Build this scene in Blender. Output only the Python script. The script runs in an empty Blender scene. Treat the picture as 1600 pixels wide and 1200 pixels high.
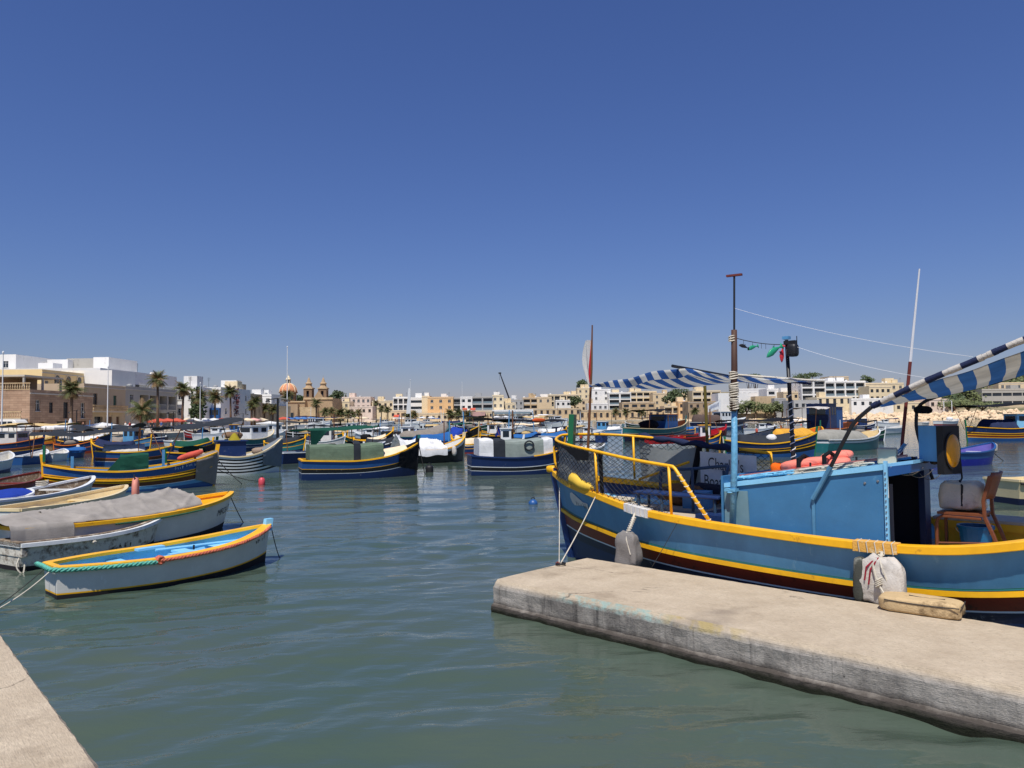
import bpy, bmesh, math, random
import numpy as np
from mathutils import Vector, Matrix, noise

# ------------------------------------------------------------------ camera, sky, sun, exposure
scene = bpy.context.scene
CAM_H, PITCH, ROLL, FPX = 2.4, math.radians(2.6), math.radians(0.6), 1142.0
fwd = Vector((0, math.cos(PITCH), math.sin(PITCH)))
up0 = Vector((0, -math.sin(PITCH), math.cos(PITCH)))
rgt = Vector((1, 0, 0)) * math.cos(ROLL) - up0 * math.sin(ROLL)
upv = rgt.cross(fwd)
cam_data = bpy.data.cameras.new('camera')
cam_data.sensor_width = 36.0
cam_data.lens = 36.0 * FPX / 1600.0
cam_data.clip_start = 0.05
cam_data.clip_end = 9000.0
cam = bpy.data.objects.new('camera', cam_data)
scene.collection.objects.link(cam)
cam.matrix_world = Matrix(((rgt.x, upv.x, -fwd.x, 0), (rgt.y, upv.y, -fwd.y, 0), (rgt.z, upv.z, -fwd.z, CAM_H), (0, 0, 0, 1)))
scene.camera = cam

SUN_DIR = Vector((-0.22, -0.975, 0)).normalized()      # horizontal direction towards the sun: behind the camera, to the left
SUN_EL = math.radians(62)
world = bpy.data.worlds.new('World')
scene.world = world
world.use_nodes = True
wn = world.node_tree.nodes
sky = wn.new('ShaderNodeTexSky')
sky.sky_type = 'NISHITA'
sky.sun_disc = False
sky.sun_elevation = SUN_EL
sky.sun_rotation = math.atan2(SUN_DIR.x, SUN_DIR.y)
sky.altitude = 0
sky.air_density = 1.5
sky.dust_density = 0.0
sky.ozone_density = 10.0
bg = wn['Background']
bg.inputs['Strength'].default_value = 0.085
tint = wn.new('ShaderNodeMix'); tint.data_type = 'RGBA'; tint.blend_type = 'MULTIPLY'; tint.inputs[0].default_value = 1.0
tint.inputs[7].default_value = (0.66, 0.66, 0.96, 1)          # the camera's rendering of this very blue sky
world.node_tree.links.new(sky.outputs[0], tint.inputs[6])
world.node_tree.links.new(tint.outputs[2], bg.inputs['Color'])

sun_data = bpy.data.lights.new('sun', 'SUN')
sun_data.energy = 4.8
sun_data.angle = math.radians(0.53)
sun_data.color = (1.0, 0.955, 0.89)
sun = bpy.data.objects.new('sun', sun_data)
scene.collection.objects.link(sun)
to_sun = Vector((SUN_DIR.x * math.cos(SUN_EL), SUN_DIR.y * math.cos(SUN_EL), math.sin(SUN_EL)))
sun.rotation_euler = (-to_sun).to_track_quat('-Z', 'Y').to_euler()
sun.location = (0, 0, 60)

vs = scene.view_settings
vs.view_transform = 'Standard'
vs.look = 'None'
vs.exposure = 0.0
vs.gamma = 1.0
vs.use_curve_mapping = False
scene.cycles.max_bounces = 6
scene.cycles.diffuse_bounces = 3
scene.cycles.glossy_bounces = 3
scene.cycles.transparent_max_bounces = 8
scene.cycles.caustics_reflective = False
scene.cycles.caustics_refractive = False

# ------------------------------------------------------------------ helpers
rnd = random.Random(7)
COL = scene.collection

def ray(px, py):
    return fwd + rgt * ((px - 800) / FPX) - upv * ((py - 600) / FPX)

def gp(px, py, z=0.0):
    """world point at height z seen at that place of the photograph"""
    d = ray(px, py)
    t = (z - CAM_H) / d.z
    return Vector((d.x * t, d.y * t, z))

def dp(px, py, dist):
    """world point at that forward distance (y)"""
    d = ray(px, py)
    t = dist / d.y
    return Vector((d.x * t, dist, CAM_H + d.z * t))

def L255(r, g, b):
    f = lambda c: (c / 255 / 12.92) if c / 255 <= 0.04045 else ((c / 255 + 0.055) / 1.055) ** 2.4
    return (f(r), f(g), f(b))

class MB:
    def __init__(s):
        s.v = []; s.f = []; s.mi = []; s.cur = 0
    def add(s, vs_, fs_):
        o = len(s.v)
        s.v.extend([tuple(p) for p in vs_])
        for f in fs_:
            s.f.append(tuple(o + i for i in f)); s.mi.append(s.cur)
        return s
    def box(s, c, size, rz=0.0, mat=None):
        x, y, z = size[0] / 2, size[1] / 2, size[2] / 2
        vv = [Vector((a * x, b * y, d * z)) for d in (-1, 1) for b in (-1, 1) for a in (-1, 1)]
        R = Matrix.Rotation(rz, 3, 'Z') if mat is None else mat
        s.add([R @ p + Vector(c) for p in vv], [(0, 2, 3, 1), (4, 5, 7, 6), (0, 1, 5, 4), (2, 6, 7, 3), (0, 4, 6, 2), (1, 3, 7, 5)])
        return s
    def bb(s, x0, x1, y0, y1, z0, z1):
        return s.box(((x0 + x1) / 2, (y0 + y1) / 2, (z0 + z1) / 2), (x1 - x0, y1 - y0, z1 - z0))
    def rings(s, rings, closed=True, caps=True, loop=False):
        n = len(rings[0]); o = len(s.v)
        vs_ = [p for r in rings for p in r]; fs_ = []
        m = len(rings)
        for i in range(m if loop else m - 1):
            j = (i + 1) % m
            for k in range(n if closed else n - 1):
                l = (k + 1) % n
                fs_.append((i * n + k, i * n + l, j * n + l, j * n + k))
        if caps and closed and not loop:
            fs_.append(tuple(range(n - 1, -1, -1)))
            fs_.append(tuple((m - 1) * n + k for k in range(n)))
        return s.add(vs_, fs_)
    def tube(s, pts, r, n=6, caps=True, loop=False):
        pts = [Vector(p) for p in pts]
        m = len(pts); rs = []
        up = None
        for i, p in enumerate(pts):
            if loop:
                d = pts[(i + 1) % m] - pts[i - 1]
            else:
                d = pts[min(i + 1, m - 1)] - pts[max(i - 1, 0)]
            if d.length < 1e-9: d = Vector((0, 0, 1))
            d.normalize()
            if up is None:
                up = Vector((0, 0, 1)) if abs(d.z) < 0.9 else Vector((1, 0, 0))
            a = d.cross(up)
            if a.length < 1e-6: a = d.cross(Vector((0.3, 1, 0.2)))
            a.normalize(); b = a.cross(d).normalized()
            up = b
            rr = r[i] if isinstance(r, (list, tuple)) else r
            rs.append([p + a * math.cos(2 * math.pi * k / n) * rr + b * math.sin(2 * math.pi * k / n) * rr for k in range(n)])
        return s.rings(rs, True, caps, loop)
    def lathe(s, prof, c=(0, 0, 0), n=12, a0=0.0):
        """prof: list of (radius, z)"""
        c = Vector(c)
        rs = [[c + Vector((r * math.cos(a0 + 2 * math.pi * k / n), r * math.sin(a0 + 2 * math.pi * k / n), z)) for k in range(n)] for r, z in prof]
        return s.rings(rs, True, True)
    def grid(s, fn, nu, nv):
        vs_ = [fn(i / nu, j / nv) for i in range(nu + 1) for j in range(nv + 1)]
        fs_ = [(i * (nv + 1) + j, (i + 1) * (nv + 1) + j, (i + 1) * (nv + 1) + j + 1, i * (nv + 1) + j + 1) for i in range(nu) for j in range(nv)]
        return s.add(vs_, fs_)
    def mesh(s, name, mats, smooth=False):
        me = bpy.data.meshes.new(name)
        me.from_pydata(s.v, [], s.f)
        for m in (mats if isinstance(mats, (list, tuple)) else [mats]):
            me.materials.append(m)
        if isinstance(mats, (list, tuple)) and len(mats) > 1:
            me.polygons.foreach_set('material_index', s.mi)
        if smooth:
            me.polygons.foreach_set('use_smooth', [True] * len(me.polygons))
        me.update()
        return me
    def build(s, name, mats, parent=None, smooth=False, thick=0.0, auto=None):
        me = s.mesh(name, mats, smooth)
        o = link(name, me, parent)
        if thick:
            md = o.modifiers.new('solid', 'SOLIDIFY'); md.thickness = thick; md.offset = 0
        return o

def link(name, me, parent=None):
    o = bpy.data.objects.new(name, me)
    COL.objects.link(o)
    if parent is not None: o.parent = parent
    return o

def tag(o, label, cat, group=None):
    o['label'] = label; o['category'] = cat
    if group: o['group'] = group
    return o

def thing(name, label, cat, loc=(0, 0, 0), rz=0.0, group=None):
    o = bpy.data.objects.new(name, None)
    o.empty_display_size = 0.2
    COL.objects.link(o)
    o.location = loc; o.rotation_euler = (0, 0, rz)
    return tag(o, label, cat, group)

def struct(o, kind='structure'):
    o['kind'] = kind
    return o

def copy_tree(o, parent=None):
    c = o.copy(); COL.objects.link(c); c.parent = parent
    for ch in list(o.children): copy_tree(ch, c)
    return c

def herm(xs, ys):
    """smooth interpolation through points"""
    n = len(xs)
    m = [0.0] * n
    for i in range(n):
        if i == 0: m[i] = (ys[1] - ys[0]) / (xs[1] - xs[0])
        elif i == n - 1: m[i] = (ys[-1] - ys[-2]) / (xs[-1] - xs[-2])
        else: m[i] = (ys[i + 1] - ys[i - 1]) / (xs[i + 1] - xs[i - 1])
    def f(x):
        x = min(max(x, xs[0]), xs[-1])
        i = 0
        while i < n - 2 and x > xs[i + 1]: i += 1
        h = xs[i + 1] - xs[i]; t = (x - xs[i]) / h
        return (2 * t ** 3 - 3 * t * t + 1) * ys[i] + (t ** 3 - 2 * t * t + t) * h * m[i] + (-2 * t ** 3 + 3 * t * t) * ys[i + 1] + (t ** 3 - t * t) * h * m[i + 1]
    return f

# ------------------------------------------------------------------ materials
_mats = {}
def mat(name, col, rough=0.55, var=0.12, scale=4.0, bump=0.0, bscale=40.0, metal=0.0, wear=None, wear_amt=0.0, wear_scale=3.0, spec=0.5, trans=0.0, stretch=None):
    """procedural paint / cloth / stone: base colour, blotchy variation, optional worn patches in a second colour, fine bump"""
    if name in _mats: return _mats[name]
    m = bpy.data.materials.new(name); m.use_nodes = True
    nt = m.node_tree; N = nt.nodes; K = nt.links
    b = N['Principled BSDF']
    b.inputs['Roughness'].default_value = rough
    b.inputs['Metallic'].default_value = metal
    b.inputs['Specular IOR Level'].default_value = spec
    tc = N.new('ShaderNodeTexCoord')
    src = tc.outputs['Object']
    if stretch:
        mp = N.new('ShaderNodeMapping'); mp.inputs['Scale'].default_value = stretch
        K.new(src, mp.inputs['Vector']); src = mp.outputs[0]
    n1 = N.new('ShaderNodeTexNoise'); n1.inputs['Scale'].default_value = scale; n1.inputs['Detail'].default_value = 6
    n1.inputs['Roughness'].default_value = 0.65
    K.new(src, n1.inputs['Vector'])
    rp = N.new('ShaderNodeMapRange'); rp.inputs[1].default_value = 0.3; rp.inputs[2].default_value = 0.7
    rp.inputs[3].default_value = 1 - var; rp.inputs[4].default_value = 1 + var
    K.new(n1.outputs['Fac'], rp.inputs[0])
    mx = N.new('ShaderNodeMix'); mx.data_type = 'RGBA'; mx.blend_type = 'MULTIPLY'; mx.inputs[0].default_value = 1.0
    mx.inputs[6].default_value = (*col, 1)
    K.new(rp.outputs[0], mx.inputs[7])
    out = mx.outputs[2]
    if wear is not None:
        n2 = N.new('ShaderNodeTexNoise'); n2.inputs['Scale'].default_value = wear_scale; n2.inputs['Detail'].default_value = 10
        n2.inputs['Roughness'].default_value = 0.72
        K.new(src, n2.inputs['Vector'])
        r2 = N.new('ShaderNodeMapRange'); r2.inputs[1].default_value = 0.62 - wear_amt * 0.3; r2.inputs[2].default_value = 0.72 - wear_amt * 0.2
        K.new(n2.outputs['Fac'], r2.inputs[0])
        m2 = N.new('ShaderNodeMix'); m2.data_type = 'RGBA'; m2.inputs[7].default_value = (*wear, 1)
        K.new(r2.outputs[0], m2.inputs[0]); K.new(out, m2.inputs[6])
        out = m2.outputs[2]
    K.new(out, b.inputs['Base Color'])
    if bump:
        n3 = N.new('ShaderNodeTexNoise'); n3.inputs['Scale'].default_value = bscale; n3.inputs['Detail'].default_value = 4
        K.new(src, n3.inputs['Vector'])
        bp = N.new('ShaderNodeBump'); bp.inputs['Strength'].default_value = bump; bp.inputs['Distance'].default_value = 0.02
        K.new(n3.outputs['Fac'], bp.inputs['Height']); K.new(bp.outputs[0], b.inputs['Normal'])
    if trans:
        tr = N.new('ShaderNodeBsdfTranslucent'); K.new(out, tr.inputs['Color'])
        ms = N.new('ShaderNodeMixShader'); ms.inputs[0].default_value = trans
        K.new(b.outputs[0], ms.inputs[1]); K.new(tr.outputs[0], ms.inputs[2])
        K.new(ms.outputs[0], N['Material Output'].inputs['Surface'])
    _mats[name] = m
    return m

def paint(name, rgb, rough=0.42, var=0.10, **k):
    """boat paint, weathered: slightly chalky with scuffs"""
    k.setdefault('wear', tuple(min(1, c * 0.6 + 0.22) for c in L255(*rgb)))
    k.setdefault('wear_amt', 0.02); k.setdefault('wear_scale', 5.0)
    k.setdefault('bump', 0.08); k.setdefault('bscale', 25.0)
    return mat(name, L255(*rgb), rough, var, scale=2.5, **k)

def cloth(name, rgb, var=0.15, **k):
    k.setdefault('bump', 0.35); k.setdefault('bscale', 60.0)
    return mat(name, L255(*rgb), 0.9, var, scale=3.0, spec=0.15, **k)

P_sky = paint('paint_sky_blue', (88, 150, 194), wear=L255(128, 168, 190), wear_amt=0.10, wear_scale=7.0, stretch=(1, 1, .35), var=.16)
P_hull = paint('paint_hull_blue', (84, 142, 180), wear=L255(120, 164, 186), wear_amt=0.12, wear_scale=6.0, stretch=(1, 1, .35), var=.16)
P_blue = paint('paint_blue', (36, 84, 142))
P_deep = paint('paint_deep_blue', (22, 46, 92))
P_navy = paint('paint_navy', (18, 26, 62))
P_yel = paint('paint_yellow', (246, 182, 24), var=0.14, wear=L255(176, 120, 40), wear_amt=0.05, wear_scale=7.0)
P_red = paint('paint_maroon', (128, 46, 28), wear=L255(74, 30, 24), wear_amt=0.2, wear_scale=4)
P_bred = paint('paint_red', (176, 30, 40))
P_green = paint('paint_green', (26, 104, 66))
P_dgreen = paint('paint_dark_green', (18, 66, 52))
P_teal = paint('paint_teal', (36, 110, 112))
P_white = paint('paint_white', (226, 228, 226), wear=L255(150, 146, 132), wear_amt=0.06)
P_grey = paint('paint_grey_white', (216, 213, 204), wear=L255(232, 234, 234), wear_amt=0.05, wear_scale=4.0)
P_lblue = paint('paint_light_blue', (140, 204, 238))
P_black = paint('paint_black', (24, 24, 28))
P_brown = paint('paint_brown', (96, 52, 30))
P_orange = paint('paint_orange', (222, 120, 40))
P_cream = paint('paint_cream', (226, 206, 160))
P_purple = paint('paint_purple', (104, 96, 168))
P_old = paint('paint_old_white', (212, 206, 190), wear=L255(112, 96, 78), wear_amt=0.45, wear_scale=6.0, rough=0.8, bump=0.4)
P_oldwood = paint('paint_old_wood', (122, 104, 84), wear=L255(200, 190, 170), wear_amt=0.35, wear_scale=9.0, rough=0.85, bump=0.5)
P_anti = paint('paint_bottom', (30, 24, 26), rough=0.7)
C_grey = cloth('cloth_grey', (138, 130, 120))
C_dark = cloth('cloth_charcoal', (52, 56, 62), trans=0.12)
C_black = cloth('cloth_black', (26, 27, 30))
C_green = cloth('cloth_green', (34, 84, 68), trans=0.2)
C_sage = cloth('cloth_sage', (112, 130, 108), trans=0.2)
C_white = cloth('cloth_white', (232, 232, 230), trans=0.15)
C_cream = cloth('cloth_cream', (226, 206, 174))
C_blue = cloth('cloth_blue', (44, 96, 156))
C_royal = cloth('cloth_royal_blue', (36, 62, 150))
C_navy = cloth('cloth_navy', (40, 48, 76))
C_tan = cloth('cloth_tan', (196, 170, 120))
C_canvas = cloth('cloth_canvas', (196, 190, 180), wear=L255(132, 122, 108), wear_amt=0.3, wear_scale=3.0)
C_fgrey = cloth('cloth_fender_grey', (128, 124, 120), wear=L255(84, 80, 78), wear_amt=0.2)
C_orange = cloth('cloth_orange_red', (208, 98, 78), trans=0.15)
C_salmon = cloth('cloth_salmon', (238, 136, 118))
C_ubl = cloth('cloth_umbrella_blue', (88, 132, 190), trans=0.15)
C_yel = cloth('cloth_yellow', (232, 200, 60))
rope_w = mat('rope_white', L255(206, 198, 180), 0.9, 0.2, bump=0.5, bscale=150)
rope_d = mat('rope_dark', L255(52, 50, 48), 0.9, 0.2)
rope_teal = mat('rope_teal', L255(96, 178, 158), 0.9, 0.25, scale=30, bump=0.6, bscale=120)
rope_rust = mat('rope_rust', L255(206, 112, 84), 0.9, 0.25, scale=30, bump=0.6, bscale=120)
rope_green = mat('rope_green', L255(40, 92, 70), 0.9, 0.2)
steel = mat('galvanised_steel', L255(150, 152, 154), 0.45, 0.15, metal=0.7)
blk_metal = mat('black_metal', L255(28, 28, 30), 0.5, 0.15)
white_metal = mat('white_metal', L255(226, 226, 224), 0.45, 0.06)
wood = mat('chair_wood', L255(120, 66, 36), 0.45, 0.2, scale=3, stretch=(3, 3, 14))
wood_pole = mat('pole_wood', L255(112, 72, 44), 0.75, 0.25, scale=6, stretch=(6, 6, 1))
wood_olive = mat('pole_olive', L255(104, 92, 34), 0.75, 0.25, scale=6, stretch=(6, 6, 1))
wood_deck = mat('deck_plywood', L255(188, 172, 150), 0.8, 0.15, scale=3, wear=L255(140, 126, 106), wear_amt=0.2)
rust = mat('rust_red', L255(112, 44, 36), 0.7, 0.25)
buoy_red = paint('buoy_red', (206, 74, 84))
plastic_blue = mat('plastic_blue', L255(24, 104, 150), 0.4, 0.1)
glass_amber = mat('amber_lens', L255(214, 148, 20), 0.25, 0.15)
rubber = mat('rubber_black', L255(22, 22, 24), 0.6, 0.15)
C_net = mat('net_black', L255(26, 26, 28), 0.8, 0.1)
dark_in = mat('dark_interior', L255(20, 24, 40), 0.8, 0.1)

def stripe_mat(name, c1, c2, period, axis=0, c3=None, dirt=0.1):
    if name in _mats: return _mats[name]
    m = bpy.data.materials.new(name); m.use_nodes = True
    N = m.node_tree.nodes; K = m.node_tree.links; b = N['Principled BSDF']
    b.inputs['Roughness'].default_value = 0.85; b.inputs['Specular IOR Level'].default_value = 0.15
    uv = N.new('ShaderNodeUVMap')
    sx = N.new('ShaderNodeSeparateXYZ'); K.new(uv.outputs[0], sx.inputs[0])
    md = N.new('ShaderNodeMath'); md.operation = 'MULTIPLY'; md.inputs[1].default_value = 1 / period; K.new(sx.outputs[axis], md.inputs[0])
    fr = N.new('ShaderNodeMath'); fr.operation = 'FRACT'; K.new(md.outputs[0], fr.inputs[0])
    gt = N.new('ShaderNodeMath'); gt.operation = 'GREATER_THAN'; gt.inputs[1].default_value = 0.52; K.new(fr.outputs[0], gt.inputs[0])
    mx = N.new('ShaderNodeMix'); mx.data_type = 'RGBA'; mx.inputs[6].default_value = (*c1, 1); mx.inputs[7].default_value = (*c2, 1)
    K.new(gt.outputs[0], mx.inputs[0])
    n1 = N.new('ShaderNodeTexNoise'); n1.inputs['Scale'].default_value = 3; n1.inputs['Detail'].default_value = 8
    tc = N.new('ShaderNodeTexCoord'); K.new(tc.outputs['Object'], n1.inputs['Vector'])
    rp = N.new('ShaderNodeMapRange'); rp.inputs[1].default_value = 0.3; rp.inputs[2].default_value = 0.7; rp.inputs[3].default_value = 1 - 2 * dirt; rp.inputs[4].default_value = 1.0
    K.new(n1.outputs['Fac'], rp.inputs[0])
    m2 = N.new('ShaderNodeMix'); m2.data_type = 'RGBA'; m2.blend_type = 'MULTIPLY'; m2.inputs[0].default_value = 1
    K.new(mx.outputs[2], m2.inputs[6]); K.new(rp.outputs[0], m2.inputs[7])
    K.new(m2.outputs[2], b.inputs['Base Color'])
    tr = N.new('ShaderNodeBsdfTranslucent'); K.new(m2.outputs[2], tr.inputs['Color'])
    ms = N.new('ShaderNodeMixShader'); ms.inputs[0].default_value = 0.32
    K.new(b.outputs[0], ms.inputs[1]); K.new(tr.outputs[0], ms.inputs[2])
    K.new(ms.outputs[0], N['Material Output'].inputs['Surface'])
    _mats[name] = m
    return m

def set_uv(o, uvs):
    """uvs: one (u,v) for each vertex"""
    me = o.data
    lay = me.uv_layers.new(name='UVMap')
    arr = np.array(uvs, dtype=np.float32)
    idx = np.zeros(len(me.loops), dtype=np.int32)
    me.loops.foreach_get('vertex_index', idx)
    lay.data.foreach_set('uv', arr[idx].ravel())

def text_part(body, size, fn, material, parent, name='lettering'):
    """flat lettering laid on a surface: fn(x, y) gives the place of a point of the text"""
    cu = bpy.data.curves.new('t', 'FONT'); cu.body = body; cu.size = size; cu.resolution_u = 3
    t = bpy.data.objects.new('t', cu); COL.objects.link(t)
    dg = bpy.context.evaluated_depsgraph_get()
    me = bpy.data.meshes.new_from_object(t.evaluated_get(dg))
    bpy.data.objects.remove(t)
    for v in me.vertices:
        v.co = Vector(fn(v.co.x, v.co.y))
    me.materials.clear(); me.materials.append(material)
    me.name = name
    return link(name, me, parent)

# ------------------------------------------------------------------ frame of the jetty: u along it, v across it
U = Vector((0.7200, -0.6940, 0)); V = Vector((0.6940, 0.7200, 0)); OJ = Vector((-0.264, 9.19, 0))
RZJ = math.atan2(U.y, U.x)
def uv_(u, v, z=0.0):
    return OJ + U * u + V * v + Vector((0, 0, z))

# ------------------------------------------------------------------ water
def make_water():
    xs = [0.0]; st = 0.06
    while xs[-1] < 2500:
        if xs[-1] > 6: st *= 1.027
        xs.append(xs[-1] + st)
    xs = np.array([-a for a in xs[:0:-1]] + xs)
    ys = [-6.0]
    while ys[-1] < 3.0: ys.append(ys[-1] + 0.3)
    st = 0.05
    while ys[-1] < 4000:
        if ys[-1] > 10: st *= 1.018
        ys.append(ys[-1] + st)
    ys = np.array(ys)
    X, Y = np.meshgrid(xs, ys, indexing='ij')
    sx = np.gradient(xs)[:, None] + 0 * X; sy = np.gradient(ys)[None, :] + 0 * X
    sp = np.maximum(sx, sy)
    Z = np.zeros_like(X)
    rg = np.random.default_rng(5)
    gust = 0.75 + 0.3 * np.sin(X * .21 + Y * .13 + 1) * np.sin(X * -.12 + Y * .27 + 2) + 0.25 * np.sin(X * .55 + Y * .41) * np.sin(X * .3 - Y * .62 + 1)
    NW = 64
    for k in range(NW):
        lam = 0.2 * (2.8 / 0.2) ** (k / (NW - 1.0))
        th = math.radians(101) + rg.normal(0, 0.42 if lam > .7 else .6)
        kx, ky = math.cos(th) * 2 * math.pi / lam, math.sin(th) * 2 * math.pi / lam
        amp = (0.0056 if lam < .7 else 0.0042) * lam * min(1, 1.1 / lam) * rg.uniform(0.5, 1.4)
        env = (gust if lam < 1 else 1.0) * (0.7 + 0.5 * np.sin(X * rg.uniform(-.8, .8) / max(.5, lam) + Y * rg.uniform(-.8, .8) / max(.5, lam) + rg.uniform(0, 6)))
        ph = kx * X + ky * Y + rg.uniform(0, 6.28) + .6 * np.sin(X * rg.uniform(-.9, .9) + Y * rg.uniform(-.5, .5))
        w = np.sin(ph) + 0.3 * np.cos(2 * ph)
        Z += amp * env * w * np.clip(1.7 - 4.2 * sp / lam, 0, 1)
    nx, ny = X.shape
    co = np.stack([X, Y, Z], -1).reshape(-1, 3)
    I = np.arange(nx * ny).reshape(nx, ny)
    F = np.stack([I[:-1, :-1], I[1:, :-1], I[1:, 1:], I[:-1, 1:]], -1).reshape(-1, 4)
    me = bpy.data.meshes.new('water')
    me.vertices.add(len(co)); me.vertices.foreach_set('co', co.astype(np.float32).ravel())
    me.loops.add(F.size); me.loops.foreach_set('vertex_index', F.astype(np.int32).ravel())
    me.polygons.add(len(F)); me.polygons.foreach_set('loop_start', np.arange(0, F.size, 4, dtype=np.int32))
    me.polygons.foreach_set('loop_total', np.full(len(F), 4, dtype=np.int32))
    me.polygons.foreach_set('use_smooth', np.ones(len(F), dtype=bool))
    me.update(calc_edges=True)
    m = bpy.data.materials.new('sea_water'); m.use_nodes = True
    N = m.node_tree.nodes; K = m.node_tree.links; b = N['Principled BSDF']
    b.inputs['Roughness'].default_value = 0.06; b.inputs['IOR'].default_value = 1.333
    tc = N.new('ShaderNodeTexCoord')
    n0 = N.new('ShaderNodeTexNoise'); n0.inputs['Scale'].default_value = 0.16; n0.inputs['Detail'].default_value = 4
    K.new(tc.outputs['Object'], n0.inputs['Vector'])
    cr = N.new('ShaderNodeValToRGB')
    cr.color_ramp.elements[0].position = 0.35; cr.color_ramp.elements[0].color = (0.052, 0.086, 0.064, 1)
    cr.color_ramp.elements[1].position = 0.68; cr.color_ramp.elements[1].color = (0.080, 0.100, 0.074, 1)
    K.new(n0.outputs['Fac'], cr.inputs[0]); K.new(cr.outputs[0], b.inputs['Base Color'])
    mp = N.new('ShaderNodeMapping'); mp.inputs['Rotation'].default_value = (0, 0, math.radians(13)); mp.inputs['Scale'].default_value = (0.55, 1.3, 1)
    K.new(tc.outputs['Object'], mp.inputs['Vector'])
    n1 = N.new('ShaderNodeTexNoise'); n1.inputs['Scale'].default_value = 1.1; n1.inputs['Detail'].default_value = 5; n1.inputs['Roughness'].default_value = 0.55
    n2 = N.new('ShaderNodeTexNoise'); n2.inputs['Scale'].default_value = 6.0; n2.inputs['Detail'].default_value = 5
    K.new(mp.outputs[0], n1.inputs['Vector']); K.new(mp.outputs[0], n2.inputs['Vector'])
    b1 = N.new('ShaderNodeBump'); b1.inputs['Strength'].default_value = 0.4; b1.inputs['Distance'].default_value = 0.08
    b2 = N.new('ShaderNodeBump'); b2.inputs['Strength'].default_value = 0.4; b2.inputs['Distance'].default_value = 0.02
    K.new(n1.outputs['Fac'], b1.inputs['Height']); K.new(n2.outputs['Fac'], b2.inputs['Height'])
    K.new(b1.outputs[0], b2.inputs['Normal']); K.new(b2.outputs[0], b.inputs['Normal'])
    me.materials.append(m)
    struct(link('water', me))
make_water()

# ------------------------------------------------------------------ land round the bay
SHORE = [(-140, -40), (-62, 10), (-50, 50), (-50, 100), (-55, 160), (-66, 225), (-74, 290), (-60, 330), (-20, 342), (40, 345), (80, 335), (100, 305), (112, 270), (150, 252), (230, 232), (420, 190)]
HILL = [2, 2, 2, 2, 3, 4, 5, 8, 10, 14, 18, 15, 12, 14, 16, 14]
earth = mat('earth', L255(168, 150, 118), 0.95, 0.25, scale=0.08, wear=L255(74, 82, 48), wear_amt=0.6, wear_scale=0.05)
paving = mat('quay_paving', L255(190, 178, 156), 0.9, 0.15, scale=0.5)
def make_land():
    pts = []
    for i in range(len(SHORE) - 1):
        a, b = Vector((*SHORE[i], 0)), Vector((*SHORE[i + 1], 0))
        for k in range(8): pts.append((a.lerp(b, k / 8), HILL[i] * (1 - k / 8) + HILL[i + 1] * k / 8))
    rings = []; n = len(pts)
    prof = [(0, -2, 0), (0, .6, 0), (1, .62, 0), (18, .7, 0), (40, 1.0, .12), (90, 1.2, .5), (170, 1.5, .9), (320, 2, 1.1), (700, 2, 1.0), (1400, -3, .2)]
    for i, (p, h) in enumerate(pts):
        t = (pts[min(i + 1, n - 1)][0] - pts[max(i - 1, 0)][0]).normalized()
        nrm = Vector((-t.y, t.x, 0))
        if i < 8: nrm = Vector((-1, .15, 0)).normalized()
        rings.append([p + nrm * d + Vector((0, 0, z + h * f + (noise.noise(Vector((p.x + d, p.y, d)) * .02) * 2.5 * f))) for d, z, f in prof])
    mb = MB()
    for j in range(len(prof) - 1):
        mb.cur = 1 if j < 3 else 0
        for i in range(n - 1):
            mb.add([rings[i][j], rings[i + 1][j], rings[i + 1][j + 1], rings[i][j + 1]], [(0, 1, 2, 3)])
    struct(mb.build('ground', [earth, paving]))
make_land()

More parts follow.
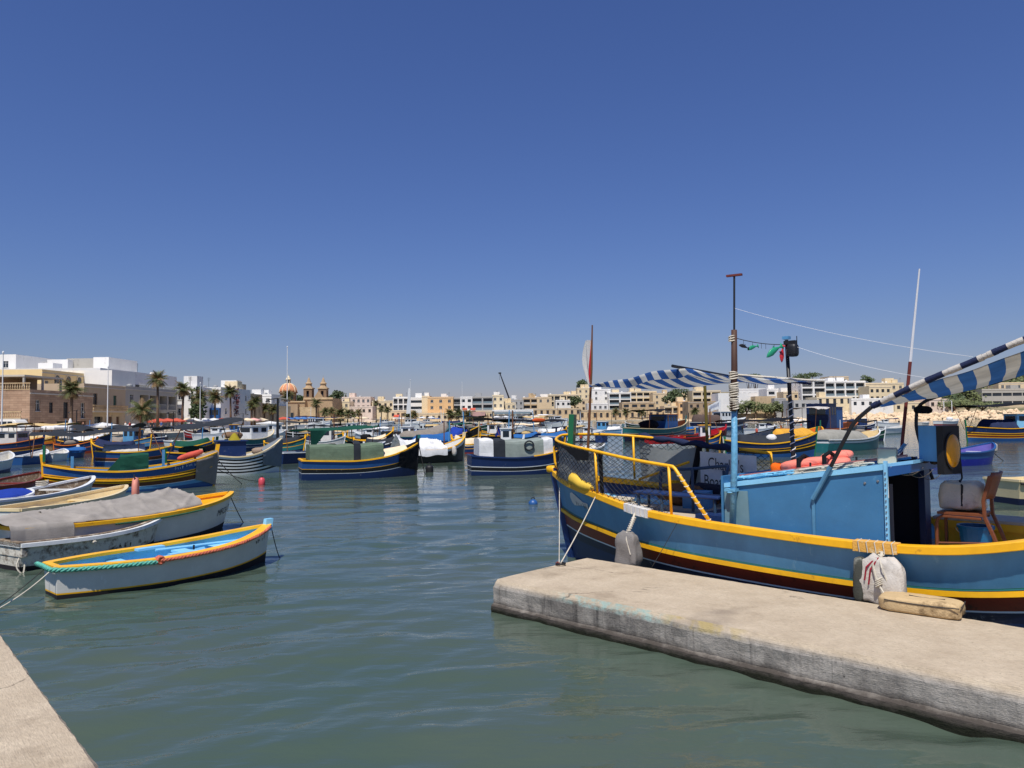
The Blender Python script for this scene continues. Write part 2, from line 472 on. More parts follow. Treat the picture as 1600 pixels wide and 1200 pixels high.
# ------------------------------------------------------------------ concrete
def concrete(name, tide=True):
    m = bpy.data.materials.new(name); m.use_nodes = True
    N = m.node_tree.nodes; K = m.node_tree.links; b = N['Principled BSDF']
    b.inputs['Roughness'].default_value = 0.88; b.inputs['Specular IOR Level'].default_value = 0.25
    tc = N.new('ShaderNodeTexCoord'); ob = tc.outputs['Object']
    sp = N.new('ShaderNodeSeparateXYZ'); K.new(ob, sp.inputs[0])
    def nz(scale, detail=6, stretch=None, rough=0.6):
        t = N.new('ShaderNodeTexNoise'); t.inputs['Scale'].default_value = scale; t.inputs['Detail'].default_value = detail; t.inputs['Roughness'].default_value = rough
        if stretch:
            q = N.new('ShaderNodeMapping'); q.inputs['Scale'].default_value = stretch; K.new(ob, q.inputs['Vector']); K.new(q.outputs[0], t.inputs['Vector'])
        else: K.new(ob, t.inputs['Vector'])
        return t.outputs['Fac']
    def rng(x, a, c, lo=0.0, hi=1.0):
        r = N.new('ShaderNodeMapRange'); r.inputs[1].default_value = a; r.inputs[2].default_value = c; r.inputs[3].default_value = lo; r.inputs[4].default_value = hi
        K.new(x, r.inputs[0]); return r.outputs[0]
    def math_(op, a, c):
        r = N.new('ShaderNodeMath'); r.operation = op
        for i, q in enumerate((a, c)):
            if isinstance(q, (int, float)): r.inputs[i].default_value = q
            else: K.new(q, r.inputs[i])
        return r.outputs[0]
    def mixc(f, a, c, mode='MIX'):
        r = N.new('ShaderNodeMix'); r.data_type = 'RGBA'; r.blend_type = mode
        if isinstance(f, (int, float)): r.inputs[0].default_value = f
        else: K.new(f, r.inputs[0])
        for i, q in ((6, a), (7, c)):
            if isinstance(q, tuple): r.inputs[i].default_value = (*q, 1)
            else: K.new(q, r.inputs[i])
        return r.outputs[2]
    col = mixc(rng(nz(2.4, 10, None, .75), .32, .68), L255(208, 192, 166), L255(180, 163, 138))
    col = mixc(rng(nz(1.1, 10, None, .75), .54, .70, 0, .75), col, L255(146, 130, 108))             # worn brownish patches
    col = mixc(rng(nz(16, 4, (1.2, 9, 9)), .38, .66, 0, .5), col, L255(150, 136, 118))           # broom marks
    col = mixc(rng(nz(45, 2), .66, .74, 0, .5), col, L255(96, 88, 80))                          # pits
    dv = N.new('ShaderNodeTexVoronoi'); dv.feature = 'DISTANCE_TO_EDGE'; dv.inputs['Scale'].default_value = .42
    wv = N.new('ShaderNodeVectorMath'); wv.operation = 'ADD'; wn_ = N.new('ShaderNodeTexNoise'); wn_.inputs['Scale'].default_value = 2.2; wn_.inputs['Detail'].default_value = 8
    K.new(ob, wn_.inputs['Vector']); sc2 = N.new('ShaderNodeVectorMath'); sc2.operation = 'SCALE'; sc2.inputs['Scale'].default_value = .55; K.new(wn_.outputs['Color'], sc2.inputs[0])
    K.new(ob, wv.inputs[0]); K.new(sc2.outputs[0], wv.inputs[1]); K.new(wv.outputs[0], dv.inputs['Vector'])
    col = mixc(math_('MULTIPLY', rng(dv.outputs['Distance'], .006, .001), rng(nz(1.3, 3), .5, .56, 0, .75)), col, L255(92, 82, 72))     # hairline cracks
    col = mixc(rng(nz(.55, 3), .63, .70, 0, .45), col, L255(128, 116, 104))                     # old oil and damp stains
    if tide:
        z = sp.outputs[2]
        below = rng(z, .36, .30)
        side = mixc(rng(nz(1.3, 8, (1, 1, .8)), .3, .7), L255(192, 184, 172), L255(124, 118, 110))
        side = mixc(rng(nz(9, 6, (1.6, 1.6, .22), .7), .5, .8, 0, .55), side, L255(72, 68, 66))
        side = mixc(rng(nz(30, 3), .68, .72, 0, .8), side, L255(40, 38, 36))
        side = mixc(rng(nz(.8, 8, (1, 1, .5), .7), .50, .62, 0, .7), side, L255(88, 84, 80))
        side = mixc(math_('MULTIPLY', rng(nz(14, 4, (1, 1, .08), .6), .55, .68, 0, .6), rng(nz(1.0, 4), .42, .55)), side, L255(58, 56, 54))
        col = mixc(below, col, side)
        wet = math_('ADD', z, math_('MULTIPLY', math_('SUBTRACT', nz(3.0, 8, None, .7), .5), .16))
        col = mixc(rng(wet, .15, .08), col, L255(76, 70, 64))
        col = mixc(rng(wet, .07, .02), col, L255(36, 38, 26))
        edge = math_('MULTIPLY', rng(sp.outputs[1], .075, .055), rng(z, .28, .31))
        along = math_('MULTIPLY', rng(sp.outputs[0], .9, 1.3), rng(sp.outputs[0], 2.6, 2.3))
        pm = math_('MULTIPLY', math_('MULTIPLY', edge, along), rng(nz(9, 8, None, .7), .42, .6, 0, .7))
        col = mixc(pm, col, L255(140, 178, 172))
        along2 = math_('MULTIPLY', rng(sp.outputs[0], 2.4, 2.6), rng(sp.outputs[0], 3.4, 3.1))
        pm2 = math_('MULTIPLY', math_('MULTIPLY', edge, along2), rng(nz(5, 6), .42, .56, 0, .7))
        col = mixc(pm2, col, L255(176, 156, 96))
    K.new(col, b.inputs['Base Color'])
    bp = N.new('ShaderNodeBump'); bp.inputs['Strength'].default_value = 0.8; bp.inputs['Distance'].default_value = 0.014
    hs = math_('ADD', math_('MULTIPLY', nz(24, 3, (.5, 8, 8)), .5), nz(22, 6))
    K.new(hs, bp.inputs['Height']); K.new(bp.outputs[0], b.inputs['Normal'])
    return m

def slab(name, prof, u0, u1, m, step=0.07):
    """long concrete slab: profile (v,z) swept along u with worn, uneven edges; closed at u0 with a worn end"""
    mb = MB(); rings = []
    us = [u0 - .0, u0 + .03] + [u0 + .1 + step * k for k in range(int((u1 - u0) / step))]
    for i, u in enumerate(us):
        r = []
        for j, (v, z) in enumerate(prof):
            nn = noise.noise(Vector((u * 3.1, j * 7.3, z * 4))) * .005 + noise.noise(Vector((u * 13, j * 3.1, 5))) * .006
            zz = z + (nn if -.2 < z < .37 else nn * .25)
            if z < .15: vv = v + nn * 1.6
            else: vv = v + nn * 1.2
            if i == 0 and z > .3: zz = z - .035
            r.append(Vector((u, vv, zz)))
        rings.append(r)
    mb.rings(rings)
    o = mb.build(name, m)
    o.location = OJ; o.rotation_euler = (0, 0, RZJ)
    return o

m_jetty = concrete('jetty_concrete')
prof = [(.0, -.9), (-.03, -.05), (-.035, .04), (-.03, .075), (.006, .10), (.004, .2), (.0, .29), (.012, .335), (.05, .385)]
prof += [(.05 + 1.79 * k / 8, .39) for k in range(1, 8)] + [(1.85, .386), (1.89, .35), (1.885, .1), (1.89, -.9)]
jetty = slab('jetty', prof, 0.0, 13.0, m_jetty)
tag(jetty, 'low weathered concrete jetty beside the large blue and yellow boat', 'jetty')
m_quay = concrete('quay_concrete', False)
prof = [(-4.85, -.9), (-4.86, .3), (-4.868, .35), (-4.9, .392)] + [(-4.9 - .9 * k, .395) for k in range(1, 9)] + [(-13, .35), (-13, -.9)]
quay = struct(slab('quay', prof, -2.7, 13.0, m_quay))
quay.location = (-.033, 8.974, 0); quay.rotation_euler = (0, 0, math.radians(-47.65))

# iron mooring ring on the jetty
mr = thing('mooring_ring', 'rusty iron mooring ring set in the end of the jetty', 'mooring ring', uv_(-.11 + .2, 1.2, .385))
mb = MB(); mb.tube([(0.06 * math.cos(a), 0.06 * math.sin(a), .03) for a in np.linspace(0, 6.283, 15)[:-1]], .012, 6, loop=True); mb.build('ring', blk_metal, mr, True)
mb = MB(); mb.tube([(-.06, 0, 0), (-.06, 0, .035), (-.04, .0, .05), (-.02, 0, .03), (-.02, 0, 0)], .013, 6); mb.build('staple', rust, mr, True)

# ------------------------------------------------------------------ rock armour of the breakwater
def make_rocks():
    mb = MB(); r = random.Random(3)
    def rock(p, s):
        vv = []
        for a in range(2):
            for k in range(5):
                an = 6.283 * (k + .5 * a) / 5
                q = (1.0 if a == 0 else .75) * r.uniform(.7, 1.15)
                vv.append(p + Vector((math.cos(an) * q * s, math.sin(an) * q * s * .8, (-.45 if a == 0 else .3) * s * r.uniform(.6, 1.2))))
        vv.append(p + Vector((r.uniform(-.2, .2) * s, r.uniform(-.2, .2) * s, s * r.uniform(.45, .7))))
        fs = []
        for k in range(5):
            l = (k + 1) % 5
            fs += [(k, l, 5 + k), (l, 5 + l, 5 + k), (5 + k, 5 + l, 10)]
        mb.add(vv, fs)
    for (x, y), (x2, y2), n, hh in [((104, 290), (114, 264), 150, 1.2), ((114, 264), (150, 250), 420, 3.0), ((150, 250), (235, 229), 800, 3.4), ((60, 339), (101, 302), 120, .8)]:
        for k in range(n):
            t = r.random(); w = r.random()
            p = Vector((x + (x2 - x) * t, y + (y2 - y) * t - 5 + w * 8, hh * w * r.uniform(.7, 1.0) - .2))
            rock(p, r.uniform(.5, 1.15))
    m = mat('limestone_rock', L255(222, 196, 160), 0.9, 0.25, scale=.6)
    struct(mb.build('rock_armour', m), 'stuff')
make_rocks()

# ------------------------------------------------------------------ boats
class Boat:
    """a hull in its own frame: x along the keel, z = 0 at the waterline; s runs 0..1 along x, r 0..1 from the keel to the sheer"""
    def __init__(s, name, label, cat, loc, rz, L, zs, hb, rake=(.15, .25), ns=24, zk=-.3, group=None, lean=0.0):
        s.root = thing(name, label, cat, loc, rz, group)
        if lean: s.root.rotation_euler = (lean, 0, rz)
        s.L, s.zs, s.hb, s.rake, s.ns, s.zk = L, zs, hb, rake, ns, zk
        s.transom = hb(0.0) > .05
    def xr(s, t, r):
        x = (t - .5) * s.L
        if t > .5: x -= s.rake[1] * (1 - r) * ((t - .5) * 2) ** 3
        else: x += s.rake[0] * (1 - r) * ((.5 - t) * 2) ** 3
        return x
    def half(s, t, r):
        e = abs(2 * t - 1)
        if s.transom and t < .5: e *= .45
        g0 = .74 - .52 * e ** 2
        return max(0.0, s.hb(t)) * (g0 + (1 - g0) * max(r, 0) ** .8)
    def P(s, t, r, side, inset=0.0, lift=0.0):
        z = s.zk + (s.zs(t) - s.zk) * r
        return Vector((s.xr(t, r), side * max(0.0, s.half(t, r) - inset), z + lift))
    def rz(s, t, z):
        return (z - s.zk) / (s.zs(t) - s.zk)
    def ts(s):
        # finer towards the ends
        return [.5 - .5 * math.cos(math.pi * (k / s.ns)) * (.55) - .45 * (.5 - k / s.ns) for k in range(s.ns + 1)]
    def hull(s, bands, smooth=True):
        """bands: (r at its top, material) from the keel up"""
        mats = []; mb = MB(); rows = [(0.0, None)]
        r0 = 0.0
        for r1, m in bands:
            n = max(1, int((r1 - r0) / .17))
            for k in range(n): rows.append((r0 + (r1 - r0) * (k + 1) / n, m))
            r0 = r1
        for _, m in rows[1:]:
            if m not in mats: mats.append(m)
        T = s.ts()
        for side in (1, -1):
            for j in range(1, len(rows)):
                mb.cur = mats.index(rows[j][1])
                a, b = rows[j - 1][0], rows[j][0]
                vv = [s.P(t, q, side) for t in T for q in (a, b)]
                ff = []
                for i in range(len(T) - 1):
                    f = (2 * i, 2 * i + 2, 2 * i + 3, 2 * i + 1)
                    ff.append(f if side < 0 else f[::-1])
                mb.add(vv, ff)
        if s.transom:
            for j in range(1, len(rows)):
                mb.cur = mats.index(rows[j][1]); a, b = rows[j - 1][0], rows[j][0]
                mb.add([s.P(0, a, 1), s.P(0, a, -1), s.P(0, b, -1), s.P(0, b, 1)], [(0, 1, 2, 3)])
        o = mb.build('hull', mats, s.root, False)
        if smooth:
            bm = bmesh.new(); bm.from_mesh(o.data); bmesh.ops.remove_doubles(bm, verts=bm.verts, dist=.0005)
            for f in bm.faces: f.smooth = True
            for e in bm.edges:
                if len(e.link_faces) == 2 and e.calc_face_angle(0) > .9: e.smooth = False
            bm.to_mesh(o.data); bm.free()
        return o
    def inside(s, zd, m_lin, m_deck, inset=.045):
        mb = MB(); T = s.ts()
        T = [t for t in T if s.zs(t) > zd + .02]
        for side in (1, -1):
            vv = []; 
            for t in T:
                rd = s.rz(t, zd)
                vv += [s.P(t, 1, side, inset, -.01), s.P(t, (1 + rd) / 2, side, inset), s.P(t, rd, side, inset)]
            ff = []
            for i in range(len(T) - 1):
                for k in range(2):
                    f = (3 * i + k, 3 * i + k + 1, 3 * i + k + 4, 3 * i + k + 3)
                    ff.append(f if side > 0 else f[::-1])
            mb.add(vv, ff)
        if s.transom:
            rd = s.rz(0, zd)
            mb.add([s.P(0, 1, 1, inset) + Vector((.04, 0, 0)), s.P(0, 1, -1, inset) + Vector((.04, 0, 0)), s.P(0, rd, -1, inset) + Vector((.04, 0, 0)), s.P(0, rd, 1, inset) + Vector((.04, 0, 0))], [(0, 1, 2, 3)])
        mb.build('lining', m_lin, s.root, True)
        mb = MB(); vv = []
        for t in T:
            rd = s.rz(t, zd)
            for q in (-1, -.5, 0, .5, 1):
                p = s.P(t, rd, 1, inset); vv.append(Vector((p.x, p.y * q, zd)))
        ff = [(5 * i + k, 5 * i + k + 5, 5 * i + k + 6, 5 * i + k + 1) for i in range(len(T) - 1) for k in range(4)]
        mb.add(vv, ff); mb.build('deck', m_deck, s.root)
    def strip(s, name, m, r, out=.03, inn=.06, hz=.035, t0=0.0, t1=1.0, lift=0.0, sides=(1, -1), n=None):
        """a plank of rectangular section bent along the hull at level r"""
        mb = MB(); n = n or s.ns
        T = [t for t in s.ts() if t0 <= t <= t1]
        if T[0] > t0: T = [t0] + T
        if T[-1] < t1: T = T + [t1]
        for side in sides:
            rs = []
            for i, t in enumerate(T):
                p = s.P(t, r, side)
                a = s.P(max(0, t - .01), r, side); b = s.P(min(1, t + .01), r, side)
                d = (b - a); d.z = 0
                if d.length < 1e-6: d = Vector((1, 0, 0))
                d.normalize()
                nrm = Vector((d.y, -d.x, 0)) if side < 0 else Vector((-d.y, d.x, 0))
                if t < .004 or t > .996: nrm = Vector((0, side, 0)) * .6 + nrm * .4
                p = p + Vector((0, 0, lift))
                q = [p + nrm * out + Vector((0, 0, -hz)), p + nrm * out + Vector((0, 0, hz)), p - nrm * inn + Vector((0, 0, hz)), p - nrm * inn + Vector((0, 0, -hz))]
                if inn > out:
                    for w in (2, 3):
                        if q[w].y * side < 0: q[w].y = 0.001 * side
                rs.append(q if side < 0 else q[::-1])
            mb.rings(rs)
        if s.transom and t0 == 0.0 and len(sides) == 2:
            a, b = s.P(0, r, 1), s.P(0, r, -1)
            mb.box(((a.x + b.x) / 2 + .02, 0, a.z + lift), (.09, a.y * 2, hz * 2.1))
        return mb.build(name, m, s.root)
    def post(s, end, h, m, w=.07, d=.12, name='stem_post', lean=.15, r0=0.0):
        mb = MB(); rs = []
        sg = 1 if end else -1
        pts = [s.P(end, r, 1) for r in np.linspace(r0, 1, 6)]
        if h > 0: pts.append(pts[-1] + Vector((sg * lean * h, 0, h)))
        for k, p in enumerate(pts):
            p = Vector((p.x, 0, p.z)); ww = w * (1 if k < 6 else .85)
            rs.append([p + Vector((-sg * d, -ww / 2, 0)), p + Vector((sg * .03, -ww / 2, 0)), p + Vector((sg * .03, ww / 2, 0)), p + Vector((-sg * d, ww / 2, 0))][::sg])
        mb.rings(rs); return mb.build(name, m, s.root)
    def thwart(s, t, m, z, w=.2, inset=.05, name='thwart'):
        r = s.rz(t, z); h = s.half(t, r) - inset
        return MB().box(((t - .5) * s.L, 0, z), (w, 2 * h, .035)).build(name, m, s.root)
    def cover(s, t0, t1, h, m, p=3.0, over=1.03, drop=.12, nz=.02, seed=0, ends=True, hprof=None, name='cover', n=26, fold=0.0):
        """sheet drawn over the boat from rail to rail"""
        mb = MB(); rs = []; nt = n; na = 44 if fold else 22
        for i in range(nt + 1):
            t = t0 + (t1 - t0) * i / nt
            hh = h * (hprof(i / nt) if hprof else 1.0)
            r = []
            for k in range(na + 1):
                q = -1 + 2 * k / na
                qa = abs(q)
                y = s.hb(t) * over * (math.copysign(min(1, qa * 1.12), q))
                if qa > .9: z = s.zs(t) - drop * (qa - .9) / .1
                else: z = s.zs(t) + .03 + hh * (1 - (qa / .9) ** p)
                x = (t - .5) * s.L
                nn = .7 * noise.noise(Vector((x * 1.7 + seed, y * 2.1, seed * 3.1))) + 1.0 * (.28 - abs(noise.noise(Vector((x * 2.6 + y * 1.5 + seed, y * 1.2 - x * .4, z * 1.5 + seed))))) + .25 * noise.noise(Vector((x * 7 + seed, y * 7, z * 5)))
                if fold:
                    w1 = noise.noise(Vector((x * 1.1 + y * 1.6 + seed, y * .5 - x * .5, seed))); w2 = noise.noise(Vector((x * 2.4 - y * 2.0, y * 1.0 + x * .8 + seed, 3)))
                    z += fold * (.42 - 1.6 * abs(w1)) + fold * .55 * (.4 - 1.5 * abs(w2))
                r.append(Vector((x + nn * nz * .3, y + nn * nz * (1 if qa > .5 else .3) * math.copysign(1, y), z + nn * nz * (1.0 if qa < .85 else .4))))
            rs.append(r)
        if ends:
            for e, src in ((0, rs[0]), (-1, rs[-1])):
                sg = -1 if e == 0 else 1
                t = t0 if e == 0 else t1
                fl = [Vector((p.x + sg * .06, p.y * .97, min(p.z, s.zs(t) + .02))) for p in src]
                if e == 0: rs.insert(0, fl)
                else: rs.append(fl)
        mb.rings(rs, closed=False)
        return mb.build(name, m, s.root, True)
    def tarpaulin(s, t0, t1, h, m, over, drop, hprof, seed=0, nt=90, na=44, amp=.03, name='tarpaulin'):
        """stiff canvas over a ridge, with long sharp folds running from the ridge down to (or over) the rails"""
        mb = MB()
        def fn(a, b):
            t = t0 + (t1 - t0) * a; hh = h * hprof(a); q = 2 * b - 1; qa = abs(q); x = (t - .5) * s.L
            y = s.hb(max(t, 0)) * over * min(1, qa * 1.06) * (1 if q > 0 else -1)
            z = s.zs(t) + .04 + hh * (1 - qa) ** .9
            if qa > .94 and drop: z = s.zs(t) + .04 - (drop + .05 * math.sin(x * 5)) * (qa - .94) / .06
            w = noise.noise(Vector((x * .9 + seed, y * .8, seed)))
            f1 = (1 - abs(math.sin(1.9 * x + 2.6 * y + 3.2 * w + seed))) ** 3; f2 = (1 - abs(math.sin(1.1 * x - 3.4 * y + 4.0 * w + 2 * seed))) ** 4
            f3 = (1 - abs(math.sin(4.3 * x + 1.2 * y - 3.0 * w))) ** 5
            k = amp * (f1 * 1.2 + f2 * 1.0 + f3 * .5 + w * 1.2) * (1.0 if qa < .9 else .3)
            return Vector((x + .2 * k, y * (1 + (k * .5 if drop else 0)), z + k))
        mb.grid(fn, nt, na)
        return mb.build(name, m, s.root, True)
    def tent(s, t0, t1, h, m, y=.96, nz=.012, seed=0, ends=(1, 1), name='tent', lip=.02):
        """canvas on a frame: upright sides, almost flat top"""
        mb = MB(); rs = []; nt = max(6, int((t1 - t0) * s.L / .16))
        prof = [(1.0, 0), (.995, .2), (.99, .4), (.985, .6), (.975, .8), (.95, .94), (.88, 1.0), (.6, 1.03), (.3, 1.05), (0, 1.06)]
        prof = prof + [(-a, b) for a, b in prof[-2::-1]]
        hm = max(s.hb(t0 + (t1 - t0) * k / 8) for k in range(9))
        for i in range(nt + 1):
            t = t0 + (t1 - t0) * i / nt; x = (t - .5) * s.L; r = []
            for a, b in prof:
                hw = min(s.hb(t), hm) * y
                nn = noise.noise(Vector((x * 2.3 + seed, a * 3, b * 2.5 + seed))) + .7 * abs(noise.noise(Vector((x * 6 + b * 3, a * 2 + seed, b * 1.5))))
                zt = s.zs((t0 + t1) / 2) * .5 + s.zs(t) * .5 + h
                r.append(Vector((x + .015 * b * math.sin(i), a * hw + nn * nz * (1 if a > 0 else -1) * (1 if abs(a) > .8 else 0), (s.zs(t) + lip) * (1 - b) + zt * b + (nn * nz * .8 - .02 * math.sin(i * 1.1) if b > .9 else 0))))
            rs.append(r)
        mb.rings(rs, closed=False)
        for e, src in ((0, rs[0]), (1, rs[-1])):
            if ends[e]:
                n = len(src); mb.add(src, [tuple(range(n))] if e else [tuple(range(n - 1, -1, -1))])
        return mb.build(name, m, s.root, False)
    def bowcloth(s, t0, m, r0=.3, seed=0, name='bow_cloth'):
        mb = MB()
        def fn(a, b):
            t = t0 + (1 - t0) * a; q = abs(2 * b - 1); side = 1 if b > .5 else -1
            r = 1.07 - q * (1.07 - r0 - .25 * (1 - a)); p = s.P(t, min(r, 1), side)
            nn = noise.noise(Vector((a * 5 + seed, b * 9, seed))) + .6 * noise.noise(Vector((a * 13, b * 17, seed)))
            w = .045 + .02 * nn
            y = p.y + side * w if q > .12 else p.y * q / .12
            return Vector((p.x + (.05 if a > .97 else 0) * 1, y, p.z + (.10 if r > 1 else 0) + .02 * nn))
        mb.grid(fn, 16, 28); return mb.build(name, m, s.root, True)
    def awning(s, x0, x1, w0, w1, z0, z1, m, sag=.1, crown=.08, seed=0, posts=True, name='awning', pm=None, edge=.06, base=None):
        """cloth stretched on poles: from x0 to x1, with half widths and heights at both ends"""
        mb = MB(); nu, nv = 22, 12
        def fn(a, b):
            q = b * 2 - 1
            w = w0 + (w1 - w0) * a
            z = z0 + (z1 - z0) * a - sag * math.sin(math.pi * a) * (.6 + .4 * math.sin(math.pi * 3 * a + seed)) + crown * (1 - q * q)
            x = x0 + (x1 - x0) * a
            nn = noise.noise(Vector((x * 1.3 + seed, q * w * 2, seed)))
            z += nn * .05
            if abs(q) > .97: z -= edge * (1 + .8 * noise.noise(Vector((x * 3, seed, q))))
            return Vector((x, q * w * (1 - .04 * math.sin(math.pi * a)), z))
        mb.grid(fn, nu, nv)
        o = mb.build(name, m, s.root, True)
        if posts:
            for x, w, z in ((x0, w0, z0), (x1, w1, z1)):
                for q in (-1, 1):
                    t = min(max(x / s.L + .5, .03), .97)
                    yb = min(w, max(.02, s.hb(t) - .05))
                    zb = (s.zs(t) - .25) if base is None else base
                    MB().tube([(x, q * yb, zb), (x, q * w * .97, z + .02)], .022, 6).build('awning_post', pm or wood_pole, s.root)
        return o
    def cabin(s, x0, x1, w, z0, z1, m, roof=None, glass=True, over=.08):
        c = MB().bb(x0, x1, -w, w, z0, z1).build('cabin', m, s.root)
        MB().bb(x0 - over, x1 + over, -w - over, w + over, z1, z1 + .05).build('roof', roof or m, c)
        if glass:
            h = (z1 - z0)
            for q in (-1, 1):
                n = max(1, int((x1 - x0) / .6))
                for k in range(n):
                    xa = x0 + (x1 - x0) * (k + .2) / n; xb = x0 + (x1 - x0) * (k + .8) / n
                    MB().bb(xa, xb, q * w - .012, q * w + .012, z0 + h * .55, z0 + h * .88).build('window', glass_dark, c)
            for xx in (x0, x1):
                MB().bb(xx - .012, xx + .012, -w * .75, w * .75, z0 + h * .55, z0 + h * .88).build('window', glass_dark, c)
        return c
    def outboard(s, m=None, t=0.0):
        x = -s.L / 2 - .08
        z = s.zs(0)
        h = MB().box((x, 0, z + .2), (.26, .22, .34)).build('outboard_motor', m or blk_metal, s.root)
        b = h.modifiers.new('b', 'BEVEL'); b.width = .06; b.segments = 3
        MB().box((x, 0, z - .2), (.1, .07, .6)).build('motor_leg', blk_metal, h)
    def world(s, p):
        return Matrix.Translation(s.root.location) @ Matrix.Rotation(s.root.rotation_euler.z, 4, 'Z') @ Vector(p)
    def letters(s, body, size, t0, r, side, m, lift=.006):
        """lettering painted on the hull"""
        z0 = s.zk + (s.zs(t0) - s.zk) * r
        sl = (s.zs(min(1, t0 + .05)) - s.zs(t0)) / (.05 * s.L) * r
        def fn(x, y):
            xx = x if side < 0 else -x
            t = min(max(t0 + xx / s.L, 0.01), .99)
            z = z0 + y + sl * xx
            rr = s.rz(t, z)
            p = s.P(t, rr, side); q = s.P(min(1, t + .01), rr, side) - s.P(max(0, t - .01), rr, side)
            nrm = Vector((q.y, -q.x, 0)); nrm.normalize()
            if nrm.y * side < 0: nrm = -nrm
            return p + nrm * (lift + .004)
        return text_part(body, size, fn, m, s.root)

def marks(boat, t0, r, side, n, size, m, seed=0, lift=.008):
    """worn hand painted characters, too faded to read: short slanting strokes on the hull"""
    rr = random.Random(seed); mb = MB(); x = 0.0
    z0 = boat.zk + (boat.zs(t0) - boat.zk) * r; sl = (boat.zs(min(1, t0 + .05)) - boat.zs(t0)) / (.05 * boat.L) * r
    def pt(xx, y):
        t = min(max(t0 + xx / boat.L, .01), .99); z = z0 + y + sl * xx; q = boat.P(t, boat.rz(t, z), side); return q + Vector((0, side * lift, 0))
    for k in range(n):
        for j in range(rr.choice((1, 2, 2, 3))):
            a = x + rr.uniform(0, size * .5); y0 = rr.uniform(0, size * .3); y1 = y0 + rr.uniform(.35, .75) * size; s = rr.uniform(-.25, .3) * size; w = size * .11
            mb.add([pt(a, y0), pt(a + w, y0), pt(a + s + w, y1), pt(a + s, y1)], [(0, 1, 2, 3)])
        x += size * .75
    return struct(mb.build('faded_lettering', m, boat.root), 'stuff')
glass_dark = mat('dark_glass', L255(34, 44, 54), 0.12, 0.15)

def wbox(mb, c, size, n=8, ex=4.0, wr=.015, seed=0, taper=0.0):
    """soft stuffed block: a rounded box with wrinkles"""
    nu, nv = 2 * n, n
    c = Vector(c); rs = []
    f = lambda w, e: math.copysign(abs(w) ** (2 / e), w)
    for j in range(nv + 1):
        ph = -math.pi / 2 + math.pi * j / nv
        r = []
        for k in range(nu):
            th = 2 * math.pi * k / nu
            p = Vector((f(math.cos(ph), ex) * f(math.cos(th), ex) * size[0] / 2, f(math.cos(ph), ex) * f(math.sin(th), ex) * size[1] / 2, f(math.sin(ph), ex) * size[2] / 2))
            nn = noise.noise(p * 6 + Vector((seed, seed, 0))) + .9 * (.35 - abs(noise.noise(p * 9 + Vector((seed, 3, 0))))) + .3 * noise.noise(p * 24 + Vector((seed, 0, 0)))
            p = p * (1 + nn * wr / max(.1, p.length))
            if taper and p.z > 0:
                k_ = 1 - taper * (p.z / (size[2] / 2)) ** 2; p = Vector((p.x * k_, p.y * k_, p.z))
            r.append(c + p)
        rs.append(r)
    mb.rings(rs)
    return mb

def sag_line(a, b, sag, n=14):
    a, b = Vector(a), Vector(b)
    return [a.lerp(b, k / n) + Vector((0, 0, -sag * 4 * (k / n) * (1 - k / n))) for k in range(n + 1)]

def rope(a, b, sag, m, label, r=.008, name='mooring_rope', n=16, group=None):
    return tag(MB().tube(sag_line(a, b, sag, n), r, 5).build(name, m, None, True), label, 'rope', group)

def twisted(mb, pts, r, pitch=.12, strands=3, n=5):
    """laid rope: strands wound round a line"""
    pts = [Vector(p) for p in pts]
    # resample
    out = []; acc = 0
    for i in range(len(pts) - 1):
        a, b = pts[i], pts[i + 1]; l = (b - a).length; k = max(1, int(l / (pitch / 6)))
        for j in range(k):
            out.append((a.lerp(b, j / k), acc + l * j / k, (b - a).normalized()))
        acc += l
    for st in range(strands):
        q = []
        for p, d, t in out:
            a = t.cross(Vector((0, 0, 1)));
            if a.length < .01: a = Vector((1, 0, 0))
            a.normalize(); b = a.cross(t)
            an = 2 * math.pi * (d / pitch + st / strands)
            q.append(p + (a * math.cos(an) + b * math.sin(an)) * r * .62)
        mb.tube(q, r * .5, n)

# ------------------------------------------------------------------ the large boat moored behind the jetty
UC, VC = 2.4, 3.45
LU = 8.7
_u = [-1.95, -1.2, -.31, .7, 1.83, 3.63, 4.5, 5.14, 6.0, 6.75]
_z = [1.40, 1.29, 1.19, 1.05, .98, .93, .97, 1.08, 1.28, 1.45]
_h = [0, .52, .93, 1.22, 1.33, 1.34, 1.31, 1.17, .72, 0]
fz, fh = herm(_u, _z), herm(_u, _h)
big = Boat('fishing_boat', 'large sky blue fishing boat with thick yellow gunwale moored along the jetty', 'boat', uv_(UC, VC), RZJ, LU,
           lambda t: fz(-1.95 + LU * t), lambda t: fh(-1.95 + LU * t), rake=(.45, .4), ns=64)
def bl(u, v, z): return Vector((u - UC, v - VC, z))
big.hull([(.40, P_deep), (.485, P_navy), (.50, P_white), (.62, P_red), (.665, P_red), (.683, P_green), (1.0, P_hull)])
big.strip('rubbing_strake', P_yel, .64, out=.03, inn=.005, hz=.028)
big.strip('green_line', P_teal, .672, out=.006, inn=.002, hz=.008)
gw = big.strip('gunwale', P_yel, 1.0, out=.045, inn=.085, hz=.045, lift=.01)
bv = gw.modifiers.new('b', 'BEVEL'); bv.width = .008; bv.segments = 2; bv.limit_method = 'ANGLE'
big.inside(.70, P_lblue, wood_deck)
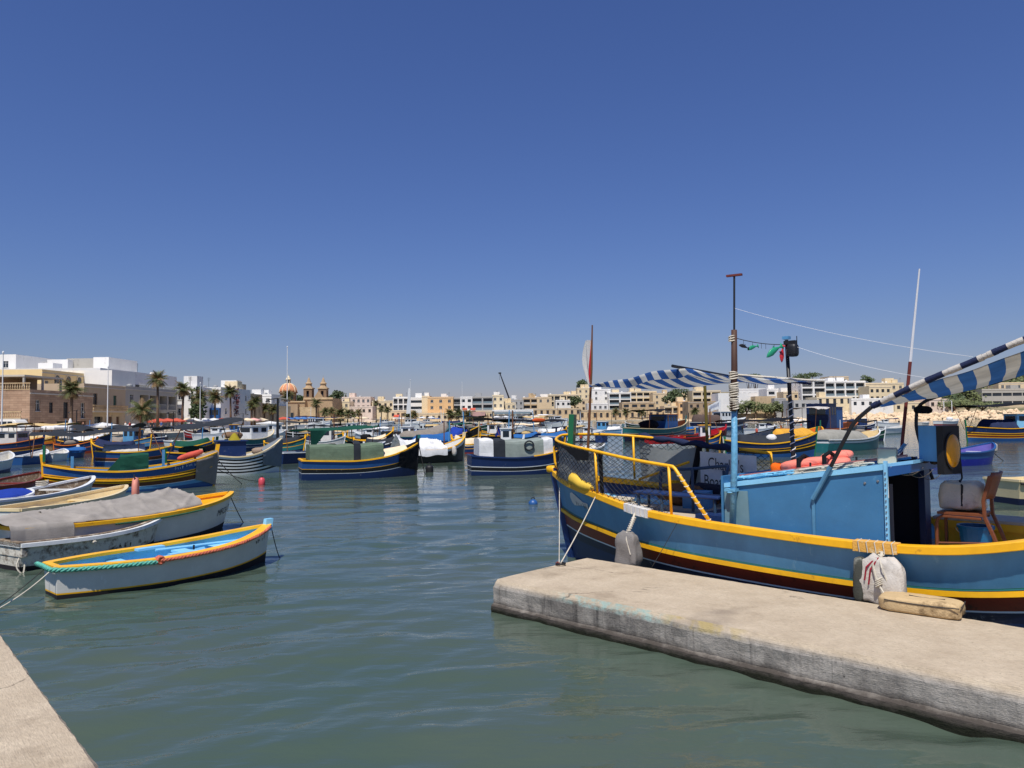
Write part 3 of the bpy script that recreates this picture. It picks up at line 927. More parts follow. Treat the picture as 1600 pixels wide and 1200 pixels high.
# awning shade inside the far bulwark, painted as a dark blue upper band
mb = MB(); rows = []
for t in np.linspace(.02, .45, 30):
    for side in (1,):
        rows.append([big.P(t, 1, side, .052, -.03), big.P(t, big.rz(t, big.zs(t) - .22), side, .052)])
mb.rings(rows, closed=False); mb.build('bulwark_shade', P_deep, big.root, True)
big.post(0, .10, P_deep, w=.12, d=.10, lean=.6)
big.post(1, .10, P_deep, w=.12, d=.10, lean=.6, name='stern_post')
R = big.root
mb = MB(); wbox(mb, bl(-2.0, 3.45, 1.47), (.20, .14, .13), 6, 3.5, .004); mb.build('stem_head', P_yel, R, True)
# name painted at the bow
white_letters = mat('white_lettering', L255(220, 226, 228), .6, .1)
black_letters = mat('black_lettering', L255(28, 28, 32), .6, .1)
mb = MB()                                                    # painted fish emblem at the bow
def hull_pt(x, y):
    t = .085 + x / LU; z = 1.06 - .13 * x + y; return big.P(t, big.rz(t, z), -1) + Vector((-.004, -.012, 0))
out = [(0, .02), (.04, .09), (.12, .12), (.22, .10), (.34, .07), (.46, .04), (.60, .05), (.66, .0), (.60, -.05), (.46, -.02), (.34, -.04), (.22, -.07), (.12, -.09), (.04, -.06)]
for k in range(6): mb.add([hull_pt(*out[k]), hull_pt(*out[k + 1]), hull_pt(*out[13 - k - (0 if k else 0)]) if k == 0 else hull_pt(*out[13 - k]), hull_pt(*out[(14 - k) % 14])], [(0, 1, 2, 3)])
mb.build('fish_emblem', P_grey, R)
marks(big, .108, .80, -1, 5, .10, black_letters, 4, .018)
# bow rail of yellow pipe
yp = P_yel
near = [bl(-1.72, 3.35, 2.06), bl(-1.45, 2.95, 2.0), bl(-.9, 2.68, 1.93), bl(-.27, 2.47, 1.87), bl(.5, 2.3, 1.78), bl(1.23, 2.22, 1.71)]
far_ = [bl(-1.72, 3.55, 2.08), bl(-1.5, 4.0, 2.08), bl(-.96, 4.5, 2.04), bl(.2, 4.66, 1.93), bl(1.49, 4.7, 1.79)]
def smooth_path(pts, n=6):
    out = []
    for i in range(len(pts) - 1):
        p0, p1, p2, p3 = pts[max(i - 1, 0)], pts[i], pts[i + 1], pts[min(i + 2, len(pts) - 1)]
        for k in range(n):
            t = k / n
            out.append(.5 * ((2 * p1) + (p2 - p0) * t + (2 * p0 - 5 * p1 + 4 * p2 - p3) * t * t + (3 * p1 - p0 - 3 * p2 + p3) * t ** 3))
    return out + [pts[-1]]
path = smooth_path(near[::-1] + far_, 6)
rail = MB().tube([bl(1.83, 2.15, 1.0), bl(1.27, 2.215, 1.68)] + path, .024, 8).build('rail', yp, R, True)
MB().tube([bl(-1.74, 3.4, 2.06), bl(-1.86, 3.36, 1.85), bl(-1.86, 3.38, 1.6), bl(-1.75, 3.38, 1.42)], .022, 8).build('rail_post', yp, R, True)
MB().tube([bl(-1.74, 3.52, 2.06), bl(-1.84, 3.58, 1.8), bl(-1.74, 3.55, 1.42)], .022, 8).build('rail_post', yp, R, True)
for u, v, zt in ((-.27, 2.47, 1.86), (1.17, 2.22, 1.71), (-.96, 4.48, 2.03), (.2, 4.64, 1.92), (1.49, 4.68, 1.79)):
    tt = (u + 1.95) / LU
    MB().tube([bl(u, v, zt), bl(u + .03, v + (.0 if v < 3.4 else -.02), big.zs(tt) + .02)], .02, 7).build('rail_post', yp, R, True)
# thin ties along the slanting end of the rail
mb = MB()
for k in range(9):
    f = .08 + k * .1; p = bl(1.83, 2.15, 1.0).lerp(bl(1.27, 2.215, 1.68), f)
    mb.tube([p + Vector((.028 * math.cos(a), .028 * math.sin(a), .01 * math.sin(a))) for a in np.linspace(0, 6.28, 9)[:-1]], .007, 4, loop=True)
    if k % 2 == 0: mb.tube([p, p + Vector((-.07, .01, .03))], .003, 4)
struct(mb.build('lashing', rope_w, R), 'stuff')
# netting hung from the rail on both sides
def net(pts_top, zbot, sp=.125, r=.0042):
    mb = MB(); P_ = [p for p in pts_top]
    L_ = [0]
    for i in range(1, len(P_)): L_.append(L_[-1] + (P_[i] - P_[i - 1]).length)
    tot = L_[-1]
    def at(d):
        d = min(max(d, 0), tot); i = 0
        while i < len(L_) - 2 and d > L_[i + 1]: i += 1
        return P_[i].lerp(P_[i + 1], (d - L_[i]) / max(1e-6, L_[i + 1] - L_[i]))
    hh = 1.0
    k = -int(hh / sp)
    while k * sp < tot:
        for sg in (1, -1):
            pts = []
            for j in range(0, 13):
                f = j / 12; d = k * sp + sg * f * hh * .95 + (0 if sg > 0 else hh)
                if 0 <= d <= tot:
                    p = at(d); zb = zbot(p)
                    w = .015 * noise.noise(Vector((d * 3, f * 4, sg)))
                    pts.append(Vector((p.x + w, p.y + w + .02 * math.sin(math.pi * f), p.z + (zb - p.z) * f + w)))
            if len(pts) > 1: mb.tube(pts, r, 3, caps=False)
        k += 1
    return mb.build('net', C_net, R)
zrail = lambda p: big.zs((p.x + UC + 1.95) / LU) + .05
net(smooth_path(near, 5), zrail)
net(smooth_path(far_, 5), zrail)
# grey mesh cloth inside the bow rail and the dark strip along its top
gauze = cloth('cloth_gauze', (158, 162, 160), trans=.5)
mb = MB()
def fn(a, b):
    p = smooth_path(near, 6)[int(a * 18)]
    zb = zrail(p) + .02
    return Vector((p.x + .02, p.y + .03 + .03 * noise.noise(Vector((a * 6, b * 3, 1))), p.z + (zb - p.z) * b))
mb.grid(fn, 18, 8); mb.build('windbreak', gauze, R, True)
mb = MB()
def fn(a, b):
    p = smooth_path(near, 6)[int(a * 17)]
    return Vector((p.x - .012, p.y - .03 - .01 * b, p.z - .02 - b * (.10 + .07 * math.sin(a * 9) + .05 * noise.noise(Vector((a * 14, 0, 0))))))
mb.grid(fn, 17, 3); mb.build('dark_cloth', C_black, R, True)
MB().tube([bl(-.22, 2.52, 1.84), bl(-.20, 2.54, 1.15)], .03, 6).build('dark_strap', C_black, R)
# grey sheet and rolled blue cover on the far rail, board with the name
mb = MB()
def fn(a, b):
    u = -.92 + 1.2 * a; zt = 1.98 - .10 * a - .12 * math.sin(math.pi * a)
    return bl(u + .05 * b, 4.60 - .1 * b * math.sin(3 * a), zt - b * (.75 - .15 * a) + .03 * noise.noise(Vector((a * 5, b * 5, 2))))
mb.grid(fn, 20, 10); mb.build('windbreak', gauze, R, True)
MB().tube([bl(-.92 + 1.9 * a, 4.60 + .02 * math.sin(a * 17), 2.04 - .20 * a + .015 * math.sin(a * 23)) for a in np.linspace(0, 1, 16)], [.05 + .015 * math.sin(k * 2.1) for k in range(16)], 8).build('rolled_cover', C_navy, R, True)
MB().tube([bl(.30, 4.60, 1.92), bl(.16, 4.52, 1.15)], .05, 6).build('dark_strap', C_black, R)
mb = MB()
def fn(a, b):
    return bl(.34 + .98 * a, 4.52 + .02 * math.sin(a * 7), 1.80 - .05 * a - b * .62 + .012 * noise.noise(Vector((a * 6, b * 4, 8))))
mb.grid(fn, 18, 8); board = mb.build('name_sheet', C_white, R, True)
def on_board(x, y):
    return bl(.34 + x * .66, 4.46, 1.52 + y - .05 * x)
text_part("Charlie's", .27, lambda x, y: on_board(x + .26, y + .02), black_letters, R)
text_part("Boat", .27, lambda x, y: on_board(x + .14, y - .27), black_letters, R)
# fore deck, thwart box and blue tubular bench
bench = MB(); bench.bb(bl(.06, 0, 0).x, bl(1.5, 0, 0).x, bl(0, 2.95, 0).y, bl(0, 3.32, 0).y, 1.21, 1.25)
bo = bench.build('bench_seat', P_deep, R); bv = bo.modifiers.new('b', 'BEVEL'); bv.width = .015; bv.segments = 2
tb = mat('bench_tube_blue', L255(40, 66, 92), .5, .2)
MB().tube(smooth_path([bl(.34, 3.3, 1.24), bl(.34, 3.32, 1.5), bl(.40, 3.33, 1.56), bl(.9, 3.35, 1.60), bl(1.42, 3.3, 1.66), bl(1.52, 3.2, 1.62), bl(1.52, 3.0, 1.27)], 4), .024, 7).build('bench_back', tb, R, True)
for u, v in ((.14, 3.0), (.55, 3.0), (1.42, 3.0), (.14, 3.28), (1.42, 3.28), (.9, 3.3)):
    MB().tube([bl(u, v, .7), bl(u, v, 1.22 if v < 3.2 or u < .5 else 1.6)], .022, 6).build('bench_leg', tb, R)
MB().bb(bl(1.25, 0, 0).x, bl(1.8, 0, 0).x, bl(0, 2.75, 0).y, bl(0, 4.2, 0).y, .70, 1.02).build('engine_box', P_deep, R)
mb = MB(); rows = []
for u in np.linspace(-1.35, 1.22, 22):
    t = (u + 1.95) / LU; hw = big.half(t, big.rz(t, .95)) - .06
    rows.append([Vector((u - UC, -hw, .95)), Vector((u - UC, -hw * .3, .97)), Vector((u - UC, hw * .3, .97)), Vector((u - UC, hw, .95)), Vector((u - UC, hw, .90)), Vector((u - UC, -hw, .90))])
mb.rings(rows); mb.build('fore_deck', wood_deck, R)
for k, (u0, u1) in enumerate(((-.9, -.35), (-.3, .25))): MB().bb(u0 - UC, u1 - UC, bl(0, 3.7, 0).y, bl(0, 4.2, 0).y, .975, 1.05).build('deck_board', P_lblue, R)
mb = MB(); mb.bb(bl(-.2, 0, 0).x, bl(-.05, 0, 0).x, bl(0, 4.4, 0).y, bl(0, 4.75, 0).y, 1.0, 1.30); mb.bb(bl(.25, 0, 0).x, bl(.34, 0, 0).x, bl(0, 4.45, 0).y, bl(0, 4.72, 0).y, 1.0, 1.25)
mb.build('bollard', P_yel, R)
# gear on the fore deck: nets, ropes, poles
mb = MB(); wbox(mb, bl(.35, 4.05, 1.08), (.95, .6, .36), 16, 2.4, .09, 2); mb.build('net_heap', cloth('cloth_net_brown', (134, 92, 58), wear=L255(60, 44, 40), wear_amt=.5, wear_scale=6), R, True)
mb = MB(); wbox(mb, bl(.75, 4.2, 1.2), (.8, .35, .22), 12, 2.4, .08, 7); mb.build('net_heap', cloth('cloth_net_dark', (44, 44, 56), wear=L255(90, 84, 80), wear_amt=.3, wear_scale=7), R, True)
mb = MB(); r3 = random.Random(12)
for k in range(14):
    c_ = bl(-.45 + r3.uniform(-.08, .08), 3.35 + r3.uniform(-.06, .06), .985 + k * .007); q = r3.uniform(.16, .24)
    mb.tube([c_ + Vector((q * math.cos(a), q * .85 * math.sin(a), .006 * math.sin(3 * a))) for a in np.linspace(0, 6.28, 19)[:-1]], .011, 5, loop=True)
mb.build('rope_coil', rope_w, R)
MB().tube([bl(-1.0, 4.1, 1.25), bl(.95, 4.45, 1.18)], .025, 7).build('boat_hook', P_yel, R)
MB().tube([bl(-.7, 4.25, 1.3), bl(.15, 4.5, 1.62)], .022, 7).build('boat_hook', P_yel, R)
MB().box(bl(.72, 3.75, 1.10), (.4, .3, .26), rz=.3).build('fish_crate', P_sky, R)
# green board standing on the stem
gb = MB().box((0, 0, .26), (.09, .30, .56)); gbo = gb.build('stem_board', P_green, R); gbo.location = bl(-1.54, 3.45, 1.9); gbo.rotation_euler = (0.0, .06, math.radians(30))
MB().tube([bl(-1.62, 3.45, 1.35), bl(-1.6, 3.45, 1.95)], .03, 6).build('stem_bracket', P_green, R)
# yellow float lying on the bow
mb = MB(); mb.tube([bl(-.98, 2.74, 1.38)] + [bl(-.98 + .62 * k / 8, 2.74 - .19 * k / 8, 1.41 - .13 * k / 8 + .015 * math.sin(k)) for k in range(1, 9)], [.06, .10, .10, .095, .09, .085, .08, .075, .03], 10)
tag(mb.build('float', mat('float_yellow', L255(226, 186, 62), .7, .2, wear=L255(170, 120, 50), wear_amt=.2), None, True), 'yellow float lying on the bow rail of the large blue boat', 'float')
bpy.data.objects['float'].location = uv_(UC, VC); bpy.data.objects['float'].rotation_euler = (0, 0, RZJ)

# flag on its pole
fp = MB().tube([bl(-1.07, 3.3, 1.0), bl(-1.06, 3.3, 1.87), bl(-.96, 3.3, 3.2), bl(-.93, 3.3, 3.93)], [.026, .025, .02, .012], 7).build('flagpole', wood_pole, R)
mb = MB(); 
def flag(a, b, off):
    # limp flag hanging beside the pole
    w = (.03 + .13 * math.sin(math.pi * min(1, .25 + b * .72)))
    return bl(-.95 - .02 * b - w * a, 3.28 + .03 * math.sin(a * 9 + b * 4), 3.68 - .72 * b - .04 * a * b)
mb.cur = 0; mb.grid(lambda a, b: flag(a * .84 + .16, b, 0), 7, 14); mb.cur = 1; mb.grid(lambda a, b: flag(a * .16, b, 0), 3, 14)
mb.build('flag', [cloth('cloth_flag_white', (206, 206, 204), trans=.2), cloth('cloth_flag_red', (190, 40, 48))], R, True)

# mast with its lashings
m_mast = paint('mast_blue', (104, 166, 200), bump=.6, bscale=18, wear=L255(60, 90, 110), wear_amt=.2)
MB().tube([bl(1.99, 2.38, .75), bl(2.05, 2.38, 1.8), bl(2.07, 2.38, 2.72)], [.042, .042, .036], 10).build('mast', m_mast, R, True)
mast_u = MB().tube([bl(2.07, 2.34, 2.45), bl(2.09, 2.36, 3.0), bl(2.10, 2.36, 3.5)], [.045, .042, .038], 8).build('mast_extension', mat('mast_brown', L255(74, 48, 36), .7, .25), R, True)
MB().tube([bl(2.10, 2.36, 3.45), bl(2.12, 2.36, 4.2)], .013, 6).build('mast_top', blk_metal, R)
MB().box(bl(2.12, 2.36, 4.21), (.20, .05, .025), rz=.2).build('cross_bar', rust, R)
mb = MB()
for zc, n, rr in ((2.56, 7, .055), (2.74, 8, .058), (2.92, 4, .052), (3.4, 3, .048)):
    for k in range(n):
        z = zc + (k - n / 2) * .022
        mb.tube([bl(2.075 + rr * math.cos(a), 2.36 + rr * math.sin(a), z + .012 * math.sin(a + k)) for a in np.linspace(0, 6.28, 11)[:-1]], .010, 4, loop=True)
struct(mb.build('lashing', rope_w, R), 'stuff')
mb = MB(); mb.box(bl(2.0, 2.38, 1.43), (.15, .12, .035)); mb.tube([bl(2.0 + .06 * math.cos(a), 2.38 + .06 * math.sin(a), 1.40) for a in np.linspace(0, 6.28, 11)[:-1]], .012, 4, loop=True)
mb.build('mast_clamp', m_mast, R)

# black pole with a lamp and winding tape
MB().tube([bl(2.39, 3.4, 1.3), bl(2.39, 3.4, 1.85), bl(2.34, 3.4, 3.42)], [.03, .03, .026], 8).build('lamp_pole', blk_metal, R, True)
mb = MB(); q = []
for k in range(140):
    a = k * .45; z = 1.75 + k * .0066
    q.append(bl(2.39 - .05 * max(0, (z - 1.85) / 1.57) + .031 * math.cos(a), 3.4 + .031 * math.sin(a), z))
mb.tube(q, .008, 4); mb.build('winding_tape', C_white, R)
mb = MB(); wbox(mb, bl(2.44, 3.36, 3.27), (.14, .14, .18), 7, 4, .0); mb.build('lamp', blk_metal, R, True)
MB().box(bl(2.40, 3.38, 3.38), (.16, .07, .05)).build('lamp_bracket', blk_metal, R)
MB().tube([bl(2.50, 3.36, 3.33), bl(2.50, 3.36, 3.46)], .006, 4).build('aerial', blk_metal, R)
MB().box(bl(2.34, 3.4, 3.45), (.09, .08, .04)).build('pole_cap', P_sky, R)

# string of plastic fish between mast and lamp pole
st = thing('fish_garland', 'string of small plastic fish hung between mast and black lamp pole', 'garland', uv_(UC, VC), RZJ)
ln = sag_line(bl(2.10, 2.36, 3.40), bl(2.34, 3.4, 3.36), .03, 12)
MB().tube(ln, .005, 4).build('string', rope_d, st)
def fish(p, l, m, tilt, name='fish'):
    mb = MB(); rs = []
    for f, w in ((0, .01), (.12, .09), (.35, .16), (.6, .12), (.82, .04), (.9, .05), (1, .17)):
        rs.append([Vector(((f - .5) * l, math.cos(a) * w * l * .35, math.sin(a) * w * l + .06 * l * math.sin(f * 3))) for a in np.linspace(0, 6.28, 9)[:-1]])
    mb.rings(rs); mb.add([(-.05 * l, 0, .14 * l), (.10 * l, 0, .28 * l), (.14 * l, 0, .12 * l)], [(0, 1, 2)])
    o = mb.build(name, m, st, True); o.location = p; o.rotation_euler = (0, tilt, math.radians(62))
    return o
m_f1 = mat('plastic_green', L255(40, 150, 110), .35, .1); m_f2 = mat('plastic_red', L255(206, 50, 60), .35, .1)
fish(ln[2] + Vector((0, 0, -.09)), .16, blk_metal, .3); fish(ln[4] + Vector((0, 0, -.08)), .18, m_f1, -.3)
fish(ln[9] + Vector((0, 0, -.10)), .30, m_f1, -.55); fish(ln[11] + Vector((0, 0, -.13)), .24, m_f2, -1.4)
mb = MB()
for k in (2, 4, 6, 7, 9, 11): mb.tube([ln[k], ln[k] + Vector((0, 0, -.07))], .003, 3)
struct(mb.build('hanging_thread', rope_d, st), 'stuff')

# fore awning, blue and white stripes
m_str = stripe_mat('awning_stripes', L255(52, 92, 156), L255(216, 216, 210), .265, 0, dirt=.14)
fz_n = herm([-.95, .2, 1.21, 2.05, 2.75], [2.93, 2.98, 3.05, 2.90, 2.86])
fz_f = herm([-.95, .2, 1.21, 2.05, 2.75], [2.90, 2.86, 2.92, 2.86, 2.80])
fv_n = herm([-.95, .2, 1.21, 2.05, 2.75], [3.22, 2.75, 2.45, 2.40, 2.75])
fv_f = herm([-.95, .2, 1.21, 2.05, 2.75], [3.40, 4.1, 4.4, 4.0, 3.5])
mb = MB(); uvs = []
NU, NV = 60, 16
for i in range(NU + 1):
    u = -.95 + 3.6 * i / NU
    for j in range(-3, NV + 1):
        b = max(0, j) / NV
        v = fv_n(u) + (fv_f(u) - fv_n(u)) * b
        z = fz_n(u) + (fz_f(u) - fz_n(u)) * b - .10 * math.sin(math.pi * b) * math.sin(math.pi * i / NU) + .025 * noise.noise(Vector((u * 2.2, v * 2, 1)))
        if j < 0:
            z += j * .043 * min(1, 3.0 * i / NU + .25) * (1 if u < 1.25 else max(.12, 1 - (u - 1.25) * 3)); v -= .01 * j * math.sin(u * 7)
        mb.v.append(tuple(bl(u, v, z))); uvs.append((u + .22 * b + .10 * j / 3 * (j < 0), v))
W_ = NV + 4
for i in range(NU):
    for j in range(W_ - 1):
        mb.f.append((i * W_ + j, (i + 1) * W_ + j, (i + 1) * W_ + j + 1, i * W_ + j + 1)); mb.mi.append(0)
aw = mb.build('fore_awning', m_str, R, True); set_uv(aw, uvs)
MB().tube([bl(1.21, 2.3, 3.08), bl(1.21, 4.7, 2.95)], .022, 7).build('awning_pole', blk_metal, R)
MB().tube([bl(.42, 4.66, 1.0), bl(.40, 4.62, 2.9)], .026, 7).build('awning_post', wood_olive, R)
MB().tube([bl(2.07, 2.4, 2.92), bl(2.5, 2.7, 2.87), bl(2.75, 3.4, 2.84)], .018, 6).build('awning_rope', rope_w, R)
MB().tube([bl(2.36, 3.42, 2.86), bl(2.62, 3.5, 2.82)], .03, 6).build('awning_tie', C_navy, R)

# casing amidships
def prism(name, m, pts_uz, v0, v1, parent=R):
    mb = MB(); n = len(pts_uz)
    mb.rings([[bl(u, v0, z) for u, z in pts_uz], [bl(u, v1, z) for u, z in pts_uz]])
    return mb.build(name, m, parent)
P_cab = paint('paint_casing_blue', (62, 120, 164), wear=L255(88, 142, 178), wear_amt=.03, bump=.12, bscale=9, rough=.5)
def ztop(u): return 1.47 + (u - 1.85) * .160
prism('casing_side', P_cab, [(1.85, .72), (3.86, .72), (3.86, ztop(3.86)), (1.85, ztop(1.85))], 2.45, 2.48)
prism('casing_side', P_cab, [(1.85, .72), (3.86, .72), (3.86, ztop(3.86)), (1.85, ztop(1.85))], 3.82, 3.85)
prism('casing_front', P_cab, [(1.83, .72), (1.86, .72), (1.86, ztop(1.85) + .13), (1.83, ztop(1.85) + .13)], 2.42, 3.88)
prism('casing_roof', P_lblue, [(1.862, ztop(1.86) + .004), (4.12, ztop(4.12) + .004), (4.12, ztop(4.12) + .04), (1.862, ztop(1.86) + .03)], 2.49, 3.87)
prism('casing_trim', P_lblue, [(1.87, ztop(1.87) - .025), (3.86, ztop(3.86) - .025), (3.86, ztop(3.86) + .035), (1.87, ztop(1.87) + .035)], 2.425, 2.447)
prism('casing_stile', P_lblue, [(3.835, .72), (3.87, .72), (3.87, ztop(3.86) + .07), (3.835, ztop(3.86) + .07)], 2.41, 2.452)
prism('casing_pilaster', paint('paint_casing_grey', (112, 146, 158)), [(1.87, .72), (2.22, .72), (2.19, 1.42), (1.87, 1.42)], 2.432, 2.449)
prism('door_jamb', P_deep, [(3.86, .72), (3.93, .72), (3.93, ztop(3.9)), (3.86, ztop(3.9))], 3.62, 3.85)
prism('door_head', P_blue, [(3.87, ztop(3.9) - .11), (4.10, ztop(4.1) - .09), (4.10, ztop(4.1) - .002), (3.87, ztop(3.9) - .002)], 2.46, 3.80)
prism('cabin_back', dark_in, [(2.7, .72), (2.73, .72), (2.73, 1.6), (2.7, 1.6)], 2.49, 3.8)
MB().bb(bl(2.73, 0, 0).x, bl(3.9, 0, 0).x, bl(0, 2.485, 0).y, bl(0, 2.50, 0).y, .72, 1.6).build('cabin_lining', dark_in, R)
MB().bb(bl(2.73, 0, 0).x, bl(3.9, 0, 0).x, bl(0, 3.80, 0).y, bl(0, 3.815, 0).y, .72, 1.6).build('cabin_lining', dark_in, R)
mb = MB(); r2 = random.Random(2)
for k in range(16):
    z = .8 + k * .062; mb.box(bl(3.853, 2.404, z), (.014, .012, .014))
struct(mb.build('rivets', steel, R), 'stuff')
for u, z in ((3.62, 1.60), (3.76, 1.63)):
    MB().lathe([(.0, 0), (.016, 0), (.012, .008), (0, .01)], (0, 0, 0), 8).build('bolt', steel, R).matrix_local = Matrix.Translation(bl(u, 2.447, z)) @ Matrix.Rotation(math.pi / 2, 4, 'X')
# bracing bar carrying the after awning
brace = mat('brace_blue', L255(84, 140, 176), .5, .2)
MB().box(bl(3.03, 2.435, 1.05), (.035, .02, .72)).build('brace', brace, R)
MB().tube([bl(3.03, 2.42, 1.38), bl(3.26, 2.40, 1.78)], .03, 8).build('brace', brace, R)
near_e = [bl(3.24, 2.40, 1.74), bl(3.45, 2.38, 2.13), bl(3.56, 2.38, 2.31), bl(3.75, 2.38, 2.48), bl(4.2, 2.38, 2.70), bl(4.75, 2.38, 2.93), bl(5.2, 2.38, 3.12), bl(5.8, 2.4, 3.32), bl(6.4, 2.45, 3.4)]
MB().tube(smooth_path(near_e[:4], 5), .024, 8).build('awning_hoop', blk_metal, R, True)
sl = smooth_path(near_e[3:], 10)
mb = MB()
for k in range(len(sl) - 1):
    mb.cur = (k // 3) % 2
    mb.tube([sl[k], sl[k + 1]], .034 + .008 * noise.noise(Vector((k * .7, 0, 0))), 8, caps=False)
mb.build('awning_sleeve', [C_navy, C_canvas], R, True)
mb = MB(); uvs = []; NU, NV = 40, 16
top = herm([0, .25, .5, .75, 1], [2.48, 2.72, 2.95, 3.2, 3.38]); bot = herm([0, .25, .5, .75, 1], [2.52, 2.62, 2.80, 3.02, 3.18])
for i in range(NU + 1):
    a = i / NU
    un = 3.72 + 2.6 * a; uf = 3.45 + 2.6 * a
    for j in range(NV + 1):
        b = j / NV
        z = top(a) + (bot(a) - top(a)) * b - .05 * math.sin(math.pi * b) * (.4 + a) + .03 * noise.noise(Vector((a * 6, b * 4, 4)))
        u = un + (uf - un) * b; v = 2.40 + 1.75 * b
        mb.v.append(tuple(bl(u, v, z))); uvs.append((u * .9 + .30 * b + .012 * math.sin(b * 6 + a * 5) + .1, v))
for i in range(NU):
    for j in range(NV):
        mb.f.append((i * (NV + 1) + j, (i + 1) * (NV + 1) + j, (i + 1) * (NV + 1) + j + 1, i * (NV + 1) + j + 1)); mb.mi.append(0)
m_str2 = stripe_mat('awning_stripes_faded', L255(54, 100, 158), L255(200, 196, 184), .25, 0, dirt=.18)
aw = mb.build('after_awning', m_str2, R, True); set_uv(aw, uvs)
MB().tube(smooth_path([bl(3.9, 4.1, 1.55), bl(3.78, 4.12, 1.95), bl(3.72, 4.15, 2.3), bl(3.85, 4.15, 2.56), bl(4.6, 4.15, 2.76), bl(5.4, 4.15, 3.02), bl(6.05, 4.15, 3.18)], 5), .022, 7).build('awning_hoop', blk_metal, R, True)
MB().tube([bl(3.42, 3.9, 1.72), bl(3.62, 4.0, 2.0)], .022, 6).build('awning_stay', brace, R)
mb = MB(); wbox(mb, bl(3.80, 4.13, 2.44), (.22, .10, .10), 6, 3, .02); mb.build('awning_tie', C_black, R, True)
# aerial
MB().tube([bl(3.50, 4.2, 1.7), bl(3.53, 4.2, 2.02), bl(3.66, 4.2, 3.08)], .022, 7).build('aerial', rust, R)
MB().tube([bl(3.66, 4.2, 3.08), bl(3.81, 4.2, 4.3)], [.02, .010], 7).build('aerial_whip', white_metal, R)
mb = MB(); mb.tube(sag_line(bl(2.115, 2.36, 3.78), bl(4.75, 2.4, 2.98), .06, 14), .0022, 3); mb.tube(sag_line(bl(2.42, 3.4, 3.34), bl(4.3, 2.4, 2.78), .04, 14), .0022, 3)
mb.build('stay_wire', white_metal, R)
# cabling and gear on the casing roof
mb = MB()
for k in range(5):
    a = bl(3.35 + .1 * k, 3.2 + .15 * k, ztop(3.4) + .06); b = bl(3.62, 4.1, 2.0) if k < 2 else bl(3.95 + .08 * k, 2.7 + .1 * k, ztop(4) - .02 * k)
    mb.tube(sag_line(a, b, .08 + .02 * k, 10), .005, 4)
mb.tube(sag_line(bl(3.86, 2.45, ztop(3.86) + .03), bl(3.87, 2.44, 1.45), -.06, 10), .005, 4)
mb.tube(sag_line(bl(3.9, 2.46, ztop(3.9)), bl(4.1, 3.3, ztop(4.1)), .10, 10), .005, 4)
mb.build('cable', white_metal, R)
for v, m_, z in ((2.62, mat('pipe_red_white', L255(150, 96, 92), .5, .5, scale=14), .10), (2.75, P_sky, .07), (3.0, P_blue, .06)):
    MB().tube([bl(2.0, v, ztop(2.0) + z), bl(4.0, v + .1, ztop(4.0) + z)], .018, 6).build('roof_pipe', m_, R)
mb = MB(); r2 = random.Random(9)
def tangle(mb, u0, u1, n, m_r=.008):
    for k in range(n):
        p = [bl(r2.uniform(u0, u1), r2.uniform(2.5, 2.75), 0) for _ in range(4)]
        for q in p: q.z = ztop(q.x + UC) + .045 + r2.uniform(0, .05)
        mb.tube(smooth_path(p, 5), m_r, 5)
tangle(mb, 1.95, 2.75, 26, .012); mb.build('rope_tangle', mat('rope_blue', L255(120, 186, 216), .85, .25, scale=20), R)
mb = MB(); tangle(mb, 2.7, 3.6, 22, .010); mb.build('rope_tangle', rope_w, R)
for u in (2.9, 3.45, 3.7): MB().tube([bl(u, 2.7, ztop(u) + .03), bl(u, 2.7, ztop(u) + .16)], .012, 6).build('roof_stud', blk_metal, R)

def at_big(o):
    o.location = uv_(UC, VC); o.rotation_euler = (0, 0, RZJ); return o
# life jackets strapped to the roof
lj = thing('life_jacket_bundle', 'salmon life jackets strapped together on the blue casing roof', 'life jackets', uv_(UC, VC), RZJ)
for u, v, z, sx in ((2.62, 3.2, .16, .62), (2.72, 3.12, .06, .52), (3.0, 3.3, .11, .34), (2.95, 3.45, .2, .4)):
    mb = MB(); wbox(mb, (0, 0, 0), (sx, .24, .12), 8, 3.2, .015, u); o = mb.build('life_jacket', C_salmon, lj, True); o.location = bl(u, v, ztop(u) + z); o.rotation_euler = (.1, -.16, .1)
for u in (2.62, 2.95):
    MB().tube([bl(u, 3.02, ztop(u) - .02), bl(u - .01, 3.04, ztop(u) + .22), bl(u, 3.2, ztop(u) + .26), bl(u, 3.4, ztop(u) + .2)], .028, 6).build('strap', C_black, lj)
mb = MB(); wbox(mb, bl(2.28, 3.15, ztop(2.28) + .12), (.16, .16, .18), 8, 2.4, .05, 4); mb.build('orange_cord_coil', cloth('cloth_orange', (236, 104, 28)), lj, True)
# pale box and amber lamp box on the roof
o = tag(MB().box((0, 0, .09), (.20, .17, .19)).build('junction_box', mat('box_beige', L255(196, 184, 160), .6, .12)), 'pale plastic box on the casing roof beside the amber lamp', 'box')
o.location = uv_(3.78, 2.75, ztop(3.78) + .035); o.rotation_euler = (0, 0, RZJ + .15); bv = o.modifiers.new('b', 'BEVEL'); bv.width = .015
lb = thing('lamp_box', 'blue box with round amber lamp in a black face on casing roof', 'lamp', uv_(4.22, 2.95, ztop(4.05) + .03), RZJ - .32)
MB().bb(-.10, .12, -.13, .13, 0, .40).build('case', P_sky, lb)
MB().bb(.121, .20, -.15, .15, -.14, .40).build('face', rubber, lb)
o = MB().lathe([(0, 0), (.132, 0), (.125, .018), (.08, .03), (0, .036)], (0, 0, 0), 28).build('lens', glass_amber, lb, True); o.matrix_local = Matrix.Translation((.202, 0, .12)) @ Matrix.Rotation(math.pi / 2, 4, 'Y') @ Matrix.Scale(1.45, 4, (1, 0, 0))
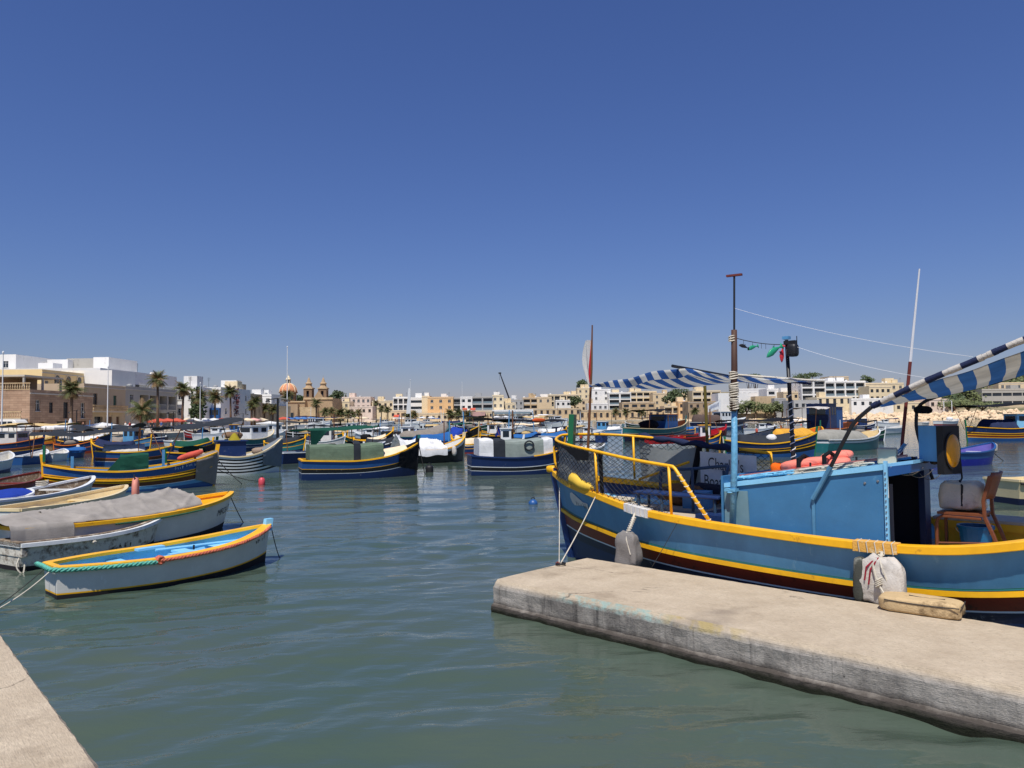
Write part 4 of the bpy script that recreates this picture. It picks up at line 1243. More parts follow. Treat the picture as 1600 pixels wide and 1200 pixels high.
o = MB().lathe([(.134, 0), (.143, 0), (.143, .014), (.134, .014)], (0, 0, 0), 28).build('bezel', rubber, lb); o.matrix_local = Matrix.Translation((.202, 0, .12)) @ Matrix.Rotation(math.pi / 2, 4, 'Y') @ Matrix.Scale(1.45, 4, (1, 0, 0))
mb = MB()
for k in range(6): wbox(mb, (-.35 + .09 * k, -.06 + .04 * (k % 3), -.01 + .015 * (k % 2)), (.10, .08, .07), 4, 2.5, .01, k)
mb.build('tool_clutter', rubber, lb, True)

# after well: benches, far side deck
MB().bb(bl(3.9, 0, 0).x, bl(6.2, 0, 0).x, bl(0, 4.05, 0).y, bl(0, 4.66, 0).y, 1.05, 1.085).build('side_bench', wood_deck, R)
MB().bb(bl(3.9, 0, 0).x, bl(6.2, 0, 0).x, bl(0, 4.05, 0).y, bl(0, 4.08, 0).y, .96, 1.048).build('bench_edge', P_yel, R)
MB().bb(bl(3.9, 0, 0).x, bl(6.2, 0, 0).x, bl(0, 4.10, 0).y, bl(0, 4.12, 0).y, .70, .96).build('bench_front', P_yel, R)
mb = MB(); r2 = random.Random(6)
for k in range(9): wbox(mb, bl(4.0 + .09 * k, 2.9 + .12 * (k % 4), .74), (.16, .16, .09), 5, 2.5, .03, k)
mb.build('cloth_bundle', C_grey, R, True)

# wooden chair
ch = thing('wooden_chair', 'brown bentwood chair standing in the stern of the large blue boat', 'chair', uv_(4.42, 3.28, .705), RZJ)
def ribbon(pts, w, th, y0, name, m, parent):
    mb = MB(); rs = []
    for i, p in enumerate(pts):
        a, b = pts[max(0, i - 1)], pts[min(len(pts) - 1, i + 1)]
        d = Vector((b[0] - a[0], 0, b[1] - a[1])).normalized(); n = Vector((-d.z, 0, d.x)) * th / 2
        c = Vector((p[0], y0, p[1]))
        rs.append([c - n + Vector((0, -w / 2, 0)), c - n + Vector((0, w / 2, 0)), c + n + Vector((0, w / 2, 0)), c + n + Vector((0, -w / 2, 0))])
    mb.rings(rs); o = mb.build(name, m, parent); b_ = o.modifiers.new('b', 'BEVEL'); b_.width = .006; b_.segments = 2
    return o
sc_ = 1.18
for y in (-.2, .2):
    ribbon([(-.20 * sc_, 0), (-.20 * sc_, .36 * sc_), (-.185 * sc_, .41 * sc_), (-.15 * sc_, .435 * sc_), (.18 * sc_, .43 * sc_)], .05, .03, y, 'front_leg', wood, ch)
    ribbon([(.36 * sc_, 0), (.27 * sc_, .28 * sc_), (.205 * sc_, .45 * sc_), (.20 * sc_, .60 * sc_), (.26 * sc_, .84 * sc_)], .05, .035, y, 'rear_leg', wood, ch)
MB().bb(-.19 * sc_, .20 * sc_, -.225, .225, .452 * sc_, .475 * sc_).build('seat', wood, ch)
mb = MB()
mb.grid(lambda a, b: Vector((.205 * sc_ + .075 * b * sc_ + .05 * (1 - (2 * a - 1) ** 2) + .0, -.22 + .44 * a, (.62 + .25 * b) * sc_)), 10, 5)
mb.build('backrest', wood, ch, True, thick=.018)
MB().tube([(-.2 * sc_, -.2, .2), (.28 * sc_, -.2, .25)], .012, 6).build('stretcher', wood, ch)
# canvas block on the chair seat
cb = thing('canvas_fender', 'dirty white canvas fender block resting on the wooden chair', 'fender', uv_(4.40, 3.34, 1.28), RZJ, 'canvas fenders')
mb = MB(); wbox(mb, (0, 0, .16), (.42, .30, .32), 18, 6, .034, 3); mb.build('bag', cloth('cloth_canvas_pale', (226, 218, 198), wear=L255(170, 158, 136), wear_amt=.2), cb, True)
mb = MB(); mb.tube([(-.02, -.03, .31), (0, 0, .36), (-.02, .02, .62)], .010, 5); mb.tube([(-.02, -.03, .33), (.03, -.15, .28), (.02, -.16, .05)], .012, 5); mb.build('cord', rope_d, cb)
# blue bucket
bk = thing('bucket', 'blue plastic bucket under the wooden chair', 'bucket', uv_(4.50, 3.42, .705), RZJ)
MB().lathe([(0, 0), (.13, 0), (.175, .36), (.19, .36), (.19, .39), (.165, .39), (.12, .02), (0, .02)], (0, 0, 0), 20).build('body', plastic_blue, bk)
MB().tube([(.18 * math.cos(a), .18 * math.sin(a) * .3 - .1, .36 - .1 * math.sin(a)) for a in np.linspace(0, math.pi, 12)], .006, 5).build('handle', steel, bk)

# fenders hung over the near side
def fender(u, v, z0, sx, sz, m, label, m2=None, seed=0, gw_m=None, dep=.22):
    f = thing('canvas_fender', label, 'fender', uv_(u, v, z0), RZJ, 'canvas fenders')
    mb = MB(); wbox(mb, (0, 0, sz / 2), (sx, dep, sz), 28, 4.0, .045, seed, .30); mb.build('bag', m, f, True)
    if m2: mb = MB(); wbox(mb, (-sx * .40, -.02, sz * .47), (sx * .22, dep * .95, sz * .93), 14, 5, .03, seed + 1, .2); mb.build('torn_end', m2, f, True)
    zg = fz(u) - z0 - .03; yg = (VC - fh(u)) - v - .05; mb = MB(); mb.tube([(0, 0, sz - .02), (.01, yg * .4, sz + .4 * (zg - sz)), (0, yg, zg)], .018, 7); mb.build('neck', rope_w, f, True)
    mb = MB()
    for k in range(max(4, int((zg - sz) / .028))): mb.tube([(.028 * math.cos(a), yg * k * .028 / max(.05, zg - sz) + .026 * math.sin(a), sz - .01 + .026 * k) for a in np.linspace(0, 6.28, 9)[:-1]], .009, 4, loop=True)
    mb.tube([(.0, -.03, sz), (.05, -dep * .5, sz * .82), (.12, -dep * .55, sz * .45)], .008, 5)
    struct(mb.build('lanyard', rope_w, f), 'stuff')
    return f
fender(.62, 2.02, .28, .34, .52, C_fgrey, 'grey canvas fender hung between bow and jetty end', seed=2)
fw = fender(3.90, 1.99, .36, .50, .50, C_canvas, 'torn white canvas fender tied to the yellow gunwale amidships', cloth('cloth_torn_dark', (74, 76, 70), wear=L255(150, 150, 140), wear_amt=.3), 5)
mb = MB(); mb.tube([(-.02, -.04, .5), (-.10, -.125, .40), (-.12, -.13, .26)], .009, 5); mb.tube([(-.0, -.04, .5), (-.06, -.125, .38), (-.08, -.13, .22)], .009, 5); mb.build('red_cord', cloth('cloth_cord_red', (150, 40, 56)), fw)
# cloth wrapped round the gunwale where the fenders hang
def wrap(u0, u1, m, name):
    mb = MB(); rs = []
    for k in range(9):
        u = u0 + (u1 - u0) * k / 8; t = (u + 1.95) / LU; p = big.P(t, 1, -1); e = .012 + .006 * noise.noise(Vector((k * 1.3, u, 0)))
        y0, y1, za, zb = p.y - .045 - e, p.y + .085 + e, p.z - .035 - e, p.z + .055 + e
        rs.append([Vector((p.x, y0, za)), Vector((p.x, y0, zb)), Vector((p.x, y1, zb)), Vector((p.x, y1, za))])
    mb.rings(rs); mb.build(name, m, R)
    mb = MB()
    for k in range(5):
        u = u0 + (u1 - u0) * (.12 + .19 * k); t = (u + 1.95) / LU; p = big.P(t, 1, -1)
        mb.tube([(p.x + .02, p.y - .066, p.z - .05), (p.x + .005, p.y - .066, p.z + .066), (p.x - .01, p.y + .10, p.z + .070)], .006, 4)
    struct(mb.build('lashing', rope_w, R), 'stuff')
wrap(.40, .86, C_white, 'gunwale_wrap'); wrap(3.60, 4.05, cloth('cloth_wrap_tan', (222, 168, 82), wear=L255(226, 206, 160), wear_amt=.3, wear_scale=9), 'gunwale_wrap')
# canvas fender lying on the jetty
pf = thing('canvas_fender', 'long tan canvas fender lying flat on the jetty edge', 'fender', uv_(4.33, 1.80, .39), RZJ + .10, 'canvas fenders')
mb = MB(); wbox(mb, (0, 0, .075), (.74, .34, .155), 20, 6, .022, 8); mb.build('bag', cloth('cloth_fender_tan', (196, 170, 128), wear=L255(134, 112, 82), wear_amt=.35, wear_scale=4), pf, True)
mb = MB()
for a, b in (((-.3, -.172, .12), (.36, -.172, .12)), ((.372, -.15, .13), (.372, .15, .13)), ((-.1, .0, .157), (.22, .0, .157))): mb.tube(sag_line(a, b, .01, 10), .005, 4)
mb.build('seam', rope_d, pf)
mb = MB(); mb.tube(smooth_path([Vector((-.34, .05, .12)), Vector((-.42, .1, .25)), Vector((-.46, .12, .42))], 5), .012, 5)
for k in range(4): mb.tube([(-.40 + .03 * math.cos(a), .09 + .03 * math.sin(a), .2 + .02 * k + .02 * math.cos(a)) for a in np.linspace(0, 6.28, 9)[:-1]], .010, 4, loop=True)
mb.build('cord', rope_w, pf)
# mooring lines of the large boat
ring_p = uv_(.09, 1.2, .42)
rope(uv_(-.30, 2.53, 1.22), ring_p, .03, rope_w, 'pale mooring rope from the yellow gunwale to the iron ring', .009)
rope(uv_(-1.78, 3.40, 1.33), ring_p + Vector((-.02, .02, 0)), .12, rope_w, 'slack pale mooring rope hanging from the bow tip to the iron ring', .007)
rope(uv_(1.35, 2.14, 1.0), uv_(1.05, 1.93, .37), .01, rope_d, 'thin dark cord hanging down the blue hull to the jetty', .004)

# ------------------------------------------------------------------ the other boats of the harbour
def prof_double(B, p=2.3, q=.8):
    return lambda t: B / 2 * max(0.0, 1 - abs(2 * t - 1) ** p) ** q
def prof_transom(B, tr=.72):
    def f(t):
        if t < .45: return B / 2 * (tr + (1 - tr) * (1 - ((.45 - t) / .45) ** 2))
        return B / 2 * max(0.0, 1 - ((t - .45) / .55) ** 2.6) ** .85
    return f
def sheer(zst, zm, zb):
    return herm([0, .2, .45, .7, .88, 1], [zst, zm + (zst - zm) * .35, zm, zm + (zb - zm) * .22, zm + (zb - zm) * .62, zb])

def mk(label, sp, bp, B, zz, bands, rail=P_yel, lin=P_lblue, deck=None, transom=False, zd=None, ns=20, posts=None, tr=.72, group='boats moored in the harbour', name='fishing_boat', cat='boat', rake=(.1, .2), ext=.25, railw=(.03, .05, .028), smooth=True):
    """boat whose waterline runs from the place sp (stern) to the place bp (bow) of the photograph"""
    a, b = (gp(*sp) if len(sp) == 2 else Vector(sp)), (gp(*bp) if len(bp) == 2 else Vector(bp))
    a.z = b.z = 0
    d = b - a; L = d.length + ext
    o = Boat(name, label, cat, (a + b) / 2, math.atan2(d.y, d.x), L, sheer(*zz), prof_transom(B, tr) if transom else prof_double(B), rake=rake, ns=ns, group=group)
    o.hull(bands, smooth)
    o.strip('gunwale', rail, 1.0, out=railw[0], inn=railw[1], hz=railw[2], lift=.005)
    o.inside(zd if zd is not None else max(.08, zz[1] * .45), lin, deck or lin)
    if posts:
        if posts[0] is not None: o.post(0, posts[0], posts[2], w=.08, d=.1, name='stern_post')
        o.post(1, posts[1], posts[2], w=.08, d=.1)
    return o

def luzzu_bands(top, mid, low, l1=P_yel, l2=P_white, bottom=None):
    return [(.38, low), (.50, low), (.525, l2), (.66, mid), (.69, l1), (1.0, top)]

# --- dinghy in front, pale grey with yellow rim
d1 = mk('pale grey dinghy with yellow rim and sky blue inside, nearest on the left', (86, 932), (416, 876), 1.30, (.42, .40, .60),
        [(.50, P_anti), (.53, P_yel), (1.0, P_grey)], P_yel, P_lblue, P_lblue, True, .10, 40, name='dinghy', ext=.12, railw=(.035, .12, .022), rake=(.02, .12), tr=.42)
d1.post(1, .11, P_lblue, w=.10, d=.10, r0=.9)
for t, z, w in ((.30, .28, .22), (.60, .30, .22)): d1.thwart(t, P_lblue, z, w)
mb = MB(); T = [.72, .78, .84, .90, .95]
mb.rings([[Vector((d1.xr(t, .9), -max(.02, d1.half(t, .85) - .05), .34 + .1 * (t - .7))), Vector((d1.xr(t, .9), max(.02, d1.half(t, .85) - .05), .34 + .1 * (t - .7)))] for t in T], closed=False); mb.build('fore_deck', P_lblue, d1.root)
MB().box(((.17 - .5) * d1.L, -.22, .36), (.34, .24, .05)).build('stern_seat', P_yel, d1.root)
for x, y in ((-.02, -.42), (-.15, .44)):
    MB().box((x, y, .41), (.42, .12, .035), rz=.05).build('rowlock_board', P_lblue, d1.root)
MB().tube([(.22, -.25, .12), (.22, -.25, .48)], .015, 6).build('iron_pin', blk_metal, d1.root)
MB().tube([(-.2, .12, .42), (1.35, .05, .40)], .022, 6).build('oar', P_lblue, d1.root)
mb = MB(); twisted(mb, [d1.P(t, 1, -1) + Vector((0, -.045, .0)) for t in np.linspace(.36, .985, 50)], .028, .16); mb.build('rope_fender', rope_rust, d1.root, True)
mb = MB(); twisted(mb, [d1.P(0, 1, 1) + Vector((-.06, .1, 0)), d1.P(0, 1, 1) + Vector((-.06, -.1, 0)), d1.P(0, 1, -1) + Vector((-.07, .05, -.01)), d1.P(.01, 1, -1) + Vector((0, -.05, -.01))] + [d1.P(t, 1, -1) + Vector((0, -.045, -.015)) for t in np.linspace(.03, .36, 26)], .034, .18); mb.build('rope_fender', rope_teal, d1.root, True)
mb = MB()
for k in range(7):
    a = k * .9; mb.tube([Vector((-.46, -.64, .40)) + Vector((.05 * math.cos(q + a), .04 * math.sin(q), .05 * math.sin(q + a))) for q in np.linspace(0, 6.28, 9)[:-1]], .018, 5, loop=True)
mb.build('rope_knot', rope_rust, d1.root, True)
marks(d1, .86, .80, -1, 4, .10, black_letters, 1)
rope(d1.world((d1.L / 2 + .02, 0, .62)), gp(437, 872), .05, rope_d, 'dark mooring line from the bow of the nearest dinghy into the water', .008)
rope(d1.world((-d1.L / 2, -.2, .45)), gp(-60, 975), .10, rope_w, 'pale stern rope of the nearest dinghy running off to the left', .008)
rope(d1.world((-d1.L / 2, .1, .42)), gp(-70, 990), .05, rope_d, 'dark stern rope of the nearest dinghy running off to the left', .006)

# --- old flaking dinghy
d2 = mk('old flaking white dinghy with bare wooden rail behind the nearest dinghy', (30, 888), (240, 852), 1.05, (.42, .40, .54),
        [(.52, P_anti), (1.0, P_old)], P_white, P_oldwood, P_oldwood, True, .08, 26, name='dinghy', ext=.35, railw=(.05, .03, .03), rake=(.05, .25))
d2.strip('inner_rail', P_oldwood, 1.0, out=-.02, inn=.10, hz=.035, lift=.02)
d2.thwart(.3, P_oldwood, .26, .2); d2.thwart(.6, P_oldwood, .28, .2)
mb = MB(); twisted(mb, [Vector((-.30, y, .38 + .05 * math.sin(y * 3))) for y in np.linspace(-.6, .5, 12)], .03, .1); mb.build('rope_coil', rope_w, d2.root, True)
MB().box((-d2.L / 2 + .04, 0, .30), (.08, .85, .12)).build('transom_board', P_old, d2.root)
mb = MB(); mb.tube(smooth_path([Vector((-1.32, -.3, .3)), Vector((-1.42, -.35, .1)), Vector((-1.36, -.42, -.02)), Vector((-1.3, -.36, .15))], 5), .012, 5); mb.build('stern_rope', rope_w, d2.root)
marks(d2, .52, .60, -1, 5, .11, black_letters, 2)

# --- grey boat under a tarpaulin
d3 = mk('pale boat with yellow rim half covered by a grey tarpaulin, black number on bow', (22, 880), (352, 824), 1.65, (.62, .58, .76),
        [(.30, P_anti), (.43, P_anti), (1.0, P_grey)], P_yel, P_yel, P_yel, True, .25, 36, name='dinghy', ext=.35, railw=(.04, .07, .03), rake=(.05, .35))
tarp_m = cloth('cloth_tarpaulin', (150, 144, 136), var=.2)
d3.tarpaulin(-.05, .15, .20, tarp_m, 1.09, .34, herm([0, .5, 1], [.5, .9, 1.0]), 3, 40, 40, .035, 'tarpaulin_end')
d3.tarpaulin(.11, .72, .36, tarp_m, .94, .0, herm([0, .12, .3, .5, .7, .88, 1], [.55, .6, .62, .72, .85, 1.0, .7]), 8, 90, 44, .045)
mb = MB(); twisted(mb, [d3.P(t, 1, -1) + Vector((0, -.045, -.04)) for t in np.linspace(.30, .72, 40)], .016, .07); mb.build('rope_edge', rope_green, d3.root)
d3.letters('MFC6 70', .20, .84, .66, -1, black_letters)
rope(d3.world((d3.L / 2 - .1, 0, .80)), gp(381, 818), .03, rope_d, 'dark mooring line from the bow of the tarpaulin boat into the water', .010)
rope(d3.world((-d3.L / 2, -.3, .42)), gp(-40, 872), .06, rope_w, 'pale stern rope of the tarpaulin boat running off to the left', .008)

# --- narrow cream boat behind it, and the white boat with lettering
d4 = mk('narrow cream dinghy with white rail lying behind the tarpaulin boat', (10, 825), (192, 792), 1.3, (.42, .40, .58), [(.36, P_anti), (1.0, P_grey)], P_cream, P_cream, P_cream, True, .12, 22, name='dinghy', rake=(.0, .3), railw=(.04, .06, .03))
d4.thwart(.35, P_cream, .3); d4.thwart(.65, P_cream, .34)
d5 = mk('long white boat with grey rail and small lettering on its bow', (-70, 820), (141, 781), 1.5, (.5, .45, .70), [(.42, P_anti), (1.0, P_grey)], P_white, P_oldwood, P_grey, True, .2, 26, name='dinghy', rake=(.0, .35), railw=(.04, .07, .03))
marks(d5, .82, .66, -1, 6, .13, black_letters, 3); d5.thwart(.5, P_grey, .38); d5.thwart(.72, P_grey, .45)
mb = MB(); twisted(mb, [Vector((.55 + .14 * math.cos(a), .1 + .14 * math.sin(a), .62 + .008 * a)) for a in np.linspace(0, 18, 60)], .02, .07); mb.build('rope_coil', rope_w, d5.root, True)
d6 = mk('grey boat with dark red rail and red upper strake at the left edge', (-60, 792), (58, 769), 1.5, (.5, .48, .68), [(.40, P_anti), (.80, P_grey), (1.0, P_red)], P_red, P_oldwood, P_oldwood, True, .25, 22, rake=(.0, .3))
d6.thwart(.6, P_red, .45)
d7 = mk('small dinghy under a blue cover beside the red railed boat', (-40, 806), (40, 793), 1.2, (.4, .38, .5), [(.4, P_anti), (1.0, P_blue)], P_white, P_blue, P_blue, True, .1, 18, name='dinghy', rake=(.0, .2))
d7.cover(.0, .8, .12, C_royal, nz=.04, seed=3)

# --- luzzu with green tarp and cloth over the bow
e1 = mk('blue and yellow luzzu with green tarp amidships and grey cloth over its bow', (72, 772), (334, 759), 2.0, (.98, .70, 1.22),
        [(.36, P_blue), (.46, P_sky), (.475, P_white), (.60, P_brown), (.64, P_yel), (.74, P_brown), (.77, P_yel), (1.0, P_blue)], P_yel, P_sky, P_brown, False, .4, 44, (.35, .30, P_yel), name='luzzu', rake=(.05, .15))
e1.strip('rubbing_strake', P_yel, .70, out=.03, inn=.005, hz=.02)
e1.tent(.42, .58, .52, C_green, y=.62, nz=.04, seed=4, name='tarp')
mb = MB(); mb.add([(-.42, -.58, .72), (-.42, -.5, 1.22), (-.85, -.62, .70)], [(0, 1, 2)]); mb.build('tarp_corner', C_green, e1.root)
e1.bowcloth(.86, C_grey, .22, 5)
mb = MB(); wbox(mb, (0, 0, 0), (.95, .22, .22), 10, 2.6, .03); o = mb.build('fender_roll', cloth('cloth_fender_red', (206, 92, 76)), e1.root, True); o.location = (e1.L / 2 - .95, -.35, 1.16); o.rotation_euler = (0, -.28, .3)
for x, h in ((.95, .9), (-1.9, .75)): MB().box((x, .6, .45 + h / 2), (.09, .09, h)).build('mooring_post', P_sky, e1.root)
MB().box((-e1.L / 2 + .05, 0, 1.35), (.07, .26, .55)).build('stern_board', P_green, e1.root)
marks(e1, .72, .86, -1, 8, .13, white_letters, 5)
rope(e1.world((e1.L / 2, 0, .95)), gp(378, 756), .04, rope_d, 'dark mooring line from the cloth covered luzzu bow to the water', .014)
rope(e1.world((e1.L / 2, 0, .6)), gp(408, 752), .10, rope_d, 'second dark mooring line from the striped boat to the water', .012)

# --- black and white striped boat
bands = [(.34, P_white)]
for k in range(9): bands.append((.34 + .062 * (k + 1), P_black if k % 2 == 0 else P_white))
bands.append((1.0, P_white))
e2 = mk('white boat with thin black stripes along its hull and grey cloth stem', (318, 742), (436, 737), 2.1, (.95, .78, 1.55), bands, P_cream, P_grey, P_grey, False, .4, 36, (.2, .1, P_cream), name='luzzu', rake=(.05, .12))
e2.cabin(-1.1, .1, .5, .6, 1.45, P_deep, P_deep, False)
e2.bowcloth(.72, cloth('cloth_stem_grey', (120, 126, 130)), .28, 9)
mb = MB(); mb.grid(lambda a, b: Vector((-.6 + .5 * a, -.5 + .9 * b, 1.48 + .35 * math.sin(math.pi * a) * math.sin(math.pi * b))), 8, 8); mb.build('yellow_oilskin', cloth('cloth_olive_yellow', (150, 136, 40)), e2.root, True)
mb = MB(); wbox(mb, (.9, 0, .98), (1.0, .8, .34), 10, 2.5, .05); mb.build('net_heap', cloth('cloth_net_heap', (150, 132, 116), wear=L255(90, 70, 60), wear_amt=.4), e2.root, True)
marks(e2, .52, .84, -1, 7, .13, black_letters, 6)

# --- navy boat under a sage tent
e3 = mk('navy boat under a sage green tent with black cloth over the bow', (474, 749), (649, 742), 1.9, (.78, .72, 1.35),
        [(.40, P_deep), (.52, P_deep), (.54, P_white), (.68, P_black), (.70, P_yel), (1.0, P_blue)], P_yel, P_deep, P_deep, True, .35, 40, name='luzzu', rake=(.0, .12))
e3.post(1, .35, P_black, w=.12, d=.12); 
e3.tent(.06, .66, .62, C_sage, seed=2)
mb = MB(); w_ = e3.hb(.4) * .985; mb.rings([[Vector((x, w_ * a, .74 + .70 * b)) for a, b in ((-1.0, 0), (-.985, .6), (-.95, .96), (-.6, 1.06), (0, 1.09), (.6, 1.06), (.95, .96), (.985, .6), (1.0, 0))] for x in (-.45, -.32, -.18)], closed=False); mb.build('tent_band', C_dark, e3.root)
e3.cover(.66, .88, .22, C_cream, p=2, over=.98, drop=.02, nz=.02, seed=6, name='bow_cover', hprof=herm([0, .5, 1], [1.2, 1, .6]))
e3.bowcloth(.80, C_black, .30, 3)
MB().box((e3.L / 2 + .02, 0, 1.62), (.12, .2, .16)).build('stem_cap', P_teal, e3.root)
bu = thing('mooring_buoy', 'black drum buoy beside the sage tent boat', 'buoy', gp(671, 738)); mb = MB(); mb.lathe([(0, -.2), (.16, -.2), (.18, -.05), (.18, .2), (.16, .3), (0, .3)], (0, 0, 0), 14); mb.build('drum', rubber, bu, True); MB().tube([(.07 * math.cos(a), 0, .34 + .07 * math.sin(a)) for a in np.linspace(0, 6.28, 11)[:-1]], .02, 5, loop=True).build('eye', blk_metal, bu)
rope(e3.world((e3.L / 2, 0, 1.45)), gp(664, 741), .02, rope_d, 'black mooring line from the sage tent boat to its drum buoy', .02)

# --- green awning boat behind it
e4 = mk('dark blue boat with white rail and long green awning behind the sage tent', (432, 725), (600, 712), 1.9, (.6, .55, .9), [(.40, P_deep), (1.0, P_deep)], P_white, P_deep, P_deep, True, .2, 24)
e4.awning(-2.9, 2.4, 1.0, 1.0, 1.75, 1.9, C_green, sag=.05, crown=.1, seed=2, base=.4)
mb = MB(); mb.grid(lambda a, b: Vector((-2.95 + 1.3 * a, -1.0 - .05 * b, 1.75 - b * (1.15 * (1 - a)) + .02)), 10, 8); mb.build('awning_flap', C_green, e4.root, True)
mb = MB(); wbox(mb, (-.4, 0, .75), (1.0, .8, .4), 8, 2.5, .05); mb.build('net_heap', cloth('cloth_net_sage', (118, 122, 96)), e4.root, True)

# --- white tarp boat with black hull
e5 = mk('black hulled boat under a white tarpaulin with a white float at its side', (632, 724), (723, 720), 2.1, (.72, .7, 1.35), [(.62, P_black), (.85, P_black), (.93, P_white), (1.0, P_white)], P_yel, P_grey, P_grey, True, .3, 30, name='luzzu', rake=(.0, .12))
e5.tarpaulin(-.10, .58, .62, C_white, 1.04, .34, herm([0, .2, .6, 1], [1.3, .8, .9, .7]), 5, 60, 40, .07)
e5.post(1, .25, P_cream, w=.12, d=.12)
MB().tube([(.6, 0, .7), (.6, 0, 2.2)], .03, 6).build('pole', wood_pole, e5.root)
mb = MB(); wbox(mb, e5.world((.7, -1.05, .62)), (.26, .26, .52), 8, 2.5, .03); tag(mb.build('float', C_canvas, None, True), 'white float hung on the side of the white tarpaulin boat', 'float')

# --- navy boat with grey and white canopy, VLT lettering
e6 = mk('navy boat with white stripes under a grey and white canvas tent', (738, 742), (888, 738), 1.9, (.82, .72, 1.15), [(.28, P_black), (.45, P_deep), (.47, P_white), (.60, P_black), (.63, P_white), (1.0, P_deep)], P_deep, P_deep, P_deep, True, .35, 36, name='luzzu', rake=(.0, .12))
e6.strip('yellow_rail', P_yel, 1.0, out=.035, inn=.05, hz=.02, t0=.58, t1=1.0, lift=.03)
C_tent = cloth('cloth_tent_grey', (150, 160, 152), trans=.2)
e6.tent(.07, .20, .72, C_white, seed=1, ends=(1, 0)); e6.tent(.2005, .31, .72, C_dark, seed=2, ends=(0, 0), name='tent_band'); e6.tent(.3105, .68, .70, C_tent, seed=3, ends=(0, 0)); e6.tent(.6805, .78, .64, C_white, seed=4, ends=(0, 1), y=.93)
e6.letters('VLT', .19, .86, .80, -1, white_letters)
mb = MB(); mb.tube([Vector((.15 + .19 * math.cos(a), -.955, 1.22 + .19 * math.sin(a))) for a in np.linspace(0, 6.28, 17)[:-1]], .035, 6, loop=True); mb.build('ring_shadow', C_dark, e6.root, True)  # ring-shaped shadow on the tent side, modelled as a charcoal ring

# --- floats and buoys on the water
def buoy(px, py, r, m, label, h=1.0, name='mooring_buoy'):
    p = gp(px, py); o = thing(name, label, 'buoy', p, 0, 'buoys on the water')
    MB().lathe([(0, -r * .6), (r * .8, -r * .5), (r, 0), (r * .95, r * h), (r * .5, r * (h + .5)), (0, r * (h + .6))], (0, 0, 0), 14).build('body', m, o, True)
    MB().tube([(r * .3 * math.cos(a), 0, r * (h + .7) + r * .3 * math.sin(a)) for a in np.linspace(0, 6.28, 9)[:-1]], r * .1, 4, loop=True).build('eye', blk_metal, o)
b = buoy(409, 757, .12, buoy_red, 'pale red barrel buoy floating right of the striped boat', 1.6)
buoy(833, 788, .13, P_blue, 'small round blue buoy floating in open water left of the large boat', .5)
# pink ring fender standing on the tarpaulin boat
rf = thing('ring_fender', 'faded pink ring fender standing up behind the grey tarpaulin', 'fender', d3.world((.45, .62, .62)), .4)
MB().tube([(.0, .17 * math.cos(a), .30 + .26 * math.sin(a)) for a in np.linspace(0, 6.28, 25)[:-1]], .06, 9, loop=True).build('ring', mat('ring_pink', L255(206, 132, 112), .6, .15), rf, True)
MB().tube([(0, -.1, .5), (-.02, -.1, .68)], .015, 5).build('ring_cord', rope_d, rf)

# --- moored along the left side and further back
f1 = mk('blue boat with white and brown stripes and pale cover near the dark awnings', (150, 728), (268, 724), 1.9, (.8, .72, 1.0), luzzu_bands(P_blue, P_brown, P_blue, P_orange, P_white), P_yel, P_blue, P_blue, False, .35, 26, (.2, .2, P_blue), name='luzzu')
f1.cover(.12, .62, .35, C_canvas, p=1.8, over=.95, drop=.0, nz=.06, seed=5)
f1.awning(-4.8, .2, 1.1, 1.1, 1.75, 1.95, C_dark, sag=.16, crown=.12, seed=4)
f2 = mk('black and yellow luzzu under the dark awning next to the striped boat', (262, 734), (336, 728), 1.8, (.85, .75, 1.2), luzzu_bands(P_deep, P_black, P_black, P_yel, P_yel), P_yel, P_brown, P_brown, False, .35, 26, (.25, .35, P_green), name='luzzu')
f2.awning(-1.6, 2.6, 1.1, .9, 2.0, 2.45, C_dark, sag=.15, crown=.1, seed=1)
mb = MB(); wbox(mb, (0, 0, .9), (1.4, .9, .4), 8, 2.5, .08); mb.build('gear_heap', cloth('cloth_gear_green', (52, 70, 46)), f2.root, True)
f3 = mk('dark blue luzzu with white wheelhouse roof at the far left mooring', (-30, 712), (66, 711), 2.2, (1.0, .85, 1.3), luzzu_bands(P_deep, P_brown, P_deep, P_orange, P_yel), P_orange, P_brown, P_brown, False, .4, 24, (.2, .3, P_deep), name='luzzu')
f3.awning(-2.6, 1.0, 1.2, 1.0, 2.2, 2.3, C_tan, sag=.1, seed=3)
f3.cabin(-.6, .8, .7, .8, 1.7, P_grey)
f4 = mk('small bright blue dinghy with white rail at the left mooring', (24, 727), (70, 722), 1.3, (.5, .45, .75), [(.4, P_blue), (1.0, P_blue)], P_white, P_grey, P_grey, True, .15, 18, name='dinghy')
f5 = mk('small white dinghy lying beside the bright blue one', (72, 722), (98, 719), 1.3, (.5, .45, .7), [(.4, P_grey), (1.0, P_white)], P_white, P_grey, P_grey, True, .15, 18, name='dinghy')
f6 = mk('low teal blue dinghy with closed cover beyond the white dinghy', (100, 716), (127, 714), 1.4, (.5, .45, .65), [(.4, P_teal), (1.0, P_blue)], P_blue, P_blue, P_blue, True, .15, 18, name='dinghy'); f6.cover(.1, .8, .15, C_blue, seed=4)
f7 = mk('white hulled boat with blue bottom cut by the left picture edge', (-55, 745), (12, 733), 1.6, (.6, .55, .9), [(.5, P_deep), (1.0, P_white)], P_white, P_grey, P_grey, True, .2, 18)
f8 = mk('blue luzzu with orange line and dark blue hanging cover', (90, 706), (170, 705), 2.2, (1.0, .8, 1.4), luzzu_bands(P_deep, P_blue, P_blue, P_yel, P_orange), P_yel, P_blue, P_blue, False, .4, 22, (.3, .3, P_blue), name='luzzu')
